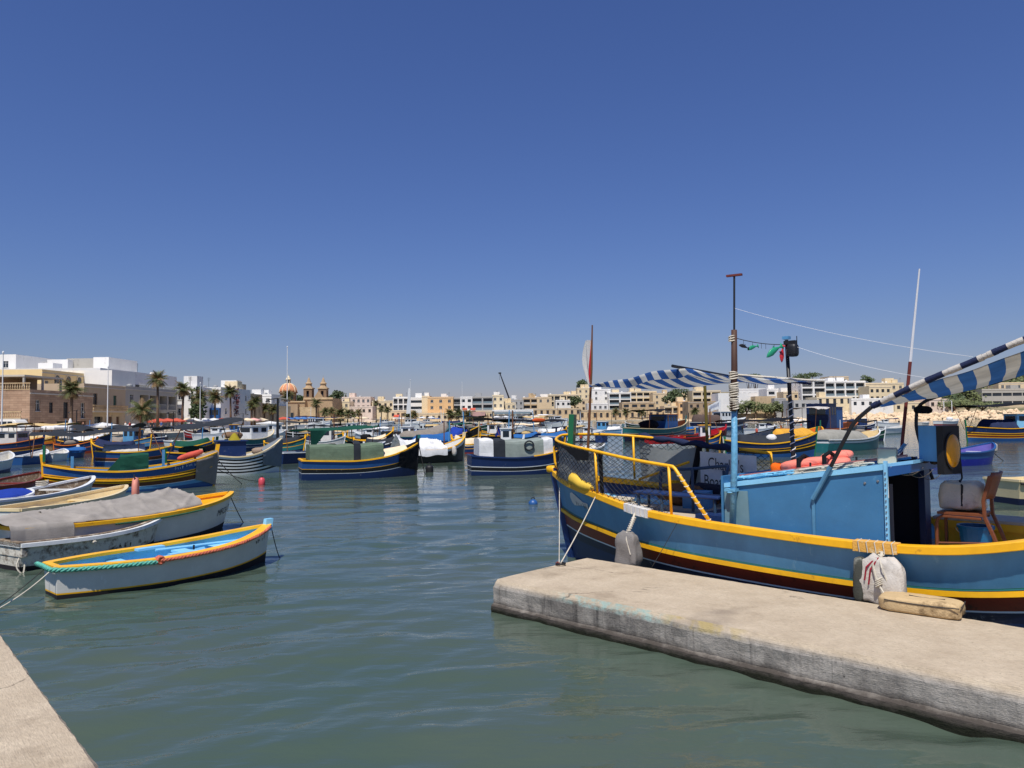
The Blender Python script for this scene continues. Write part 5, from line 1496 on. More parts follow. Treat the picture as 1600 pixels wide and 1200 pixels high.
f8.awning(-.5, 4.5, 1.2, 1.1, 2.0, 2.1, C_dark, sag=.55, crown=.15, seed=5); f8.awning(-5.0, -.7, 1.0, 1.1, 2.25, 2.25, C_tan, sag=.1, seed=8)
f9 = mk('teal fishing boat with white wheelhouse and gear behind the striped boat', (352, 706), (425, 702), 2.4, (1.0, .9, 1.6), luzzu_bands(P_teal, P_deep, P_deep, P_white, P_white), P_cream, P_grey, P_grey, False, .5, 22, (.3, .3, P_white), name='luzzu')
f9.cabin(-.4, 1.2, .7, .9, 1.9, P_white); mb = MB(); wbox(mb, (-1.6, 0, 1.2), (1.5, 1.2, .6), 8, 2.5, .08); mb.build('gear_heap', cloth('cloth_gear_brown', (120, 96, 74)), f9.root, True)
f10 = mk('white cabin boat with yellow crates on deck near the black lamp post', (385, 692), (445, 690), 2.4, (.9, .8, 1.3), [(.4, P_deep), (1.0, P_white)], P_white, P_grey, P_grey, True, .5, 20)
f10.cabin(-.2, 1.4, .8, .8, 1.9, P_white)
for x in (-1.2, -.7): MB().box((x, .2, .95), (.42, .5, .4)).build('crate', C_yel, f10.root)

# --- boats between the tents and the far shore
g1 = mk('grey covered boat with blue hull and sweeping sheet over its bow', (606, 700), (700, 694), 2.3, (.9, .8, 1.7), [(.45, P_deep), (1.0, P_blue)], P_teal, P_grey, P_grey, False, .4, 24, (.3, .2, P_teal), name='luzzu')
g1.cover(.3, .95, .5, C_grey, p=2, over=1.02, drop=.3, nz=.06, seed=9)
g2 = mk('blue luzzu with royal blue cloth, black tyre and cream float', (708, 699), (747, 700), 2.4, (1.1, .9, 1.7), luzzu_bands(P_black, P_black, P_black, P_yel, P_black), P_yel, P_blue, P_brown, False, .5, 22, (.3, .4, P_cream), name='luzzu')
g2.cover(.08, .5, .6, C_royal, p=3, over=1.0, drop=.1, nz=.06, seed=2); mb = MB(); mb.tube([Vector((.9, -.9 + .02 * k, 1.3)) + Vector((.32 * math.cos(a), 0, .32 * math.sin(a))) for k, a in enumerate(np.linspace(0, 6.28, 15)[:-1])], .12, 6, loop=True); mb.build('tyre', rubber, g2.root, True)
g3 = mk('cream and yellow luzzu with blue pennant cloth behind the canvas tent', (752, 700), (800, 697), 2.2, (1.0, .9, 1.4), luzzu_bands(P_navy, P_cream, P_deep, P_yel, P_white), P_yel, P_cream, P_cream, False, .5, 22, (.3, .3, P_yel), name='luzzu')
g3.awning(-1.8, 2.0, 1.1, 1.1, 2.3, 2.2, C_dark, sag=.1, seed=7); mb = MB(); mb.add([(-1.4, -.9, .9), (-.5, -.95, .9), (-.9, -.9, 1.7)], [(0, 1, 2)]); mb.build('pennant', C_royal, g3.root)
g4 = mk('black awning boat with orange roll beside the canvas tent', (803, 704), (868, 700), 2.2, (.9, .8, 1.2), [(.5, P_teal), (1.0, P_black)], P_teal, P_black, P_black, False, .4, 22, (.3, .3, P_black), name='luzzu')
g4.awning(-3.4, 2.2, 1.2, 1.2, 2.2, 2.15, C_black, sag=.12, seed=6); mb = MB(); wbox(mb, (-.9, -1.1, 2.15), (1.4, .3, .3), 8, 2.5, .04); mb.build('orange_roll', cloth('cloth_rust_orange', (196, 84, 40)), g4.root, True)
g5 = mk('bright blue boat with teal bottom stripes left of the green stem board', (846, 703), (880, 701), 2.2, (1.0, .95, 1.2), [(.38, P_blue), (.46, P_teal), (.54, P_blue), (.62, P_green), (1.0, P_blue)], P_white, P_blue, P_blue, True, .5, 20); g5.cover(.1, .9, .2, C_blue, nz=.02, seed=3)
g6 = mk('blue tarped boat lying behind the white tarpaulin boat', (655, 708), (705, 704), 1.9, (.8, .75, 1.0), [(.4, P_navy), (1.0, P_deep)], P_blue, P_blue, P_blue, True, .3, 20); g6.cover(.05, .9, .45, C_blue, p=2, nz=.05, seed=6)
g7 = mk('yellow railed navy boat behind the bow of the sage tent boat', (555, 706), (612, 705), 2.2, (.9, .8, 1.5), luzzu_bands(P_navy, P_navy, P_deep, P_yel, P_yel), P_yel, P_cream, P_cream, False, .4, 22, (.2, .3, P_yel), name='luzzu'); g7.cover(.35, .8, .2, C_cream, p=2, seed=3)
# right hand side, seen beyond the large boat
h1 = mk('blue wheelhouse fishing boat with piled gear seen above the bow rail', (975, 690), (1072, 684), 3.0, (1.3, 1.1, 2.0), luzzu_bands(P_teal, P_navy, P_navy, P_cream, P_white), P_cream, P_brown, P_brown, False, .5, 26, (.4, .4, P_teal))
h1.cabin(.2, 2.6, 1.0, 1.1, 2.5, P_blue, P_orange); mb = MB(); wbox(mb, (-1.6, 0, 1.5), (2.2, 1.6, .9), 9, 2.4, .12); mb.build('gear_heap', C_black, h1.root, True)
h1.awning(-3.6, .2, 1.3, 1.2, 2.9, 3.0, C_black, sag=.15, seed=3)
h2 = mk('red boat with white hull bottom lying beyond the rolled blue cover', (1010, 704), (1134, 697), 2.0, (.8, .8, 1.5), [(.55, P_grey), (.66, P_white), (1.0, P_bred)], P_bred, P_bred, P_bred, False, .5, 24, (.2, .2, P_bred), name='luzzu')
mb = MB()
for k in range(7): MB().box(((k / 6 - .5) * h2.L * .7, 0, .95), (.06, 1.6, .05)).build('frame_rib', P_red, h2.root)
h3 = mk('navy luzzu with pale blue panels and black bow seen behind the blue mast', (1136, 713), (1274, 713), 2.1, (.95, .75, 1.35), [(.44, P_blue), (.58, P_black), (.62, P_yel), (.70, P_black), (.73, P_yel), (.96, P_deep), (1.0, P_yel)], P_yel, P_sky, P_grey, False, .45, 30, (.2, .35, P_green), name='luzzu')
h3.cover(.16, .70, .42, C_dark, p=2, over=.97, drop=.0, nz=.05, seed=8); mb = MB(); wbox(mb, (.0, -.5, 1.05), (.6, .5, .45), 8, 2.2, .03); mb.build('white_bag', C_white, h3.root, True)
h4 = mk('long dark boat under a black awning in front of the white wall', (1130, 700), (1210, 697), 2.3, (.9, .8, 1.3), [(.55, P_grey), (1.0, P_grey)], P_black, P_grey, P_grey, False, .4, 22, (.2, .2, P_black), name='luzzu'); h4.awning(-2.2, 4.0, 1.3, 1.2, 1.95, 2.1, C_black, sag=.12, seed=2)
h5 = mk('teal boat with white rail and grey cover to the right of the lamp pole', (1280, 707), (1372, 700), 2.1, (.8, .75, 1.3), [(.55, P_teal), (.80, P_teal), (.90, P_white), (1.0, P_teal)], P_white, P_cream, P_cream, True, .45, 28, rake=(.0, .2)); h5.post(1, .2, P_cream)
h5.cover(.0, .55, .55, cloth('cloth_cover_grey', (150, 148, 138)), p=3, over=1.0, drop=.08, nz=.04, seed=5, hprof=herm([0, .3, 1], [.8, 1.1, .8])); h5.cover(.60, .85, .15, C_tan, p=2, over=.96, drop=0, nz=.03, seed=2)
h6 = mk('blue cabin fishing boat with tall dark wheelhouse near the white flats', (1222, 692), (1338, 684), 3.0, (1.2, 1.0, 1.7), [(.45, P_black), (.9, P_black), (1.0, P_orange)], P_orange, P_brown, P_brown, False, .5, 24, (.3, .3, P_orange))
h6.cabin(-.9, .9, 1.0, 1.1, 3.3, P_deep, P_deep); h6.cabin(.95, 2.3, 1.0, 1.1, 3.0, P_blue, P_blue, False); h6.awning(-4.2, -1.2, 1.4, 1.3, 2.9, 3.0, C_canvas, sag=.1, seed=1)
h7 = mk('yellow and red luzzu with yellow cover beyond the lamp pole', (1208, 702), (1282, 694), 2.2, (.9, .8, 1.4), luzzu_bands(P_bred, P_yel, P_red, P_yel, P_yel), P_yel, P_orange, P_orange, False, .4, 22, (.3, .5, P_green), name='luzzu'); h7.cover(.1, .6, .5, cloth('cloth_amber', (216, 160, 60)), p=1.6, over=.96, drop=0, nz=.04, seed=4)
h8 = mk('colourful luzzu under a long black awning at the right edge', (1512, 690), (1640, 688), 2.6, (1.25, 1.05, 1.9), [(.42, P_blue), (.46, P_yel), (.56, P_red), (.60, P_yel), (.68, P_brown), (.72, P_yel), (1.0, P_deep)], P_yel, P_sky, P_brown, False, .5, 30, (.55, .4, P_green), name='luzzu')
h8.awning(-3.8, 3.2, 1.4, 1.4, 2.9, 3.2, C_black, sag=.14, seed=6); h8.cabin(.2, 1.2, .7, 1.0, 2.2, P_lblue, P_white)
h8.cover(.22, .5, .7, C_navy, p=2, over=.95, drop=0, nz=.08, seed=2); mb = MB(); mb.grid(lambda a, b: Vector((1.0 + 1.6 * a, -1.33 - .03 * b, 1.2 - .85 * b)), 8, 5); mb.build('hanging_net', C_dark, h8.root, True)
h9 = mk('blue and purple dinghy with a white plastic can at its bow', (1470, 729), (1549, 723), 1.6, (.62, .60, .95), [(.22, P_bred), (.68, paint('paint_ultramarine', (30, 36, 150))), (1.0, P_blue)], P_blue, P_purple, P_purple, True, .25, 26, name='dinghy', rake=(.0, .3))
h9.thwart(.5, P_purple, .5); h9.thwart(.75, P_white, .55)
wc = thing('plastic_can', 'dirty white plastic can hung on the bow of the purple dinghy', 'plastic can', h9.world((h9.L / 2 + .10, 0, .55)), h9.root.rotation_euler.z)
mb = MB(); wbox(mb, (0, 0, .16), (.30, .26, .42), 9, 4, .02); o = mb.build('body', C_canvas, wc, True); o.rotation_euler = (0, .25, 0)
MB().tube([(.05, 0, .38), (.10, 0, .46), (.0, 0, .50)], .02, 5).build('handle', rope_d, wc)
rope(h9.world((h9.L / 2 + .1, 0, .5)), gp(1568, 720), .03, rope_d, 'dark line from the plastic can into the water', .015)
h10 = mk('small dark red motor boat with white top off the breakwater', (1466, 667), (1496, 665.5), 2.2, (1.0, .9, 1.3), [(.6, P_red), (1.0, P_white)], P_white, P_grey, P_grey, True, .6, 18); mb = MB(); wbox(mb, (1.0, 0, 1.3), (1.0, 1.0, .7), 8, 2.6, .03); mb.build('white_cover', C_white, h10.root, True)
h11 = mk('low white dinghy off the breakwater left of the aerial', (1372, 679), (1412, 676), 1.6, (.7, .65, .9), [(.4, P_teal), (1.0, P_white)], P_white, P_grey, P_grey, True, .3, 18, name='dinghy')
h12 = mk('tiny tender with white motor off the rocks', (1437, 665), (1450, 664.5), 1.4, (.6, .55, .7), [(.4, P_navy), (1.0, P_grey)], P_white, P_grey, P_grey, True, .3, 14, name='dinghy')
h13 = mk('blue hulled cabin cruiser with dark canopy beyond the blue mast', (1086, 673), (1165, 671), 2.8, (1.3, 1.2, 2.0), [(.5, P_blue), (.62, P_white), (1.0, P_navy)], P_white, P_white, P_white, True, .8, 20); h13.cabin(-.8, 2.0, 1.0, 1.4, 2.9, P_white, P_white); h13.cover(.04, .40, 1.2, cloth('cloth_cover_brown', (92, 78, 72)), p=4, drop=.1, nz=.05, seed=2)
h14 = mk('cream dinghy with black rope fender just beyond the stern of the large boat', (1572, 786), (1700, 780), 1.5, (.62, .56, .7), [(.5, P_navy), (1.0, P_cream)], P_cream, P_cream, P_cream, True, .3, 30, name='dinghy')
mb = MB(); twisted(mb, [h14.P(t, .93, -1) + Vector((0, -.04, 0)) for t in np.linspace(.0, .95, 50)], .03, .1); mb.build('rope_fender', rope_d, h14.root, True)
h15 = mk('white dinghy with navy outboard motor seen through the bow netting', (868, 722), (942, 716), 1.6, (.65, .6, .9), [(.45, P_teal), (1.0, P_grey)], P_white, P_grey, P_grey, True, .25, 22, name='dinghy')
MB().box((h15.L / 2 - .25, 0, 1.15), (.5, .5, .5)).build('blue_crate', P_deep, h15.root)

# ------------------------------------------------------------------ the town
def plaster(name, rgb, dirt=(120, 110, 96), amt=.12, var=.07):
    return mat(name, L255(*rgb), .9, var, scale=.35, wear=L255(*dirt), wear_amt=amt, wear_scale=.25, spec=.2, stretch=(1, 1, .6))
W_white = plaster('wall_white', (232, 230, 224), (190, 184, 174))
W_grey = plaster('wall_grey', (172, 172, 170))
W_concrete = plaster('wall_concrete', (176, 172, 162))
W_cream = plaster('wall_cream', (226, 208, 172), (180, 160, 126))
W_tan = plaster('wall_tan', (216, 194, 158), (168, 146, 114))
W_stone = plaster('wall_stone', (200, 176, 140), (140, 120, 94), .25, .14)
W_yellow = plaster('wall_yellow', (238, 214, 160), (206, 180, 130))
W_orange = plaster('wall_orange', (224, 184, 134), (200, 162, 118))
W_pink = plaster('wall_pink', (226, 206, 190), (190, 168, 150))
W_brown = plaster('wall_brown', (172, 148, 120), (120, 102, 84), .25, .14)
def ashlar(name, c1, c2, cm, bw=1.1, bh=.32):
    m = bpy.data.materials.new(name); m.use_nodes = True
    N = m.node_tree.nodes; K = m.node_tree.links; b = N['Principled BSDF']; b.inputs['Roughness'].default_value = .9; b.inputs['Specular IOR Level'].default_value = .2
    tc = N.new('ShaderNodeTexCoord'); sp = N.new('ShaderNodeSeparateXYZ'); K.new(tc.outputs['Object'], sp.inputs[0])
    ad = N.new('ShaderNodeMath'); ad.operation = 'ADD'; K.new(sp.outputs[0], ad.inputs[0]); K.new(sp.outputs[1], ad.inputs[1])
    cb = N.new('ShaderNodeCombineXYZ'); K.new(ad.outputs[0], cb.inputs[0]); K.new(sp.outputs[2], cb.inputs[1])
    t = N.new('ShaderNodeTexBrick'); t.inputs['Scale'].default_value = 1.0; t.inputs['Brick Width'].default_value = bw; t.inputs['Row Height'].default_value = bh; t.inputs['Mortar Size'].default_value = .014
    t.inputs['Color1'].default_value = (*c1, 1); t.inputs['Color2'].default_value = (*c2, 1); t.inputs['Mortar'].default_value = (*cm, 1)
    K.new(cb.outputs[0], t.inputs['Vector'])
    n = N.new('ShaderNodeTexNoise'); n.inputs['Scale'].default_value = .5; n.inputs['Detail'].default_value = 8; K.new(tc.outputs['Object'], n.inputs['Vector'])
    r = N.new('ShaderNodeMapRange'); r.inputs[1].default_value = .3; r.inputs[2].default_value = .75; r.inputs[3].default_value = 1.08; r.inputs[4].default_value = .68; K.new(n.outputs['Fac'], r.inputs[0])
    mx = N.new('ShaderNodeMix'); mx.data_type = 'RGBA'; mx.blend_type = 'MULTIPLY'; mx.inputs[0].default_value = 1; K.new(t.outputs['Color'], mx.inputs[6]); K.new(r.outputs[0], mx.inputs[7])
    K.new(mx.outputs[2], b.inputs['Base Color']); return m
W_ashlar = ashlar('wall_ashlar_orange', L255(190, 160, 134), L255(170, 140, 116), L255(134, 110, 92))
W_ashlar2 = ashlar('wall_ashlar_tan', L255(216, 192, 154), L255(200, 174, 136), L255(150, 124, 92))
frame_w = mat('window_frame_white', L255(214, 214, 210), .5, .05)
frame_b = mat('window_frame_brown', L255(104, 74, 52), .6, .1)
frame_d = mat('window_frame_dark', L255(60, 62, 64), .5, .1)
glass_w = mat('window_glass', L255(44, 52, 60), .1, .2, scale=.4)
shut_g = mat('shutter_green', L255(50, 84, 66), .6, .1)
rail_w = mat('railing_white', L255(214, 214, 208), .5, .06)
rail_g = mat('railing_glass', L255(120, 138, 146), .15, .1)
door_m = mat('door_wood', L255(92, 64, 44), .6, .15)
tank_m = mat('tank_grey', L255(150, 152, 152), .5, .1)
slab_m = plaster('slab_edge', (200, 192, 178))

_wm = {}
def win_mesh(kind, w, h):
    k = (kind, round(w, 1), round(h, 1))
    if k in _wm: return _wm[k]
    w, h = k[1] + .02, k[2] + .02
    mb = MB()
    if kind in ('win', 'brown', 'dark', 'glass'):
        t = .07; mb.cur = 0
        for a, b, c, d in ((0, w, 0, t), (0, w, h - t, h), (0, t, t, h - t), (w - t, w, t, h - t)): mb.bb(a, b, -.05, .05, c, d)
        n = max(1, int(w / 1.1))
        for i in range(1, n + 1 if n > 1 else 2):
            x = w * i / (n + (1 if n == 1 else 0)) if n == 1 else w * i / n
            if 0 < x < w - .1: mb.bb(x - .03, x + .03, -.04, .04, t, h - t)
        if kind != 'glass' and h > 1.2: mb.bb(t, w - t, -.038, .038, h * .68, h * .68 + .05)
        mb.cur = 1; mb.bb(t, w - t, -.01, .01, t, h - t)
        ms = [{'win': frame_w, 'brown': frame_b, 'dark': frame_d, 'glass': frame_d}[kind], glass_w]
    elif kind == 'shut':
        mb.cur = 0; mb.bb(0, w / 2 - .01, -.05, .04, 0, h); mb.bb(w / 2 + .01, w, -.05, .04, 0, h); mb.cur = 1
        for i in range(6): mb.bb(.06, w - .06, -.06, -.052, h * (i + .2) / 6, h * (i + .75) / 6)
        ms = [shut_g, shut_g]
    else:
        mb.cur = 0; mb.bb(0, w, -.04, .04, 0, h); mb.cur = 1; mb.bb(w * .1, w * .45, -.055, -.042, h * .1, h * .9); mb.bb(w * .55, w * .9, -.055, -.042, h * .1, h * .9); ms = [door_m, frame_b]
    _wm[k] = mb.mesh('window_' + kind, ms); return _wm[k]
_rm = {}
def rail_mesh(kind, w):
    k = (kind, round(w, 1))
    if k in _rm: return _rm[k]
    w = k[1]; mb = MB()
    if kind == 'glass': mb.bb(0, w, -.015, .015, .05, .9); mb.bb(0, w, -.03, .03, .9, .95); m = rail_g
    elif kind == 'solid': mb.bb(0, w, -.05, .05, 0, .95); m = slab_m
    elif kind == 'stone':
        mb.bb(0, w, -.1, .1, .85, 1.0); mb.bb(0, w, -.1, .1, 0, .12); n = max(2, int(w / .32))
        for i in range(n): mb.lathe([(.05, .12), (.09, .35), (.05, .6), (.07, .85)], (w * (i + .5) / n, 0, 0), 5)
        m = W_ashlar2
    else:
        mb.bb(0, w, -.025, .025, .92, .97); n = max(2, int(w / .22))
        for i in range(n + 1): mb.bb(w * i / n - .012, w * i / n + .012, -.012, .012, 0, .92)
        m = rail_w if kind == 'bars' else blk_metal
    _rm[k] = mb.mesh('railing_' + kind, m); return _rm[k]

def panel(mb, mapf, w, h, ops):
    xs = sorted(set([0, w] + [q for o in ops for q in (o[0], o[0] + o[2])])); zs = sorted(set([0, h] + [q for o in ops for q in (o[1], o[1] + o[3])]))
    for i in range(len(xs) - 1):
        for j in range(len(zs) - 1):
            cx, cz = (xs[i] + xs[i + 1]) / 2, (zs[j] + zs[j + 1]) / 2
            if any(o[0] < cx < o[0] + o[2] and o[1] < cz < o[1] + o[3] for o in ops): continue
            mb.add([mapf(xs[i], zs[j], 0), mapf(xs[i + 1], zs[j], 0), mapf(xs[i + 1], zs[j + 1], 0), mapf(xs[i], zs[j + 1], 0)], [(0, 1, 2, 3)])
    for x, z, a, b, d in [(o[0], o[1], o[2], o[3], o[5]) for o in ops]:
        for p, q in (((x, z), (x + a, z)), ((x + a, z), (x + a, z + b)), ((x + a, z + b), (x, z + b)), ((x, z + b), (x, z))):
            mb.add([mapf(*p, 0), mapf(*p, d), mapf(*q, d), mapf(*q, 0)], [(0, 1, 2, 3)])

def auto_ops(w, h, floors, cols, kind='win', ww=1.1, wh=1.4, top=.6, fh=3.1, gd='door', margin=.0):
    """rows of openings from the top floor down: (x, z, w, h, kind, depth, railing)"""
    ops = []
    for f in range(floors):
        z0 = h - top - (f + 1) * fh
        if z0 < -.6: break
        for c in range(cols):
            cw = (w - 2 * margin) / cols; cx = margin + cw * (c + .5)
            if kind in ('log', 'logg', 'logs'):
                a = min(cw - .5, cw * .86); ops.append((cx - a / 2, max(.1, z0 + .25), a, fh - .65, 'glass', 1.3, {'log': 'bars', 'logg': 'glass', 'logs': 'solid'}[kind]))
            elif kind == 'ribbon':
                a = cw * .92; ops.append((cx - a / 2, max(.2, z0 + 1.0), a, 1.3, 'dark', .25, None))
            else:
                a = min(ww, cw * .62); ops.append((cx - a / 2, max(.15, z0 + .95), a, wh, kind, .22, None))
    return ops

N_B = [0]
def building(label, org, rz, w, dep, z0, z1, wall, ops=(), left=(), right=(), huts=1, name='house', roof_m=None, bal=(), seed=None, cat='building', cornice=True):
    """a block: front from org along its own x; openings (x, z, w, h, kind, depth, railing) in front and on the two sides"""
    N_B[0] += 1; r = random.Random(N_B[0] * 7 + 1)
    t = thing(name, label, cat, (org[0], org[1], z0), rz)
    h = z1 - z0
    mb = MB()
    panel(mb, lambda x, z, d: Vector((x, d, z)), w, h, ops)
    panel(mb, lambda x, z, d: Vector((w - d, x, z)), dep, h, right)
    panel(mb, lambda x, z, d: Vector((d, dep - x, z)), dep, h, left)
    mb.add([(w, dep, 0), (0, dep, 0), (0, dep, h), (w, dep, h)], [(0, 1, 2, 3)])
    rz_ = h - .5
    mb.add([(.2, .2, rz_), (w - .2, .2, rz_), (w - .2, dep - .2, rz_), (.2, dep - .2, rz_)], [(0, 1, 2, 3)])
    for (xa, ya, xb, yb, xc, yc, xd, yd) in ((0, 0, w, 0, w - .2, .2, .2, .2), (w, 0, w, dep, w - .2, dep - .2, w - .2, .2), (w, dep, 0, dep, .2, dep - .2, w - .2, dep - .2), (0, dep, 0, 0, .2, .2, .2, dep - .2)):
        mb.add([(xa, ya, h), (xb, yb, h), (xc, yc, h), (xd, yd, h)], [(0, 1, 2, 3)])
        mb.add([(xd, yd, h), (xc, yc, h), (xc, yc, rz_), (xd, yd, rz_)], [(0, 1, 2, 3)])
    wo = mb.build('wall', wall, t)
    for face, lst in (('f', ops), ('r', right), ('l', left)):
        for (x, z, a, b, kind, d, rl) in lst:
            o = link('door' if kind == 'door' else 'shutter' if kind == 'shut' else 'window', win_mesh(kind, a, b), t)
            def put(q, off, dx=0.0):
                if face == 'f': q.location = (x - .01 + dx, off, z); q.rotation_euler = (0, 0, 0)
                elif face == 'r': q.location = (w - off, x - .01 + dx, z); q.rotation_euler = (0, 0, math.pi / 2)
                else: q.location = (off, dep - x + .01 - dx, z); q.rotation_euler = (0, 0, -math.pi / 2)
            put(o, d - .06)
            if kind in ('win', 'brown') and d < .5 and a < 2.5:
                sl = link('sill', sill_mesh(a + .2), t); put(sl, -.05, -.1); sl.location.z -= .06
            if rl:
                ro = link('railing', rail_mesh(rl, a), t); put(ro, .07)
    for (x, z, a, out, rl) in bal:      # balconies on the front
        bo = MB().bb(x, x + a, -out, -.002, z - .18, z).build('balcony', slab_m, t)
        for q in range(3):
            if q == 0: ro = link('railing', rail_mesh(rl, a), bo); ro.location = (x, -out + .06, z)
            else:
                ro = link('railing', rail_mesh(rl, out), bo); ro.location = (x + (.06 if q == 1 else a - .06), -out, z); ro.rotation_euler = (0, 0, math.pi / 2)
    if cornice: 
        mb = MB(); mb.bb(-.08, w + .08, -.1, -.003, h - .62, h - .45); mb.build('cornice', slab_m if wall is not W_white else W_white, t)
    for k in range(huts):
        hw = r.uniform(2.2, 4.0); hx = r.uniform(.5, max(.6, w - hw - .5)); hy = r.uniform(2, max(2.1, dep - 5))
        if hw < w - .6:
            ho = MB().bb(hx, hx + hw, hy, hy + 3, h - .52, h + r.uniform(1.5, 2.3)).build('stair_hut', r.choice([wall, W_white, W_cream]), t)
        tx = r.uniform(.6, max(.7, w - 1.4))
        MB().lathe([(0, 0), (.5, 0), (.5, .9), (.35, 1.05), (0, 1.1)], (tx, r.uniform(1, 3), h - .5), 10).build('water_tank', r.choice([tank_m, W_white]), t)
        if r.random() < .7:
            ax = r.uniform(.4, w - .4); m2 = MB(); m2.tube([(ax, 2, h - .5), (ax, 2, h + 2.2)], .03, 4)
            for q in range(4): m2.tube([(ax - .4, 2, h + 1.5 + q * .2), (ax + .4, 2, h + 1.5 + q * .2)], .015, 3)
            m2.build('aerial', blk_metal, t)
    return t
_sm = {}
def sill_mesh(a):
    k = round(a, 1)
    if k not in _sm: _sm[k] = MB().bb(0, k, -.06, .055, 0, .06).mesh('sill', slab_m)
    return _sm[k]

def pxb(label, x0, x1, yt, d, wall, floors, cols, kind='win', dep=11, zb=.5, side=None, huts=1, ww=1.2, wh=1.4, fh=3.1, top=.6, name='house', bal=(), extra=(), cornice=True, margin=.0):
    """a block facing the bay, placed where the photograph shows it at distance d"""
    a = dp(x0, yt, d); b = dp(x1, yt, d)
    w = b.x - a.x; z1 = (a.z + b.z) / 2
    h = z1 - zb
    ops = auto_ops(w, h, floors, cols, kind, ww, wh, top, fh, margin=margin) + list(extra)
    s_ops = auto_ops(dep, h, floors, 3, 'win', 1.0, 1.3, top, fh) if side else ()
    return building(label, (a.x, d), 0, w, dep, zb, z1, wall, ops, left=s_ops if side == 'l' else (), right=s_ops if side == 'r' else (), huts=huts, name=name, bal=bal, cornice=cornice)

# --- street on the left, facades turned to the water (+x)
R90 = math.pi / 2
def street(label, X, y0, y1, z1, wall, ops, left=(), dep=14, huts=1, bal=(), name='house', zb=.5, **k):
    return building(label, (X, y0), R90, y1 - y0, dep, zb, z1, wall, ops, left=left, huts=huts, bal=bal, name=name, **k)
# stone house with terrace; its end wall faces the camera (its own left side)
w1 = 15.0
t = street('two storey orange stone house with flag and roof terrace at far left', -66, 100, 115, 6.9, W_ashlar,
       [(1.2, 3.4, 1.0, 1.6, 'win', .25, None), (4.2, 3.2, .9, 1.5, 'dark', .25, None), (7.5, 2.4, 1.2, 2.4, 'dark', .3, None), (11.8, 2.4, 1.1, 2.4, 'win', .3, None), (2.0, .1, 1.2, 1.8, 'door', .3, None), (6.0, .1, 3.0, 1.9, 'dark', .4, None), (11.0, .1, 2.2, 1.9, 'door', .3, None)],
       left=[(20 - 7.4, 3.0, 2.4, 1.7, 'win', .3, None), (20 - 13, 3.0, 1.4, 1.7, 'brown', .3, None), (20 - 8.5, .1, 3, 1.9, 'dark', .4, None)], dep=20, huts=0)
for k, (xx, yy, rr_, ww_) in enumerate(((0, 0, 0, 15.0),)):
    ro = link('balustrade', rail_mesh('stone', 20), t); ro.location = (.05, 20, 6.35); ro.rotation_euler = (0, 0, -R90)
MB().bb(-1.5, -.003, .2, 13, 2.25, 2.42).build('balcony', slab_m, t)
ro = link('railing', rail_mesh('stone', 12.8), t); ro.location = (-1.4, 13, 2.42); ro.rotation_euler = (0, 0, -R90)
MB().bb(.3, 9.0, 1.0, 8, 8.2, 8.45).build('terrace_roof', slab_m, t)
for x, y in ((.5, 1.2), (8.7, 1.2), (.5, 7.8), (8.7, 7.8), (4.5, 1.2)): MB().bb(x - .12, x + .12, y - .12, y + .12, 6.0, 8.2).build('terrace_post', W_concrete, t)
MB().bb(4.6, 8.4, 4.5, 7.7, 6.0, 8.2).build('terrace_room', W_brown, t)
MB().bb(.6, 5.0, 12, 19.5, 6.0, 8.5).build('terrace_room', W_concrete, t)
# banner
fb = thing('flag_banner', 'red white and green flag hung on the orange stone house', 'flag', (-66, 100, 3.2), 0)
mb = MB()
for k, c in enumerate((0, 1, 2)):
    mb.cur = c; mb.grid(lambda a, b: Vector((-9.6 + (k + a) * 1.5, -1.62 - .06 * math.sin((k + a) * 3), .1 + 1.9 * b - .25 * math.sin((k + a) * 1.3))), 5, 4)
mb.build('cloth', [cloth('cloth_flag_red2', (214, 70, 60)), C_white, cloth('cloth_flag_green', (40, 140, 104))], fb, True)
# yellow house behind
arch = [(3.2 + 3.1 * k, 7.6, 1.5, 1.5, 'win', .25, None) for k in range(4)]
t = street('tall yellow house with four arched windows behind the orange stone house', -76, 118, 134, 10.95, W_yellow, arch + [(.8, 7.6, .9, 1.1, 'win', .2, None)], left=[(6, 6.6, 1.2, 1.5, 'win', .2, None), (12, 6.6, 1.2, 1.5, 'win', .2, None)], dep=22, huts=0)
for k in range(4):
    mb = MB(); x = 3.95 + 3.1 * k
    mb.rings([[Vector((x + q * math.cos(a), y, 9.12 + q * math.sin(a))) for a in np.linspace(0, math.pi, 9)] for y, q in ((-.06, .62), (-.06, .86), (-.002, .86))], closed=False); mb.build('arch_moulding', W_cream, t)
    MB().lathe([(0, -.02), (.6, -.02), (.6, .0), (0, .0)], (0, 0, 0), 16).build('fanlight', glass_w, t).matrix_local = Matrix.Translation((x, -.01, 9.12)) @ Matrix.Rotation(R90, 4, 'X')
# white blocks behind
pxb('plain white block rising behind the yellow house at the left edge', -40, 25, 554, 150, W_white, 1, 2, 'win', dep=14, huts=0, cornice=False)
pxb('long white flat roofed block with low windows behind the yellow house', 24, 106, 562, 160, W_white, 1, 3, 'ribbon', dep=14, huts=0, top=1.6, cornice=False)
pxb('bare concrete stair tower on top of the white block', 104, 147, 560, 162, W_concrete, 0, 0, dep=9, huts=0, cornice=False)
pxb('white penthouse with dark vertical slot next to the concrete tower', 146, 170, 558, 158, W_white, 0, 0, dep=12, huts=0, cornice=False, extra=[(-0.1 + .2, 8.5, .9, 4.0, 'glass', .3, None)])
a = dp(80, 575, 140)
building('large white block with long blank side wall behind the beige house', (-79, 140), R90, 32, 26, .5, 12.7, W_white, auto_ops(32, 12.2, 1, 5, 'ribbon', top=1.8) , left=[(18, 8.6, 3.0, 1.5, 'dark', .3, None)], huts=1, cornice=False)
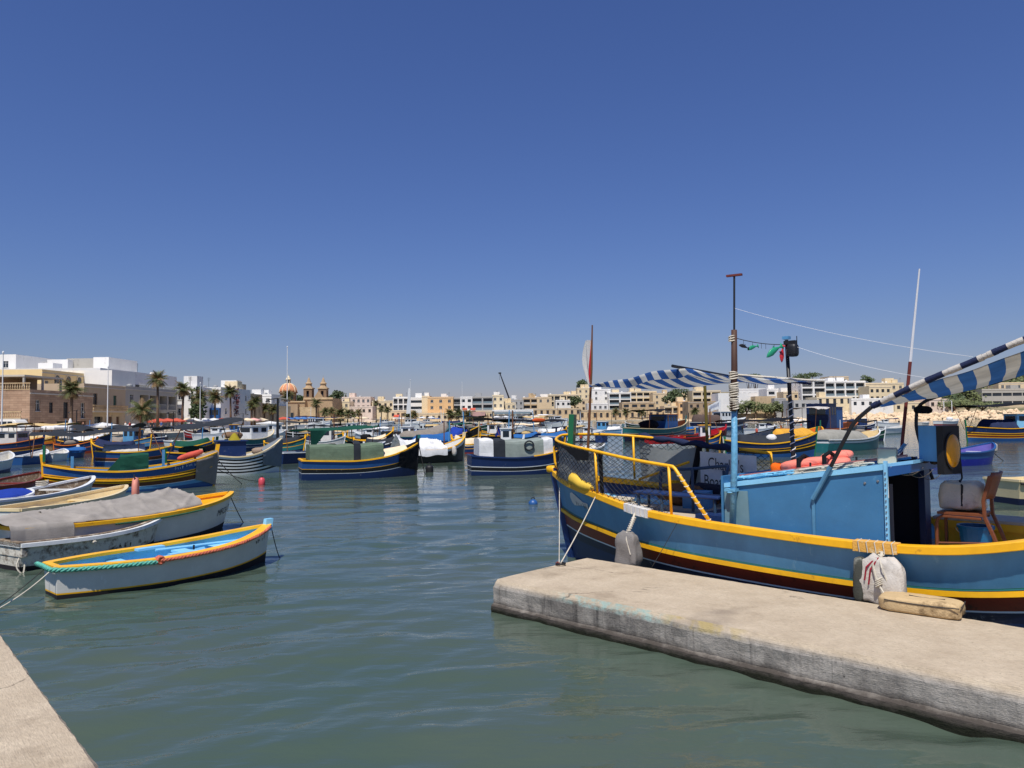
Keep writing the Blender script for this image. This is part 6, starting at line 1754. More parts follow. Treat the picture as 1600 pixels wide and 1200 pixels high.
# beige house
t = street('beige rendered house with stone balcony beside the orange stone house', -68, 116, 128.5, 8.5, plaster('wall_beige', (190, 172, 144), (150, 132, 106)),
       [(2.6, 4.2, 1.2, 2.3, 'brown', .25, None), (8.6, 4.4, 1.0, 1.9, 'shut', .25, None), (3.0, .1, 2.4, 2.6, 'dark', .5, None), (7.2, .1, 1.1, 2.6, 'door', .3, None), (9.6, .1, 1.0, 2.6, 'door', .3, None)], left=[(4, 4.4, 1, 1.6, 'win', .2, None)], bal=[(.8, 3.6, 10.6, 1.1, 'stone')], dep=14, huts=0)
# apartments with loggias
ops = []
for f in range(2):
    for c in range(4): ops.append((5.0 + 3.7 * c, .8 + 3.3 * f, 3.2, 2.6, 'glass', 1.6, 'bars'))
ops += [(1.5, 5.2, 1.2, 1.5, 'win', .2, None)]
t = street('grey apartment block with two rows of deep loggias behind the palms', -68, 128.5, 148.5, 8.6, W_concrete, ops, dep=16, huts=1, bal=[(1.0, 4.0, 3.0, 1.0, 'bars')])
MB().bb(1.0, 9.0, 3, 12, 7.6, 11.0).build('penthouse', W_white, t)
link('railing', rail_mesh('bars', 14), t).location = (5, .1, 8.0)
# round the bend
pxb('bright white town house with blank end wall behind a tall palm', 274, 306, 604, 150, W_white, 2, 2, 'win', dep=18, huts=1, ww=1.0)
pxb('white house with blue enclosed timber balcony', 306, 345, 605, 158, W_white, 2, 3, 'win', dep=18, huts=2, side='r', extra=[])
eb = thing('enclosed_balcony', 'blue timber enclosed balcony on the white house by the palms', 'balcony', dp(322, 655, 157.9), 0)
MB().bb(0, 3.2, -1.0, 0, 0, 2.4).build('case', P_blue, eb)
for k in range(4): MB().bb(.15 + .76 * k, .75 + .76 * k, -1.02, -1.0, .9, 2.0).build('pane', glass_w, eb)
pxb('tan house half hidden by dark red bougainvillea', 344, 378, 614, 172, W_stone, 2, 3, 'brown', dep=14, huts=1)
pxb('low tan stone house right of the bougainvillea', 376, 408, 630, 188, W_ashlar2, 1, 3, 'shut', dep=14, huts=0)
pxb('white and grey flat roofed block behind the low stone house', 380, 424, 616, 235, W_white, 2, 4, 'win', dep=16, huts=2, side='r')
pxb('cream low house left of the church', 404, 434, 634, 240, W_tan, 1, 3, 'brown', dep=14, huts=1)

# --- church with dome and twin bell towers
CH = dp(450, 655, 330); cx0 = CH.x
ch = thing('parish_church', 'stone parish church with orange ribbed dome and two bell towers', 'church', (cx0, 330, .6), 0)
S_st = plaster('wall_church', (176, 150, 118), (126, 106, 84), .25, .14)
W_dark = plaster('wall_belfry', (142, 116, 92), (100, 82, 66), .25, .14)
mpx = 330 / FPX
def cxp(px): return (px - 450) * mpx
def czp(py, px=450): return dp(px, py, 330).z - .6
def cbox(name, px0, px1, y0, y1, pyt, pyb, m=S_st, parent=None):
    return MB().bb(cxp(px0), cxp(px1), y0, y1, max(0, czp(pyb, px0)), czp(pyt, px0)).build(name, m, parent or ch)
cbox('nave_wall', 430, 476, 0, 24, 627, 700); cbox('transept_wall', 440, 468, -3, 0, 632, 700, W_brown)
cbox('aisle_wall', 468, 494, -1, 20, 636, 700, W_ashlar2); cbox('facade_wall', 472, 516, 4, 22, 622, 700, S_st)
cbox('cornice', 471, 517, 3.6, 4, 621, 624, W_ashlar2); cbox('cornice', 429, 477, -.4, 0, 627, 629, W_ashlar2)
dc = Vector((-3.0, 10, 0))
dz0, dz1, dz2 = czp(626), czp(613), czp(597)
dr = 13.5 * mpx
MB().lathe([(dr * .95, dz0 - 1), (dr * .95, dz1), (dr * 1.1, dz1), (dr * 1.1, dz1 + .5), (dr, dz1 + .5), (0, dz1 + .6)], dc, 16).build('drum', W_dark, ch)
tile = mat('dome_orange', L255(212, 142, 100), .85, .2, scale=.8)
prof = [(dr * 1.0 * math.cos(a), dz1 + .55 + (dz2 - dz1 - .55) * math.sin(a)) for a in np.linspace(0, 1.42, 10)]
dm = MB().lathe(prof, dc, 24).build('dome', tile, ch, True)
for k in range(8):
    a = 2 * math.pi * (k + .5) / 8
    MB().tube([dc + Vector((r_ * 1.01 * math.cos(a), r_ * 1.01 * math.sin(a), z_)) for r_, z_ in prof], .22, 5).build('rib', W_cream, dm)
for k in range(8):
    a = 2 * math.pi * k / 8; o = MB().bb(-.5, .5, -.06, .06, 0, 2.0).build('drum_window', glass_w, ch); o.location = dc + Vector((dr * .95 * math.cos(a), dr * .95 * math.sin(a), dz0 + .6)); o.rotation_euler = (0, 0, a + R90)
lt = MB().lathe([(1.0, dz2 - .2), (1.0, dz2 + 1.6), (1.25, dz2 + 1.6), (1.25, dz2 + 1.9), (.95, dz2 + 2.2), (.6, dz2 + 3.0), (.1, dz2 + 3.5), (.06, dz2 + 4.3), (0, dz2 + 4.3)], dc, 10).build('lantern', W_cream, ch)
for k in range(5):
    a = 2 * math.pi * k / 5; o = MB().bb(-.22, .22, -.05, .05, 0, 1.3).build('lantern_opening', glass_w, lt); o.location = dc + Vector((.99 * math.cos(a), .99 * math.sin(a), dz2 + .1)); o.rotation_euler = (0, 0, a + R90)
for px in (482.5, 505.5):
    hw = 6.6 * mpx; cx_ = cxp(px); zt0, zt1 = czp(622, px), czp(607, px)
    tw = thing('bell_tower', '', ''); del tw['label'], tw['category']; tw.parent = ch; tw.name = 'bell_tower'; tw.location = (cx_ - 1.7, 6, 0)
    a_ = hw; ops = [(a_ - .55, .8, 1.1, 2.4, 'dark', .5, None)]
    mb = MB(); H_ = zt1 - zt0
    for f in range(4):
        R_ = Matrix.Rotation(f * R90, 3, 'Z')
        panel(mb, lambda x, z, d: R_ @ Vector((x - a_, -a_ + d, z)) + Vector((0, 0, zt0)), 2 * a_, H_, [(a_ - .6, .7, 1.2, H_ - 1.6, 'dark', .6, None)])
    mb.build('belfry', W_dark, tw)
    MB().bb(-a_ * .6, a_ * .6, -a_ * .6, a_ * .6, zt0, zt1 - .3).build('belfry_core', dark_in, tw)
    MB().bb(-a_ * 1.05, a_ * 1.05, -a_ * 1.05, a_ * 1.05, 0, zt0 - .0).build('tower_base', S_st, tw)
    MB().bb(-a_ * 1.16, a_ * 1.16, -a_ * 1.16, a_ * 1.16, zt1, zt1 + .5).build('cornice', W_ashlar2, tw)
    MB().lathe([(a_ * 1.1, zt1 + .5), (a_ * .72, zt1 + 1.4), (a_ * .7, zt1 + 2.3), (a_ * .85, zt1 + 2.3), (a_ * .85, zt1 + 2.6), (a_ * .5, zt1 + 3.2), (a_ * .22, zt1 + 4.8), (.05, zt1 + 5.4), (.05, zt1 + 6.3), (0, zt1 + 6.3)], (0, 0, 0), 8).build('spire', S_st, tw)
mb = MB(); mb.rings([[Vector((cxp(494) + x, y, z)) for x, z in ((-2.2, czp(622)), (2.2, czp(622)), (1.3, czp(617)), (.4, czp(612)), (-.4, czp(612)), (-1.3, czp(617)))] for y in (4, 5)]); mb.build('gable', S_st, ch)
for px in (447, 459): MB().bb(cxp(px) - .8, cxp(px) + .8, -3.06, -3.0, czp(655), czp(645)).build('window', glass_w, ch)
MB().bb(cxp(478) - .9, cxp(478) + .9, -1.06, -1.0, 0, 3.4).build('door', door_m, ch)
MB().bb(cxp(438) - .7, cxp(438) + .7, -.06, 0, czp(652), czp(641)).build('window', glass_w, ch)

# --- far shore, left to right (x0, x1, top, distance, wall, floors, columns, kind)
pxb('cream garden wall house between church and pink block', 517, 546, 627, 352, W_cream, 1, 3, 'win', side='r')
pxb('pale pink flat roofed block with maroon awnings right of the church', 534, 579, 620, 372, W_pink, 2, 6, 'win', huts=2)
pxb('low pale terrace house below the pink block', 546, 582, 635, 350, W_pink, 1, 4, 'brown', huts=0)
pxb('cream house with stepped roof left of the white flats', 581, 615, 626, 372, W_cream, 2, 4, 'brown', huts=2)
pxb('white flats with grey balcony openings behind the tall banner', 614, 638, 620, 362, W_white, 3, 3, 'log', huts=1)
pxb('beige two storey shop house below the white flats', 610, 643, 641, 348, W_tan, 1, 4, 'brown', huts=0)
pxb('white and grey block with wide ribbon windows', 641, 662, 621, 362, W_white, 3, 1, 'ribbon', huts=1)
pxb('blank cream party wall tower beside the orange house', 659, 671, 618.5, 358, W_cream, 0, 0, huts=1)
pxb('orange and cream three storey house on the far quay', 668, 709, 620, 352, W_orange, 3, 3, 'win', huts=1, ww=1.4)
pxb('low tan quay house in front of the orange house', 645, 700, 645, 346, W_tan, 1, 6, 'brown', huts=0)
pxb('narrow grey house with dark balconies', 708, 720, 620.5, 352, W_grey, 3, 1, 'log', huts=0)
pxb('narrow bright white house with black windows', 719, 738, 619.5, 351, W_white, 3, 2, 'dark', huts=0, ww=1.6)
pxb('grey modern block with glazed balconies', 737.5, 770, 619, 352, W_grey, 3, 2, 'logg', huts=1)
pxb('tall cream block with few windows beside the crane', 769, 787, 617, 353, W_cream, 3, 2, 'win', huts=1)
pxb('tan two storey quay house with red awnings', 705, 772, 642, 346, W_tan, 1, 7, 'brown', huts=0)
pxb('long white restaurant terrace building on the quay', 769, 833, 640, 346, W_white, 1, 7, 'dark', huts=0, ww=3.0, bal=[(1, 3.4, 17, 1.2, 'glass')])
pxb('cream stepped house above the white restaurant', 784, 806, 629, 362, W_cream, 2, 3, 'win', huts=1)
pxb('grey roofed house with dome tank above the restaurant', 795, 818, 624, 376, W_grey, 2, 3, 'win', huts=2)
pxb('brown terrace house with dark openings', 816, 842, 621, 378, W_stone, 3, 2, 'logs', huts=2)
pxb('tan block with blank wall above the arched warehouse', 839, 862, 620, 374, W_tan, 1, 2, 'win', huts=1)
pxb('old stone warehouse with arched doorways on the quay', 832, 908, 638, 350, W_stone, 1, 8, 'brown', huts=0, wh=1.8)
pxb('cream villa on the rise with long balconies', 856, 905, 616, 400, W_cream, 2, 5, 'log', huts=2)
pxb('white house below the villa with dark windows', 868, 892, 625, 380, W_white, 2, 3, 'dark', huts=1)
pxb('tan house at the right of the villa', 888, 926, 623, 384, W_tan, 2, 4, 'brown', huts=1)
pxb('cream hilltop house behind the flagpole', 902, 930, 606, 440, W_cream, 2, 3, 'win', huts=2)
pxb('large white blank walled house under the fore awning', 924, 954, 608, 405, W_white, 2, 2, 'win', huts=1)
pxb('white house with dark glazed terraces under the fore awning', 951, 986, 613, 398, W_white, 3, 2, 'logg', huts=1)
pxb('low white house with yellow awning behind the flagpole', 918, 950, 630, 368, W_white, 1, 4, 'win', huts=0)
pxb('cream house with long brown balcony', 984, 1026, 611, 402, W_cream, 3, 4, 'logs', huts=2)
pxb('tall tan house with blank shaded wall', 1020, 1046, 614, 392, W_tan, 3, 2, 'win', huts=1)
pxb('stone restaurant with row of wide windows', 972, 1024, 628, 366, W_ashlar2, 1, 4, 'dark', huts=0, ww=3.2, top=.5)
pxb('long stone quay warehouse with tall doors', 905, 1042, 640, 350, W_ashlar2, 1, 14, 'brown', huts=0, wh=2.2, fh=4)
pxb('cafe with wide cream canopy front on the quay', 1038, 1064, 634, 348, W_tan, 2, 2, 'log', huts=1)
pxb('orange tan corner house at the end of the warehouse row', 1060, 1078, 627, 346, W_orange, 2, 2, 'brown', huts=1)
pxb('tan house on the slope behind the tree', 1046, 1084, 618, 420, W_tan, 2, 4, 'win', huts=2)
pxb('cream three storey house with balconies above the low stone house', 1082, 1126, 610, 362, W_cream, 3, 3, 'logs', huts=2)
pxb('low brown stone house near the white flag', 1075, 1136, 627, 322, W_brown, 1, 6, 'brown', huts=0)
pxb('huge blank white warehouse wall behind the blue mast', 1122, 1184, 614, 318, W_white, 0, 0, huts=0, cornice=False)
pxb('white upper storey with a row of small windows', 1150, 1202, 607, 345, W_white, 1, 6, 'dark', huts=0, top=1.2)
pxb('tan concrete block beside the blank white wall', 1180, 1212, 619, 312, W_stone, 0, 0, huts=0, cornice=False)
pxb('white and grey modern house left of the lamp pole', 1198, 1228, 607, 330, W_white, 2, 2, 'dark', huts=1, ww=3)
pxb('narrow grey block between house and flats', 1210, 1228, 622, 308, W_grey, 2, 2, 'win', huts=0)
pxb('beige block beside the lamp pole', 1224, 1250, 612, 322, W_tan, 2, 2, 'dark', huts=1)
pxb('white block of flats with two columns of wide balconies', 1252, 1290, 592, 318, W_white, 3, 2, 'log', huts=0, dep=14, side='l')
pxb('long white block of flats with four columns of balconies', 1289, 1352, 595, 322, W_white, 3, 4, 'logg', huts=2, dep=14)
pxb('tan roof house behind the flats', 1296, 1326, 588, 350, W_tan, 1, 3, 'win', huts=0)
pxb('cream apartment block right of the flats', 1350, 1412, 598, 325, W_cream, 3, 6, 'win', huts=2)
pxb('cream block with side windows near the awning hoop', 1358, 1392, 603, 312, W_cream, 2, 4, 'dark', huts=0)
pxb('low beige house with arches below the flats', 1276, 1332, 620, 288, W_cream, 1, 5, 'dark', huts=1, wh=2)
pxb('dark grey net roofed shed below the flats', 1240, 1280, 625, 285, W_grey, 1, 4, 'dark', huts=0, cornice=False)
pxb('low white house row behind the rocks', 1330, 1402, 622, 286, W_white, 1, 6, 'dark', huts=1)
pxb('cream low house behind the aerial', 1398, 1456, 628, 285, W_cream, 1, 5, 'dark', huts=0)
pxb('pink tan house near the white goal frame', 1452, 1482, 623, 282, W_pink, 1, 3, 'brown', huts=1)
pxb('long low concrete building with ribbon windows on the right', 1534, 1660, 607, 300, W_concrete, 2, 8, 'ribbon', huts=1, fh=3.4)
pxb('upper storey set back on the long concrete building', 1560, 1650, 597, 312, W_tan, 1, 7, 'win', huts=0, top=.4)
wl = tag(MB().bb(0, 24, 0, .5, 0, 2.6).build('sea_wall', W_ashlar2), 'sandy stone wall along the shore below the shrubs', 'wall'); wl.location = (dp(1132, 650, 312).x, 312, .3); wl.rotation_euler = (0, 0, -.15)

# --- street furniture on the quays
def pole_lamp(px, ytop, d, label, arms=True, m=blk_metal, r=.06):
    p = dp(px, ytop, d); t = thing('street_lamp', label, 'street lamp', (p.x, d, .6), 0, 'lamps along the quay')
    MB().tube([(0, 0, 0), (0, 0, p.z - .6)], [r * 1.5, r], 6).build('post', m, t)
    if arms:
        MB().tube([(-.9, 0, p.z - .75), (0, 0, p.z - .6), (.9, 0, p.z - .75)], r * .6, 5).build('arm', m, t)
        for s in (-.9, .9): MB().lathe([(0, 0), (.26, 0), (.12, .16), (0, .2)], (s, 0, p.z - .95), 8).build('lamp_head', m, t)
    return t
pole_lamp(120, 641, 96, 'black two armed street lamp before the orange stone house')
pole_lamp(271, 643, 122, 'black two armed street lamp before the apartment loggias')
pole_lamp(434, 622, 66, 'tall black lamp post beside the white cabin boat', r=.09)
pole_lamp(380, 646, 150, 'small black street lamp before the low stone house')
def mast(px, ytop, d, label, m=white_metal, r=.06, name='flag_mast', lean=0):
    p = dp(px, ytop, d); t = thing(name, label, 'mast', (p.x, d, .3))
    MB().tube([(0, 0, 0), (lean, 0, p.z - .3)], [r * 1.3, r * .7], 6).build('pole', m, t); MB().lathe([(0, 0), (r * 1.6, .05), (r * 1.6, .2), (0, .3)], (lean, 0, p.z - .3), 6).build('finial', m, t); return t
mast(5, 553, 70, 'white mast at the left picture edge'); mast(169, 575, 90, 'white mast before the beige house'); mast(313, 600, 120, 'white mast between the palms'); mast(449, 543, 150, 'tallest white mast before the church dome', r=.09)
mast(722, 598, 300, 'thin mast before the far white house', r=.08); mast(655, 640, 250, 'short white mast before the far quay houses', r=.06); mast(693, 640, 260, 'white mast before the orange house', r=.06)
t = mast(641, 594, 260, 'tall pole with long white banner before the white flats', r=.09)
mb = MB(); mb.grid(lambda a, b: Vector((-.1 - 1.4 * b * (.4 + .6 * a), .05 * math.sin(b * 5 + a * 9), 12.8 - 9 * a + .9 * math.sin(a * 12) * b * .3)), 18, 4); mb.build('banner', C_white, t, True)
# telescopic crane far behind
cr = thing('crane', 'dark telescopic crane boom leaning over the far roofs', 'crane', (dp(797, 640, 420).x, 420, 3))
a = dp(781, 583, 420); b = dp(799, 632, 420); q = lambda p: (p.x - cr.location.x, 0, p.z - 3)
MB().tube([q(b), tuple((Vector(q(a)) + Vector(q(b))) / 2), q(a)], [.55, .45, .3], 6).build('boom', blk_metal, cr); MB().box(q(a), (1.6, .6, .8)).build('boom_head', blk_metal, cr); MB().bb(-2.5, 2.5, -2, 2, 0, 3).build('carrier', W_grey, cr)
MB().tube([q(a), (q(a)[0] - .2, 0, q(a)[2] - 4)], .06, 4).build('hook_line', blk_metal, cr)
gf = thing('goal_frame', 'white metal frame standing behind the rocks', 'frame', (dp(1475, 640, 268).x, 268, 1.5))
MB().tube([(0, 0, 0), (0, 0, 5.2), (2.9, 0, 5.2), (2.9, 0, 0)], .14, 5).build('bar', white_metal, gf)

# --- market tents and parasols
def tent(px, ytop, d, w, m, label):
    p = dp(px, ytop, d); t = thing('market_tent', label, 'tent', (p.x, d, .6), rnd.uniform(-.2, .2), 'market tents on the left quay'); h = p.z - .6; e = h * .74
    mb = MB(); mb.add([(-w, -w, e), (w, -w, e), (w, w, e), (-w, w, e), (0, 0, h)] + [(x * .5, y * .5, e + (h - e) * .38) for x, y in ((-w, -w), (w, -w), (w, w), (-w, w))], [(0, 1, 6, 5), (1, 2, 7, 6), (2, 3, 8, 7), (3, 0, 5, 8), (5, 6, 4), (6, 7, 4), (7, 8, 4), (8, 5, 4)])
    for s in ((-w, -w, w, -w), (w, -w, w, w), (w, w, -w, w), (-w, w, -w, -w)): mb.add([(s[0], s[1], e), (s[2], s[3], e), (s[2], s[3], e - .25), (s[0], s[1], e - .25)], [(0, 1, 2, 3)])
    mb.build('canopy', m, t)
    for x in (-w, w):
        for y in (-w, w): MB().tube([(x * .97, y * .97, 0), (x * .97, y * .97, e)], .03, 5).build('leg', steel, t)
for a in ((40, 664, 92, 1.9, C_white, 'flat white market tent before the orange stone house'), (82, 663, 94, 1.6, C_white, 'white peaked market tent left of the folded parasol'), (98, 662, 98, 1.6, C_white, 'white peaked market tent directly behind the folded parasol'), (160, 660, 100, 2.0, C_white, 'largest white market tent, before the beige house'), (208, 662, 112, 1.5, C_white, 'white market tent before the apartment loggias'),
          (422, 658, 158, 2.2, C_white, 'white peaked tent left of the black lamp post'), (180, 668, 96, 2.4, C_tan, 'tan flat market awning beside the largest tent'), (232, 668, 104, 1.5, C_canvas, 'small grey white tent before the short palm')): tent(*a)
def parasol(px, ytop, d, r, m, label, group='parasols on the quay', closed=False):
    p = dp(px, ytop, d); t = thing('parasol', label, 'parasol', (p.x, d, .6), rnd.uniform(0, 1), group); h = p.z - .6
    if h < 1.9: t.location.z -= (1.9 - h) * .6; h = max(h, 1.9)
    MB().tube([(0, 0, 0), (0, 0, h)], .035, 5).build('pole', steel, t)
    if closed: MB().lathe([(.05, h - 2.2), (.26, h - 1.9), (.22, h - .6), (.08, h - .1), (0, h)], (0, 0, 0), 10).build('canopy', m, t, True)
    else: MB().lathe([(r, h - .72), (r * 1.0, h - .55), (r * .5, h - .22), (.04, h), (0, h)], (0, 0, 0), 8).build('canopy', m, t)
parasol(110, 653, 62, .3, C_white, 'tall closed white parasol in front of the stone house', closed=True)
pr = [(248, 'orange red', C_orange, 124), (262, 'orange red', C_orange, 126), (276, 'orange red', C_orange, 128), (293, 'cream', C_cream, 132), (303, 'pale blue white', C_white, 134), (320, 'white', C_white, 138), (334, 'white', C_white, 141), (347, 'orange red', C_orange, 146), (358, 'orange red', C_orange, 149), (372, 'cream', C_cream, 155), (386, 'cream', C_cream, 160), (396, 'pink', cloth('cloth_pink', (226, 170, 160)), 163), (408, 'cream', C_cream, 168),
      (443, 'orange red', C_orange, 188), (452, 'blue', C_ubl, 192), (463, 'blue', C_ubl, 198), (474, 'blue', C_ubl, 204), (485, 'blue', C_ubl, 210), (494, 'blue', C_ubl, 216), (503, 'navy', C_navy, 222), (512, 'navy', C_navy, 228), (521, 'navy', C_navy, 234), (529, 'navy', C_navy, 240),
      (540, 'cream', C_cream, 250), (549, 'cream', C_cream, 256), (558, 'tan', C_tan, 262), (569, 'cream', C_cream, 270), (648, 'white', C_white, 330), (660, 'white', C_white, 332), (674, 'white', C_white, 334), (776, 'white', C_white, 338), (790, 'white', C_white, 338), (806, 'pale green', cloth('cloth_mint', (190, 220, 206)), 338), (822, 'white', C_white, 338), (838, 'white', C_white, 338)]
cnt = {}
for px, cn, m, d in pr: cnt[cn] = cnt.get(cn, 0) + 1
seen = {}
ordn = ['first', 'second', 'third', 'fourth', 'fifth', 'sixth', 'seventh', 'eighth', 'ninth', 'tenth']
for px, cn, m, d in pr:
    k = seen.get(cn, 0); seen[cn] = k + 1
    hp = 3.0 if d < 300 else 3.4
    # height of the parasol top, as a place in the picture
    p = Vector((dp(px, 650, d).x, d, .6)); t = thing('parasol', ('%s cafe parasol on the quay, %s %s one from the left' % (cn, ordn[k], cn)) if cnt[cn] > 1 else '%s cafe parasol on the quay' % cn, 'parasol', p, rnd.uniform(0, 1), 'parasols on the quay')
    h = 2.25 if d < 180 else 2.5; r = 1.75
    MB().tube([(0, 0, 0), (0, 0, h)], .035, 5).build('pole', steel, t)
    MB().lathe([(r, h - .72), (r * 1.0, h - .5), (r * .5, h - .2), (.04, h), (0, h)], (0, 0, 0), 8).build('canopy', m, t)
def awn(px0, px1, y, d, m, label):
    a, b = dp(px0, y, d), dp(px1, y, d); t = thing('shop_awning', label, 'awning', (a.x, d, a.z))
    w = b.x - a.x; mb = MB(); mb.add([(0, 0, 0), (w, 0, 0), (w, -2, -.9), (0, -2, -.9), (0, -2, -1.2), (w, -2, -1.2)], [(0, 1, 2, 3), (3, 2, 5, 4)]); mb.build('canopy', m, t)
    for x in (.05, w - .05): MB().tube([(x, -1.95, -1.0), (x, 0, -1.2)], .04, 4).build('strut', steel, t)
awn(722, 730, 637.5, 345.9, C_orange, 'small red shop awning left of its twin on the tan quay house'); awn(735, 743, 637.5, 345.9, C_orange, 'small red shop awning right of its twin on the tan quay house'); awn(616, 625, 648, 347.9, C_orange, 'red shop awning below the white flats')
kr = thing('kiosk', 'quay kiosk with sloping grey and red roof', 'kiosk', (dp(728, 660, 325).x, 325, .6))
MB().bb(0, 8, 0, 4, 0, 2.4).build('wall', W_brown, kr); mb = MB(); mb.rings([[Vector((-.6, y, z)) for y, z in ((-1.5, 2.3), (2, 4.4), (5, 2.4), (5, 2.3))], [Vector((8.6, y, z)) for y, z in ((-1.5, 2.3), (2, 4.4), (5, 2.4), (5, 2.3))]]); mb.build('roof', plaster('roof_greyred', (150, 118, 112)), kr)

# --- palms
def palm_crown_mesh(seed, n=64, R=2.1, dead=40):
    r = random.Random(seed); mb = MB()
    def frond(az, el, L, droop, mi):
        mb.cur = mi; pts = []
        d = Vector((math.cos(az) * math.cos(el), math.sin(az) * math.cos(el), math.sin(el))); p = Vector((0, 0, 0)); ns = 7
        for k in range(ns + 1):
            pts.append(p.copy()); p = p + d * (L / ns); d = (d + Vector((0, 0, -droop / ns))).normalized()
        side = Vector((-math.sin(az), math.cos(az), 0))
        for k in range(1, ns + 1):
            a, b = pts[k - 1], pts[k]; w = L * .30 * math.sin(math.pi * (k / (ns + 1)) ** .7) + .04
            for s in (-1, 1):
                for q in (0.1, .6):
                    o = a.lerp(b, q); tip = o + side * s * w + (b - a) * .9 + Vector((0, 0, -w * .45))
                    mb.add([o, a.lerp(b, min(1, q + .32)), tip], [(0, 1, 2)])
        mb.tube([pts[0], pts[3], pts[-1]], [.035, .025, .008], 3, caps=False)
    for k in range(n): frond(r.uniform(0, 6.28), r.uniform(-.25, 1.35), R * r.uniform(.8, 1.1), r.uniform(.9, 1.7), 0 if r.random() < .75 else 1)
    for k in range(dead): frond(r.uniform(0, 6.28), r.uniform(-1.0, -.3), R * r.uniform(.55, .85), r.uniform(.4, 1.0), 1)
    return mb.mesh('palm_crown', [leaf_g, leaf_b])
leaf_g = mat('palm_leaf', L255(98, 104, 58), .7, .3, scale=1.5)
leaf_b = mat('palm_leaf_dry', L255(138, 112, 74), .8, .3, scale=1.5)
bark = mat('palm_bark', L255(104, 84, 66), .95, .3, scale=5, bump=.8, bscale=12)
crowns = [palm_crown_mesh(s) for s in (1, 2, 3)]
def palm(px, ytop, d, label, R=2.0, zb=.6, trunk=True, th=.2):
    p = dp(px, ytop + 1.0 * R * FPX / d * .55, d); t = thing('palm_tree', label, 'palm tree', (p.x, d, zb), rnd.uniform(0, 6), 'palms along the quay')
    h = p.z - zb; l = rnd.uniform(-.25, .25)
    MB().tube([(0, 0, 0), (l * .3, 0, h * .4), (l, 0, h)], [th * 1.3, th, th * .85], 8).build('trunk', bark, t, True)
    c = link('crown', rnd.choice(crowns), t); c.location = (l, 0, h); c.scale = (R / 2.1,) * 3; c.rotation_euler = (0, 0, rnd.uniform(0, 6))
for a in ((112, 597, 96, 'palm with ragged crown before the orange stone house', 1.9), (222, 628, 104, 'short thick palm before the loggia flats', 2.4), (247, 583, 118, 'tallest palm with dry brown crown before the loggia flats', 2.0), (285, 599, 128, 'tall palm before the white end wall', 2.0),
          (314, 612, 134, 'palm close to the white mast', 1.9), (336, 611, 142, 'palm before the blue timber balcony', 2.1), (361, 604, 150, 'tall palm before the bougainvillea', 2.0), (393, 629, 165, 'thin palm before the low stone house', 1.6), (398, 621, 168, 'taller thin palm beside its lower neighbour', 1.9), (448, 612, 190, 'tall palm before the church dome', 2.2), (494, 624, 215, 'palm before the church towers', 2.1),
          (414, 632, 190, 'small palm left of the church', 2.0), (426, 634, 195, 'small palm close to the church wall', 2.0), (507, 638, 240, 'low palm under the right bell tower', 2.2), (518, 638, 245, 'low palm right of the bell towers', 2.2), (532, 640, 250, 'broad low palm before the garden wall', 3.0), (543, 640, 255, 'low palm at the end of the garden wall', 2.2), (552, 643, 270, 'small palm before the pale terrace house', 2.0), (560, 640, 275, 'palm before the pink block', 2.2), (588, 626, 300, 'thin tall palm before the cream stepped house', 1.8), (596, 634, 300, 'palm left of the white flats', 2.2), (605, 636, 300, 'palm just left of the beige shop house', 2.0),
          (647, 643, 318, 'palm before the low tan quay house', 2.6), (637, 645, 318, 'palm beside the banner pole', 2.4), (705, 641, 322, 'bushy palm left of the kiosk', 3.4), (717, 640, 322, 'bushy palm before the narrow white house', 3.6), (730, 642, 322, 'bushy palm behind the kiosk', 3.2), (962, 639, 335, 'palm before the long warehouse, left one', 2.6), (978, 639, 335, 'palm before the long warehouse, middle one', 2.6), (1003, 640, 335, 'palm before the long warehouse, right one', 2.6), (1075, 636, 330, 'palm at the orange tan corner house', 2.6), (1085, 638, 315, 'low palm near the white flag', 2.6)): palm(*a[:4], R=a[4])

# --- broadleaf trees, shrubs
leaf_d = mat('leaf_dark', L255(70, 84, 48), .7, .35, scale=.7); leaf_m = mat('leaf_mid', L255(98, 106, 62), .7, .35, scale=.7); leaf_v = mat('leaf_maroon', L255(92, 52, 58), .7, .35, scale=.9)
def crown_mesh(seed, sx, sy, sz, m, n=900, leaf=.32):
    r = random.Random(seed); mb = MB(); cl = []
    for k in range(16):
        a, b = r.uniform(0, 6.28), r.uniform(-.6, 1.3); q = r.uniform(.35, .85)
        cl.append((Vector((math.cos(a) * math.cos(b) * sx * q, math.sin(a) * math.cos(b) * sy * q, math.sin(b) * sz * q)), r.uniform(.28, .5)))
    for k in range(n):
        c, q = r.choice(cl); d = Vector((r.gauss(0, 1), r.gauss(0, 1), r.gauss(0, 1))).normalized() * q * r.uniform(.6, 1.0)
        p = c + Vector((d.x * sx, d.y * sy, d.z * sz)); u = Vector((r.gauss(0, 1), r.gauss(0, 1), r.gauss(0, 1))).normalized(); v = u.orthogonal().normalized(); s = leaf * r.uniform(.6, 1.3)
        mb.add([p - u * s - v * s * .4, p + u * s - v * s * .4, p + u * s * .6 + v * s * .5, p - u * s * .6 + v * s * .5], [(0, 1, 2, 3)])
    return mb.mesh('crown', m)
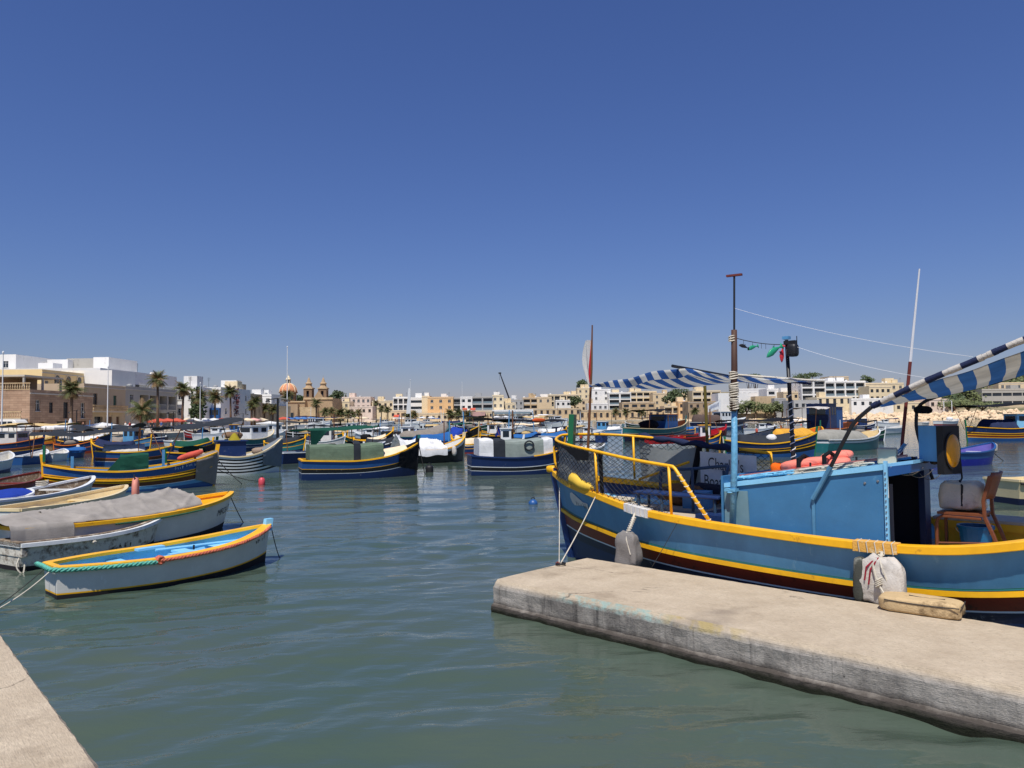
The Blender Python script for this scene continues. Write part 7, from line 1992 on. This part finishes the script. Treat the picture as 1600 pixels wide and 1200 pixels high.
def tree(px, yc, d, sx, sz, m, label, zb=.6, name='tree', n=900, cat='tree', group='trees round the bay', leaf=.32):
    p = dp(px, yc, d); t = thing(name, label, cat, (p.x, d, zb), 0, group); h = p.z - zb
    MB().tube([(0, 0, -.5), (.1, 0, h * .5), (.0, 0, h)], [sx * .09 + .05, sx * .07 + .04, .04], 6).build('trunk', bark, t)
    for k in range(3): MB().tube([(.05, 0, h * .55), (sx * .4 * math.cos(k * 2.1), sx * .4 * math.sin(k * 2.1), h + sz * .2)], [sx * .05 + .03, .03], 5).build('limb', bark, t)
    c = link('crown', crown_mesh(int(px * 3 + yc), sx, sx * .9, sz, m, n, leaf), t); c.location = (0, 0, h)
tree(357, 640, 166, 3.0, 5.5, leaf_v, 'dark red bougainvillea climbing the tan house', name='bougainvillea', cat='shrub', group=None, leaf=.3)
tree(308, 640, 140, 1.6, 4.0, leaf_d, 'dark green shrub beside the white end wall', name='shrub', cat='shrub')
for k, a in enumerate(((524, 622, 400, 6, 4, 'round dark tree right of the bell towers'), (468, 624, 420, 6, 3, 'dark tree between dome and bell towers'), (428, 628, 400, 8, 4, 'broad dark tree left of the church dome'),
          (1062, 619, 372, 6.5, 4.2, 'large round tree between the tan houses'), (1050, 621, 368, 5, 4, 'smaller tree beside the large round one'), (908, 600, 460, 4, 3, 'hilltop tree behind the flagpole'), (898, 628, 372, 3.5, 3, 'tree beside the white house below the villa'),
          (1170, 593, 520, 7, 3.5, 'hilltop tree above the fore awning end'), (1252, 590, 520, 8, 3.5, 'hilltop tree above the white flats'), (1180, 590, 540, 8, 3, 'hilltop bush behind the blank white wall'), (1270, 587, 540, 7, 2.6, 'hilltop bush left of the tan roof house'), (1354, 594, 500, 6, 3, 'tree above the cream apartment block'))):
    tree(a[0], a[1], a[2], a[3], a[4], leaf_d, a[5], zb=2, n=700, leaf=.55)
for k, (px, yc, d, s, z) in enumerate(((1478, 622, 300, 9, 5.5), (1500, 618, 305, 9, 6), (1520, 612, 312, 9, 6.5), (1545, 606, 335, 10, 6), (1568, 602, 345, 10, 6), (1590, 599, 350, 10, 6), (1612, 597, 350, 10, 6), (1492, 606, 350, 9, 5), (1515, 600, 365, 9, 4.5), (1460, 618, 335, 7, 4))):
    tree(px, yc, d, s, z, leaf_m if k % 3 else leaf_d, ['dark green hillside tree at the left end of the wood', 'hillside tree second from the left in the wood', 'tall hillside tree left of the concrete building', 'hillside tree above the left end of the concrete building', 'hillside tree above the middle of the concrete building', 'hillside tree near the right picture edge', 'hillside tree cut by the right picture edge', 'upper hillside tree behind the front row', 'highest hillside tree behind the awning', 'low hillside tree behind the pink tan house'][k], zb=3, n=1100, leaf=.6)
for k, (px, yc, d, s, z) in enumerate(((1152, 640, 308, 4, 2.6), (1166, 638, 308, 4.4, 3.0), (1180, 637, 308, 4.4, 3.2), (1196, 639, 306, 4.2, 2.8), (1210, 638, 304, 4.4, 3), (1222, 640, 302, 3.6, 2.6))):
    tree(px, yc, d, s, z, leaf_m, 'olive green shrub above the sandy wall, %s from the left' % ordn[k], zb=1.5, name='shrub', cat='shrub', n=600, leaf=.4, group='shrubs above the sandy wall')
for k, (px, yc, d, s, z) in enumerate(((1490, 632, 280, 7, 2.2), (1512, 632, 280, 8, 2.4), (1535, 634, 279, 7, 2.0))):
    tree(px, yc, d, s, z, leaf_m, 'low scrub bush behind the breakwater rocks, %s from the left' % ordn[k], zb=1.5, name='shrub', cat='shrub', n=600, leaf=.4, group='scrub behind the breakwater')

# ------------------------------------------------------------------ further boats lying off the far quays
hulls = {'white': P_white, 'blue': P_blue, 'navy': P_deep, 'teal': P_teal, 'green': P_dgreen, 'black': P_black, 'red': P_bred, 'grey': P_grey, 'sky blue': P_sky, 'cream': P_cream, 'orange': P_orange, 'brown': P_brown}
cloths = {'white': C_white, 'black': C_black, 'green': C_green, 'blue': C_blue, 'cream': C_cream, 'grey': C_grey, 'navy': C_navy, 'tan': C_tan, 'charcoal': C_dark}
rails = {'y': P_yel, 'w': P_white, 'o': P_orange, 'b': P_blue}
def far_boat(px, py, lpx, hc, rl, style, cc, where, flip=False):
    a, b = gp(px - lpx / 2, py), gp(px + lpx / 2, py + rnd.uniform(-.6, .6))
    if flip: a, b = b, a
    L = (b - a).length; sc = min(1.5, max(.75, L / 6.0)); dg = L < 4.2
    hm = hulls[hc]; nm = 'luzzu' if style in ('awning', 'cover') and rl in 'yo' else 'motor_boat' if style == 'cruiser' else 'fishing_boat'
    lab = {'awning': '%s boat under a %s awning %s', 'cover': '%s boat under a %s cover %s', 'cruiser': '%s cabin cruiser with %s canopy %s', 'cabin': '%s fishing boat with wheelhouse and %s cloth %s', 'open': '%s open boat with %s bundle aboard %s'}[style] % (hc, cc, where)
    z = {'cruiser': (1.0, 1.0, 1.5), 'open': (.7, .6, 1.0)}.get(style, (.95, .8, 1.35)); z = tuple(q * sc for q in z)
    tr = style in ('cruiser', 'open')
    bands = [(.42, P_navy if hc != 'navy' else P_red), (.66, hm), (.70, rails[rl]), (1.0, hm)] if not tr else [(.38, P_navy), (.8, hm), (.85, P_blue if hc == 'white' else P_white), (1.0, hm)]
    o = mk(lab, tuple(a), tuple(b), L * (.34 if L > 5 else .4), z, bands, rails[rl], P_grey if tr else P_brown, None, tr, None, 14, None if tr else (.2 * sc, .35 * sc, rails[rl]), name=nm, group='boats off the far quays')
    m = cloths[cc]; l = o.L; sd = rnd.uniform(0, 9)
    if rnd.random() < .55: x_ = rnd.uniform(-.3, .3) * l; MB().tube([(x_, .1, z[1] * .5), (x_ + rnd.uniform(-.15, .15), .1, z[1] + rnd.uniform(1.6, 3.2) * sc)], .035, 5).build('pole', rnd.choice([wood_pole, P_sky, white_metal, blk_metal]), o.root)
    if rnd.random() < .5: mb = MB(); wbox(mb, (rnd.uniform(-.2, .3) * l, -o.hb(.5) - .08, z[1] * .7), (.3, .22, .5), 6, 2.6, .03, sd); mb.build('side_fender', rnd.choice([C_canvas, C_orange, rubber]), o.root, True)
    if style == 'awning':
        o.awning(-l * .42, l * .30, l * .16, l * .15, 2.3 * sc, 2.35 * sc, m, sag=.12, seed=sd)
        mb = MB(); wbox(mb, (-.1 * l, 0, z[1] + .2), (l * .3, l * .16, .7 * sc), 6, 2.5, .08, sd); mb.build('gear_heap', cloths[rnd.choice(['grey', 'navy', 'tan', 'black'])], o.root, True)
    elif style == 'cover': o.cover(.08, .85, .5 * sc, m, p=2.2, over=1.0, drop=.12, nz=.06, seed=sd, n=14)
    elif style == 'cruiser':
        o.cabin(-l * .06, l * .15, l * .10, z[1], z[1] + .75 * sc, P_white, P_white)
        MB().bb(l * .2, l * .42, -l * .09, l * .09, z[1] + .1, z[1] + .45 * sc).build('foredeck_trunk', P_white, o.root)
        o.awning(-l * .46, -l * .06, l * .14, l * .13, z[1] + 1.0 * sc, z[1] + .95 * sc, m, sag=.05, seed=sd, base=z[1] * .6)
        o.outboard()
    elif style == 'cabin':
        o.cabin(-l * .08, l * .18, l * .11, z[1] * .8, z[1] + 1.4 * sc, hm if rnd.random() < .5 else P_white, rails[rl])
        o.cover(.06, .38, .45 * sc, m, p=2, over=.95, drop=.0, nz=.08, seed=sd, n=10)
        MB().tube([(l * .22, 0, z[1] * .7), (l * .22, 0, z[1] + 3.0 * sc)], .05, 5).build('mast', wood_pole, o.root)
    else:
        for t in (.35, .62): o.thwart(t, P_white, z[1] * .7)
        mb = MB(); wbox(mb, (0, 0, z[1] * .8), (l * .35, l * .2, .45 * sc), 6, 2.5, .06, sd); mb.build('bundle', m, o.root, True); o.outboard()
POLES = random.Random(21)
FB = [(22, 700, 66, 'teal', 'y', 'awning', 'charcoal', 'at the left edge behind the wheelhouse luzzu'), (138, 699, 56, 'blue', 'w', 'cover', 'white', 'before the beige house'), (205, 701, 60, 'sky blue', 'y', 'cabin', 'grey', 'before the short palm'), (232, 693, 52, 'navy', 'w', 'awning', 'black', 'before the tallest palm'), (292, 697, 58, 'white', 'w', 'open', 'tan', 'before the tall palm and white end wall'), (64, 696, 52, 'orange', 'y', 'cover', 'tan', 'before the orange stone house'), (312, 686, 48, 'red', 'w', 'awning', 'charcoal', 'before the white mast between palms'), (445, 706, 60, 'teal', 'y', 'cover', 'charcoal', 'left of the green awning flap'), (118, 708, 64, 'navy', 'o', 'awning', 'charcoal', 'behind the teal covered dinghy'), (178, 714, 66, 'black', 'y', 'cover', 'navy', 'under the long dark awning'), (300, 712, 62, 'blue', 'y', 'cover', 'green', 'right of the brown striped luzzu'), (508, 702, 58, 'grey', 'w', 'cabin', 'navy', 'behind the green awning'), (566, 698, 56, 'green', 'y', 'awning', 'green', 'behind the cream bow cover'), (596, 710, 50, 'navy', 'w', 'cover', 'charcoal', 'just left of the white tarpaulin'), (700, 712, 46, 'sky blue', 'w', 'open', 'navy', 'just behind the black hulled boat'), (730, 708, 44, 'navy', 'y', 'cover', 'cream', 'right of the white tarpaulin bow'), (788, 710, 56, 'teal', 'w', 'cabin', 'charcoal', 'behind the grey and white tent'), (690, 692, 50, 'navy', 'y', 'awning', 'tan', 'behind the blue tarped boat'), (640, 697, 50, 'blue', 'w', 'cabin', 'grey', 'behind the wrinkled white tarpaulin'), (820, 698, 50, 'white', 'w', 'cover', 'blue', 'left of the bright blue boat'), (1098, 700, 52, 'blue', 'y', 'cabin', 'black', 'behind the rolled cover and red bow'), (1240, 688, 54, 'brown', 'o', 'awning', 'charcoal', 'behind the yellow and red luzzu'), (1322, 694, 52, 'grey', 'w', 'open', 'green', 'behind the grey covered teal boat'), (338, 690, 62, 'white', 'w', 'cruiser', 'grey', 'behind the dark awnings'), (372, 684, 50, 'blue', 'y', 'cabin', 'tan', 'behind the teal fishing boat'), (470, 700, 62, 'white', 'w', 'open', 'white', 'left of the long green awning'), (412, 679, 44, 'grey', 'w', 'cover', 'grey', 'left of the black lamp post'),
 (470, 686, 58, 'black', 'w', 'awning', 'charcoal', 'below the church facade'), (512, 690, 60, 'teal', 'y', 'awning', 'black', 'below the right bell tower'), (548, 683, 58, 'grey', 'w', 'cabin', 'tan', 'below the pink block'), (585, 692, 60, 'white', 'w', 'cruiser', 'white', 'above the yellow railed navy boat'), (492, 677, 46, 'white', 'w', 'cruiser', 'navy', 'below the blue parasols'), (530, 674, 42, 'navy', 'w', 'awning', 'tan', 'below the navy parasols'), (568, 674, 44, 'white', 'w', 'cruiser', 'cream', 'below the cream parasols'), (604, 680, 50, 'white', 'w', 'open', 'blue', 'below the cream stepped house'), (622, 689, 54, 'black', 'w', 'cover', 'black', 'behind the sweeping grey sheet'),
 (655, 686, 52, 'teal', 'w', 'cover', 'blue', 'below the low tan quay house'), (640, 673, 44, 'white', 'w', 'cruiser', 'white', 'below the tall banner pole'), (685, 680, 50, 'white', 'w', 'cruiser', 'grey', 'below the orange house'), (712, 685, 48, 'green', 'w', 'awning', 'green', 'left of the kiosk'), (738, 690, 52, 'white', 'w', 'open', 'tan', 'behind the tyre luzzu'), (742, 676, 54, 'green', 'w', 'awning', 'black', 'directly below the kiosk'), (775, 686, 52, 'cream', 'y', 'cabin', 'white', 'behind the blue pennant'), (795, 678, 50, 'white', 'w', 'cruiser', 'cream', 'below the white restaurant'), (828, 690, 50, 'white', 'w', 'awning', 'cream', 'behind the orange roll'), (838, 676, 46, 'white', 'w', 'awning', 'tan', 'below the right end of the restaurant'), (862, 684, 44, 'blue', 'y', 'cover', 'white', 'left of the green stem board'), (866, 670, 40, 'white', 'w', 'cruiser', 'white', 'below the arched warehouse'), (668, 667, 36, 'white', 'w', 'cruiser', 'blue', 'close under the low tan quay house'), (705, 667, 36, 'navy', 'w', 'cover', 'navy', 'close under the bushy palms'), (765, 667, 36, 'white', 'w', 'open', 'grey', 'close under the cream tower block'), (812, 667, 38, 'white', 'w', 'cruiser', 'navy', 'close under the restaurant parasols'), (598, 667, 36, 'white', 'w', 'cruiser', 'grey', 'close under the beige shop house'),
 (916, 690, 56, 'white', 'w', 'cruiser', 'tan', 'just right of the green stem board'), (945, 679, 52, 'sky blue', 'w', 'cabin', 'white', 'below the white blank walled house'), (905, 669, 40, 'grey', 'w', 'cruiser', 'grey', 'close under the flagpole houses'), (962, 668, 38, 'white', 'w', 'open', 'blue', 'close under the stone warehouse'), (1000, 670, 44, 'green', 'w', 'awning', 'black', 'close under the warehouse palms'), (1040, 668, 42, 'blue', 'w', 'cabin', 'white', 'close under the cafe canopy'), (1078, 690, 46, 'white', 'w', 'open', 'cream', 'right of the blue wheelhouse boat'), (1060, 680, 50, 'blue', 'y', 'cabin', 'blue', 'beyond the red boat'), (1188, 680, 50, 'white', 'w', 'cruiser', 'grey', 'right of the blue mast'), (1205, 672, 46, 'cream', 'w', 'awning', 'tan', 'below the olive shrubs'), (1235, 679, 46, 'grey', 'w', 'cover', 'grey', 'left of the dark wheelhouse'), (1150, 667, 36, 'white', 'w', 'cruiser', 'blue', 'close under the sandy wall'), (1258, 670, 40, 'white', 'w', 'cruiser', 'white', 'below the white flats'), (1300, 670, 40, 'white', 'w', 'awning', 'cream', 'below the long white flats'), (1352, 688, 60, 'green', 'w', 'awning', 'black', 'behind the teal boat'), (1345, 672, 44, 'navy', 'w', 'cabin', 'black', 'left of the red aerial'), (1385, 668, 36, 'white', 'w', 'cruiser', 'navy', 'behind the aerial'), (1322, 664, 30, 'navy', 'w', 'cover', 'navy', 'close to the rocks end')]
for k, q in enumerate(FB): far_boat(*q, flip=k % 3 == 0)

# small white flag with blue print on a pole, seen left of the blue mast
fg = thing('flag', 'white flag with blue print flying left of the blue mast', 'flag', (gp(1126, 672).x, gp(1126, 672).y, 1.2))
fg.location = (dp(1126, 650, 112).x, 112, 1.2)
h_ = dp(1124, 624, 112).z - 1.2
MB().tube([(0, 0, 0), (0, 0, h_)], .04, 5).build('pole', white_metal, fg)
mb = MB(); mb.grid(lambda a, b: Vector((-.03 - 1.9 * a, .12 * math.sin(a * 5), h_ - .1 - .9 * a - 1.3 * b * (1 - .25 * a))), 12, 6); mb.build('cloth', C_white, fg, True)
mb = MB()
for k in range(9):
    x = -.25 - .17 * k; q = lambda a, b: Vector((x - .12 * a, .12 * math.sin(-x / 1.9 * 5) - .03, h_ - .1 + .47 * x - 1.3 * b * (1 + .13 * x)))
    mb.add([q(0, .2), q(.6, .2 + .05 * (k % 3)), q(1, .62), q(.35, .72 - .06 * (k % 2))], [(0, 1, 2, 3)])
mb.build('faded_print', mat('flag_blue', L255(60, 90, 140), .8, .1), fg)

# ------------------------------------------------------------------ people on the quays
def person_mesh(seed, walk):
    r = random.Random(seed)
    s_ = .16 if walk else .03
    J = {'pel': (0, 0, .95), 'chest': (0, .01, 1.30), 'neck': (0, .02, 1.48), 'head': (0, .03, 1.62), 'top': (0, .03, 1.74),
         'sl': (-.19, 0, 1.42), 'el': (-.25, .02, 1.14), 'hl': (-.24, -.10 - s_, .90), 'sr': (.19, 0, 1.42), 'er': (.25, .03, 1.14), 'hr': (.24, -.06 + s_, .90),
         'tl': (-.10, 0, .90), 'kl': (-.11, -s_, .49), 'fl': (-.11, -s_ * .4, .08), 'ol': (-.11, -s_ * .4 - .16, .03), 'tr': (.10, 0, .90), 'kr': (.11, s_ * .5, .49), 'fr': (.11, s_ * 1.6, .08), 'or_': (.11, s_ * 1.6 - .16, .03)}
    E = [('pel', 'chest'), ('chest', 'neck'), ('neck', 'head'), ('head', 'top'), ('chest', 'sl'), ('sl', 'el'), ('el', 'hl'), ('chest', 'sr'), ('sr', 'er'), ('er', 'hr'), ('pel', 'tl'), ('tl', 'kl'), ('kl', 'fl'), ('fl', 'ol'), ('pel', 'tr'), ('tr', 'kr'), ('kr', 'fr'), ('fr', 'or_')]
    Rd = {'pel': (.15, .11), 'chest': (.16, .11), 'neck': (.055, .055), 'head': (.085, .10), 'top': (.06, .07), 'sl': (.065, .065), 'sr': (.065, .065), 'el': (.042, .042), 'er': (.042, .042), 'hl': (.034, .034), 'hr': (.034, .034), 'tl': (.09, .09), 'tr': (.09, .09), 'kl': (.06, .06), 'kr': (.06, .06), 'fl': (.045, .045), 'fr': (.045, .045), 'ol': (.035, .03), 'or_': (.035, .03)}
    ks = list(J); me = bpy.data.meshes.new('p'); me.from_pydata([J[k] for k in ks], [(ks.index(a), ks.index(b)) for a, b in E], [])
    o = bpy.data.objects.new('p', me); COL.objects.link(o)
    sk = o.modifiers.new('s', 'SKIN'); sk.use_smooth_shade = True
    for i, k in enumerate(ks):
        me.skin_vertices[0].data[i].radius = Rd[k]; me.skin_vertices[0].data[i].use_root = (k == 'pel')
    sb = o.modifiers.new('d', 'SUBSURF'); sb.levels = sb.render_levels = 1
    dg = bpy.context.evaluated_depsgraph_get(); out = bpy.data.meshes.new_from_object(o.evaluated_get(dg)); bpy.data.objects.remove(o)
    return out
skin_m = mat('skin', L255(196, 146, 116), .6, .08); hair_m = mat('hair_brown', L255(58, 42, 32), .7, .2)
shirts = [('white', (226, 224, 218)), ('red', (184, 52, 48)), ('blue', (60, 92, 150)), ('black', (34, 34, 38)), ('green', (80, 120, 84)), ('yellow', (220, 190, 90))]
pants = [('dark', (44, 46, 58)), ('beige', (178, 160, 130)), ('blue', (62, 82, 118))]
bases = [person_mesh(1, False), person_mesh(2, True)]
PP = [(196, 104, 0, 0, 'near the largest white tent'), (203, 106, 1, 1, 'between tent and short palm'), (238, 110, 3, 0, 'left of the orange parasols'), (252, 118, 2, 1, 'under the first orange parasol'), (268, 120, 0, 2, 'under the second orange parasol'), (290, 126, 4, 0, 'under the cream parasol'), (299, 126, 1, 0, 'beside the tall palm'), (130, 92, 3, 1, 'before the orange stone house'), (606, 335, 0, 0, 'on the far quay left of the banner'), (612, 335, 3, 2, 'on the far quay below the red awning'), (620, 336, 0, 1, 'on the far quay below the white flats'), (631, 336, 2, 0, 'on the far quay beside the banner pole'), (598, 334, 5, 0, 'on the far quay below the cream house'), (690, 336, 0, 2, 'on the far quay below the orange house')]
for k, (px, d, s1, p1, where) in enumerate(PP):
    me = bases[k % 2].copy(); me.materials.clear()
    for m in (skin_m, mat('shirt_' + shirts[s1][0], L255(*shirts[s1][1]), .85, .08), mat('trousers_' + pants[p1][0], L255(*pants[p1][1]), .85, .08), hair_m): me.materials.append(m)
    for f in me.polygons:
        c = f.center
        f.material_index = 3 if c.z > 1.68 or (c.z > 1.56 and c.y > .07) else 0 if c.z > 1.46 or (abs(c.x) > .18 and c.z < 1.15) else 1 if c.z > .98 else 2 if c.z > .1 else 3
    o = link('person', me); o.location = (dp(px, 650, d).x, d, .66); o.rotation_euler = (0, 0, rnd.uniform(0, 6.28))
    tag(o, 'person in %s shirt and %s trousers %s %s' % (shirts[s1][0], pants[p1][0], 'walking' if k % 2 else 'standing', where), 'person', 'people on the quays')

# ------------------------------------------------------------------ a white van parked on the left quay
van = thing('parked_van', 'white van parked on the left quay at the picture edge', 'van', (dp(14, 660, 88).x, 88, .66), -.1)
vp = [(-2.3, .35), (2.3, .35), (2.35, .95), (2.15, 1.15), (1.55, 1.95), (1.3, 2.08), (-2.25, 2.1), (-2.35, 1.9)]
mb = MB(); mb.rings([[Vector((x, y, z)) for x, z in vp] for y in (-.95, .95)]); o = mb.build('body', mat('van_white', L255(226, 224, 216), .35, .05), van); bv = o.modifiers.new('b', 'BEVEL'); bv.width = .08; bv.segments = 3
for x0, x1 in ((-1.9, -.7), (-.5, .5), (.62, 1.45)):
    mb = MB(); mb.rings([[Vector((x0, y, 1.25)), Vector((x1, y, 1.25)), Vector((x1 - (.28 if x1 > 1 else 0), y, 1.85)), Vector((x0, y, 1.85))] for y in (-.975, -.945)]); mb.build('window', glass_dark, van)
for x in (-1.45, 1.45):
    for y in (-.93, .93):
        w = MB().lathe([(0, -.1), (.30, -.1), (.33, -.06), (.33, .06), (.30, .1), (0, .1)], (0, 0, 0), 16).build('wheel', rubber, van); w.matrix_local = Matrix.Translation((x, y, .33)) @ Matrix.Rotation(math.pi / 2, 4, 'X')
        h = MB().lathe([(0, -.11), (.17, -.11), (.17, .11), (0, .11)], (0, 0, 0), 12).build('hub', steel, w)
for y in (-.7, .7): MB().bb(2.30, 2.37, y - .14, y + .14, .72, .88).build('headlight', white_metal, van)
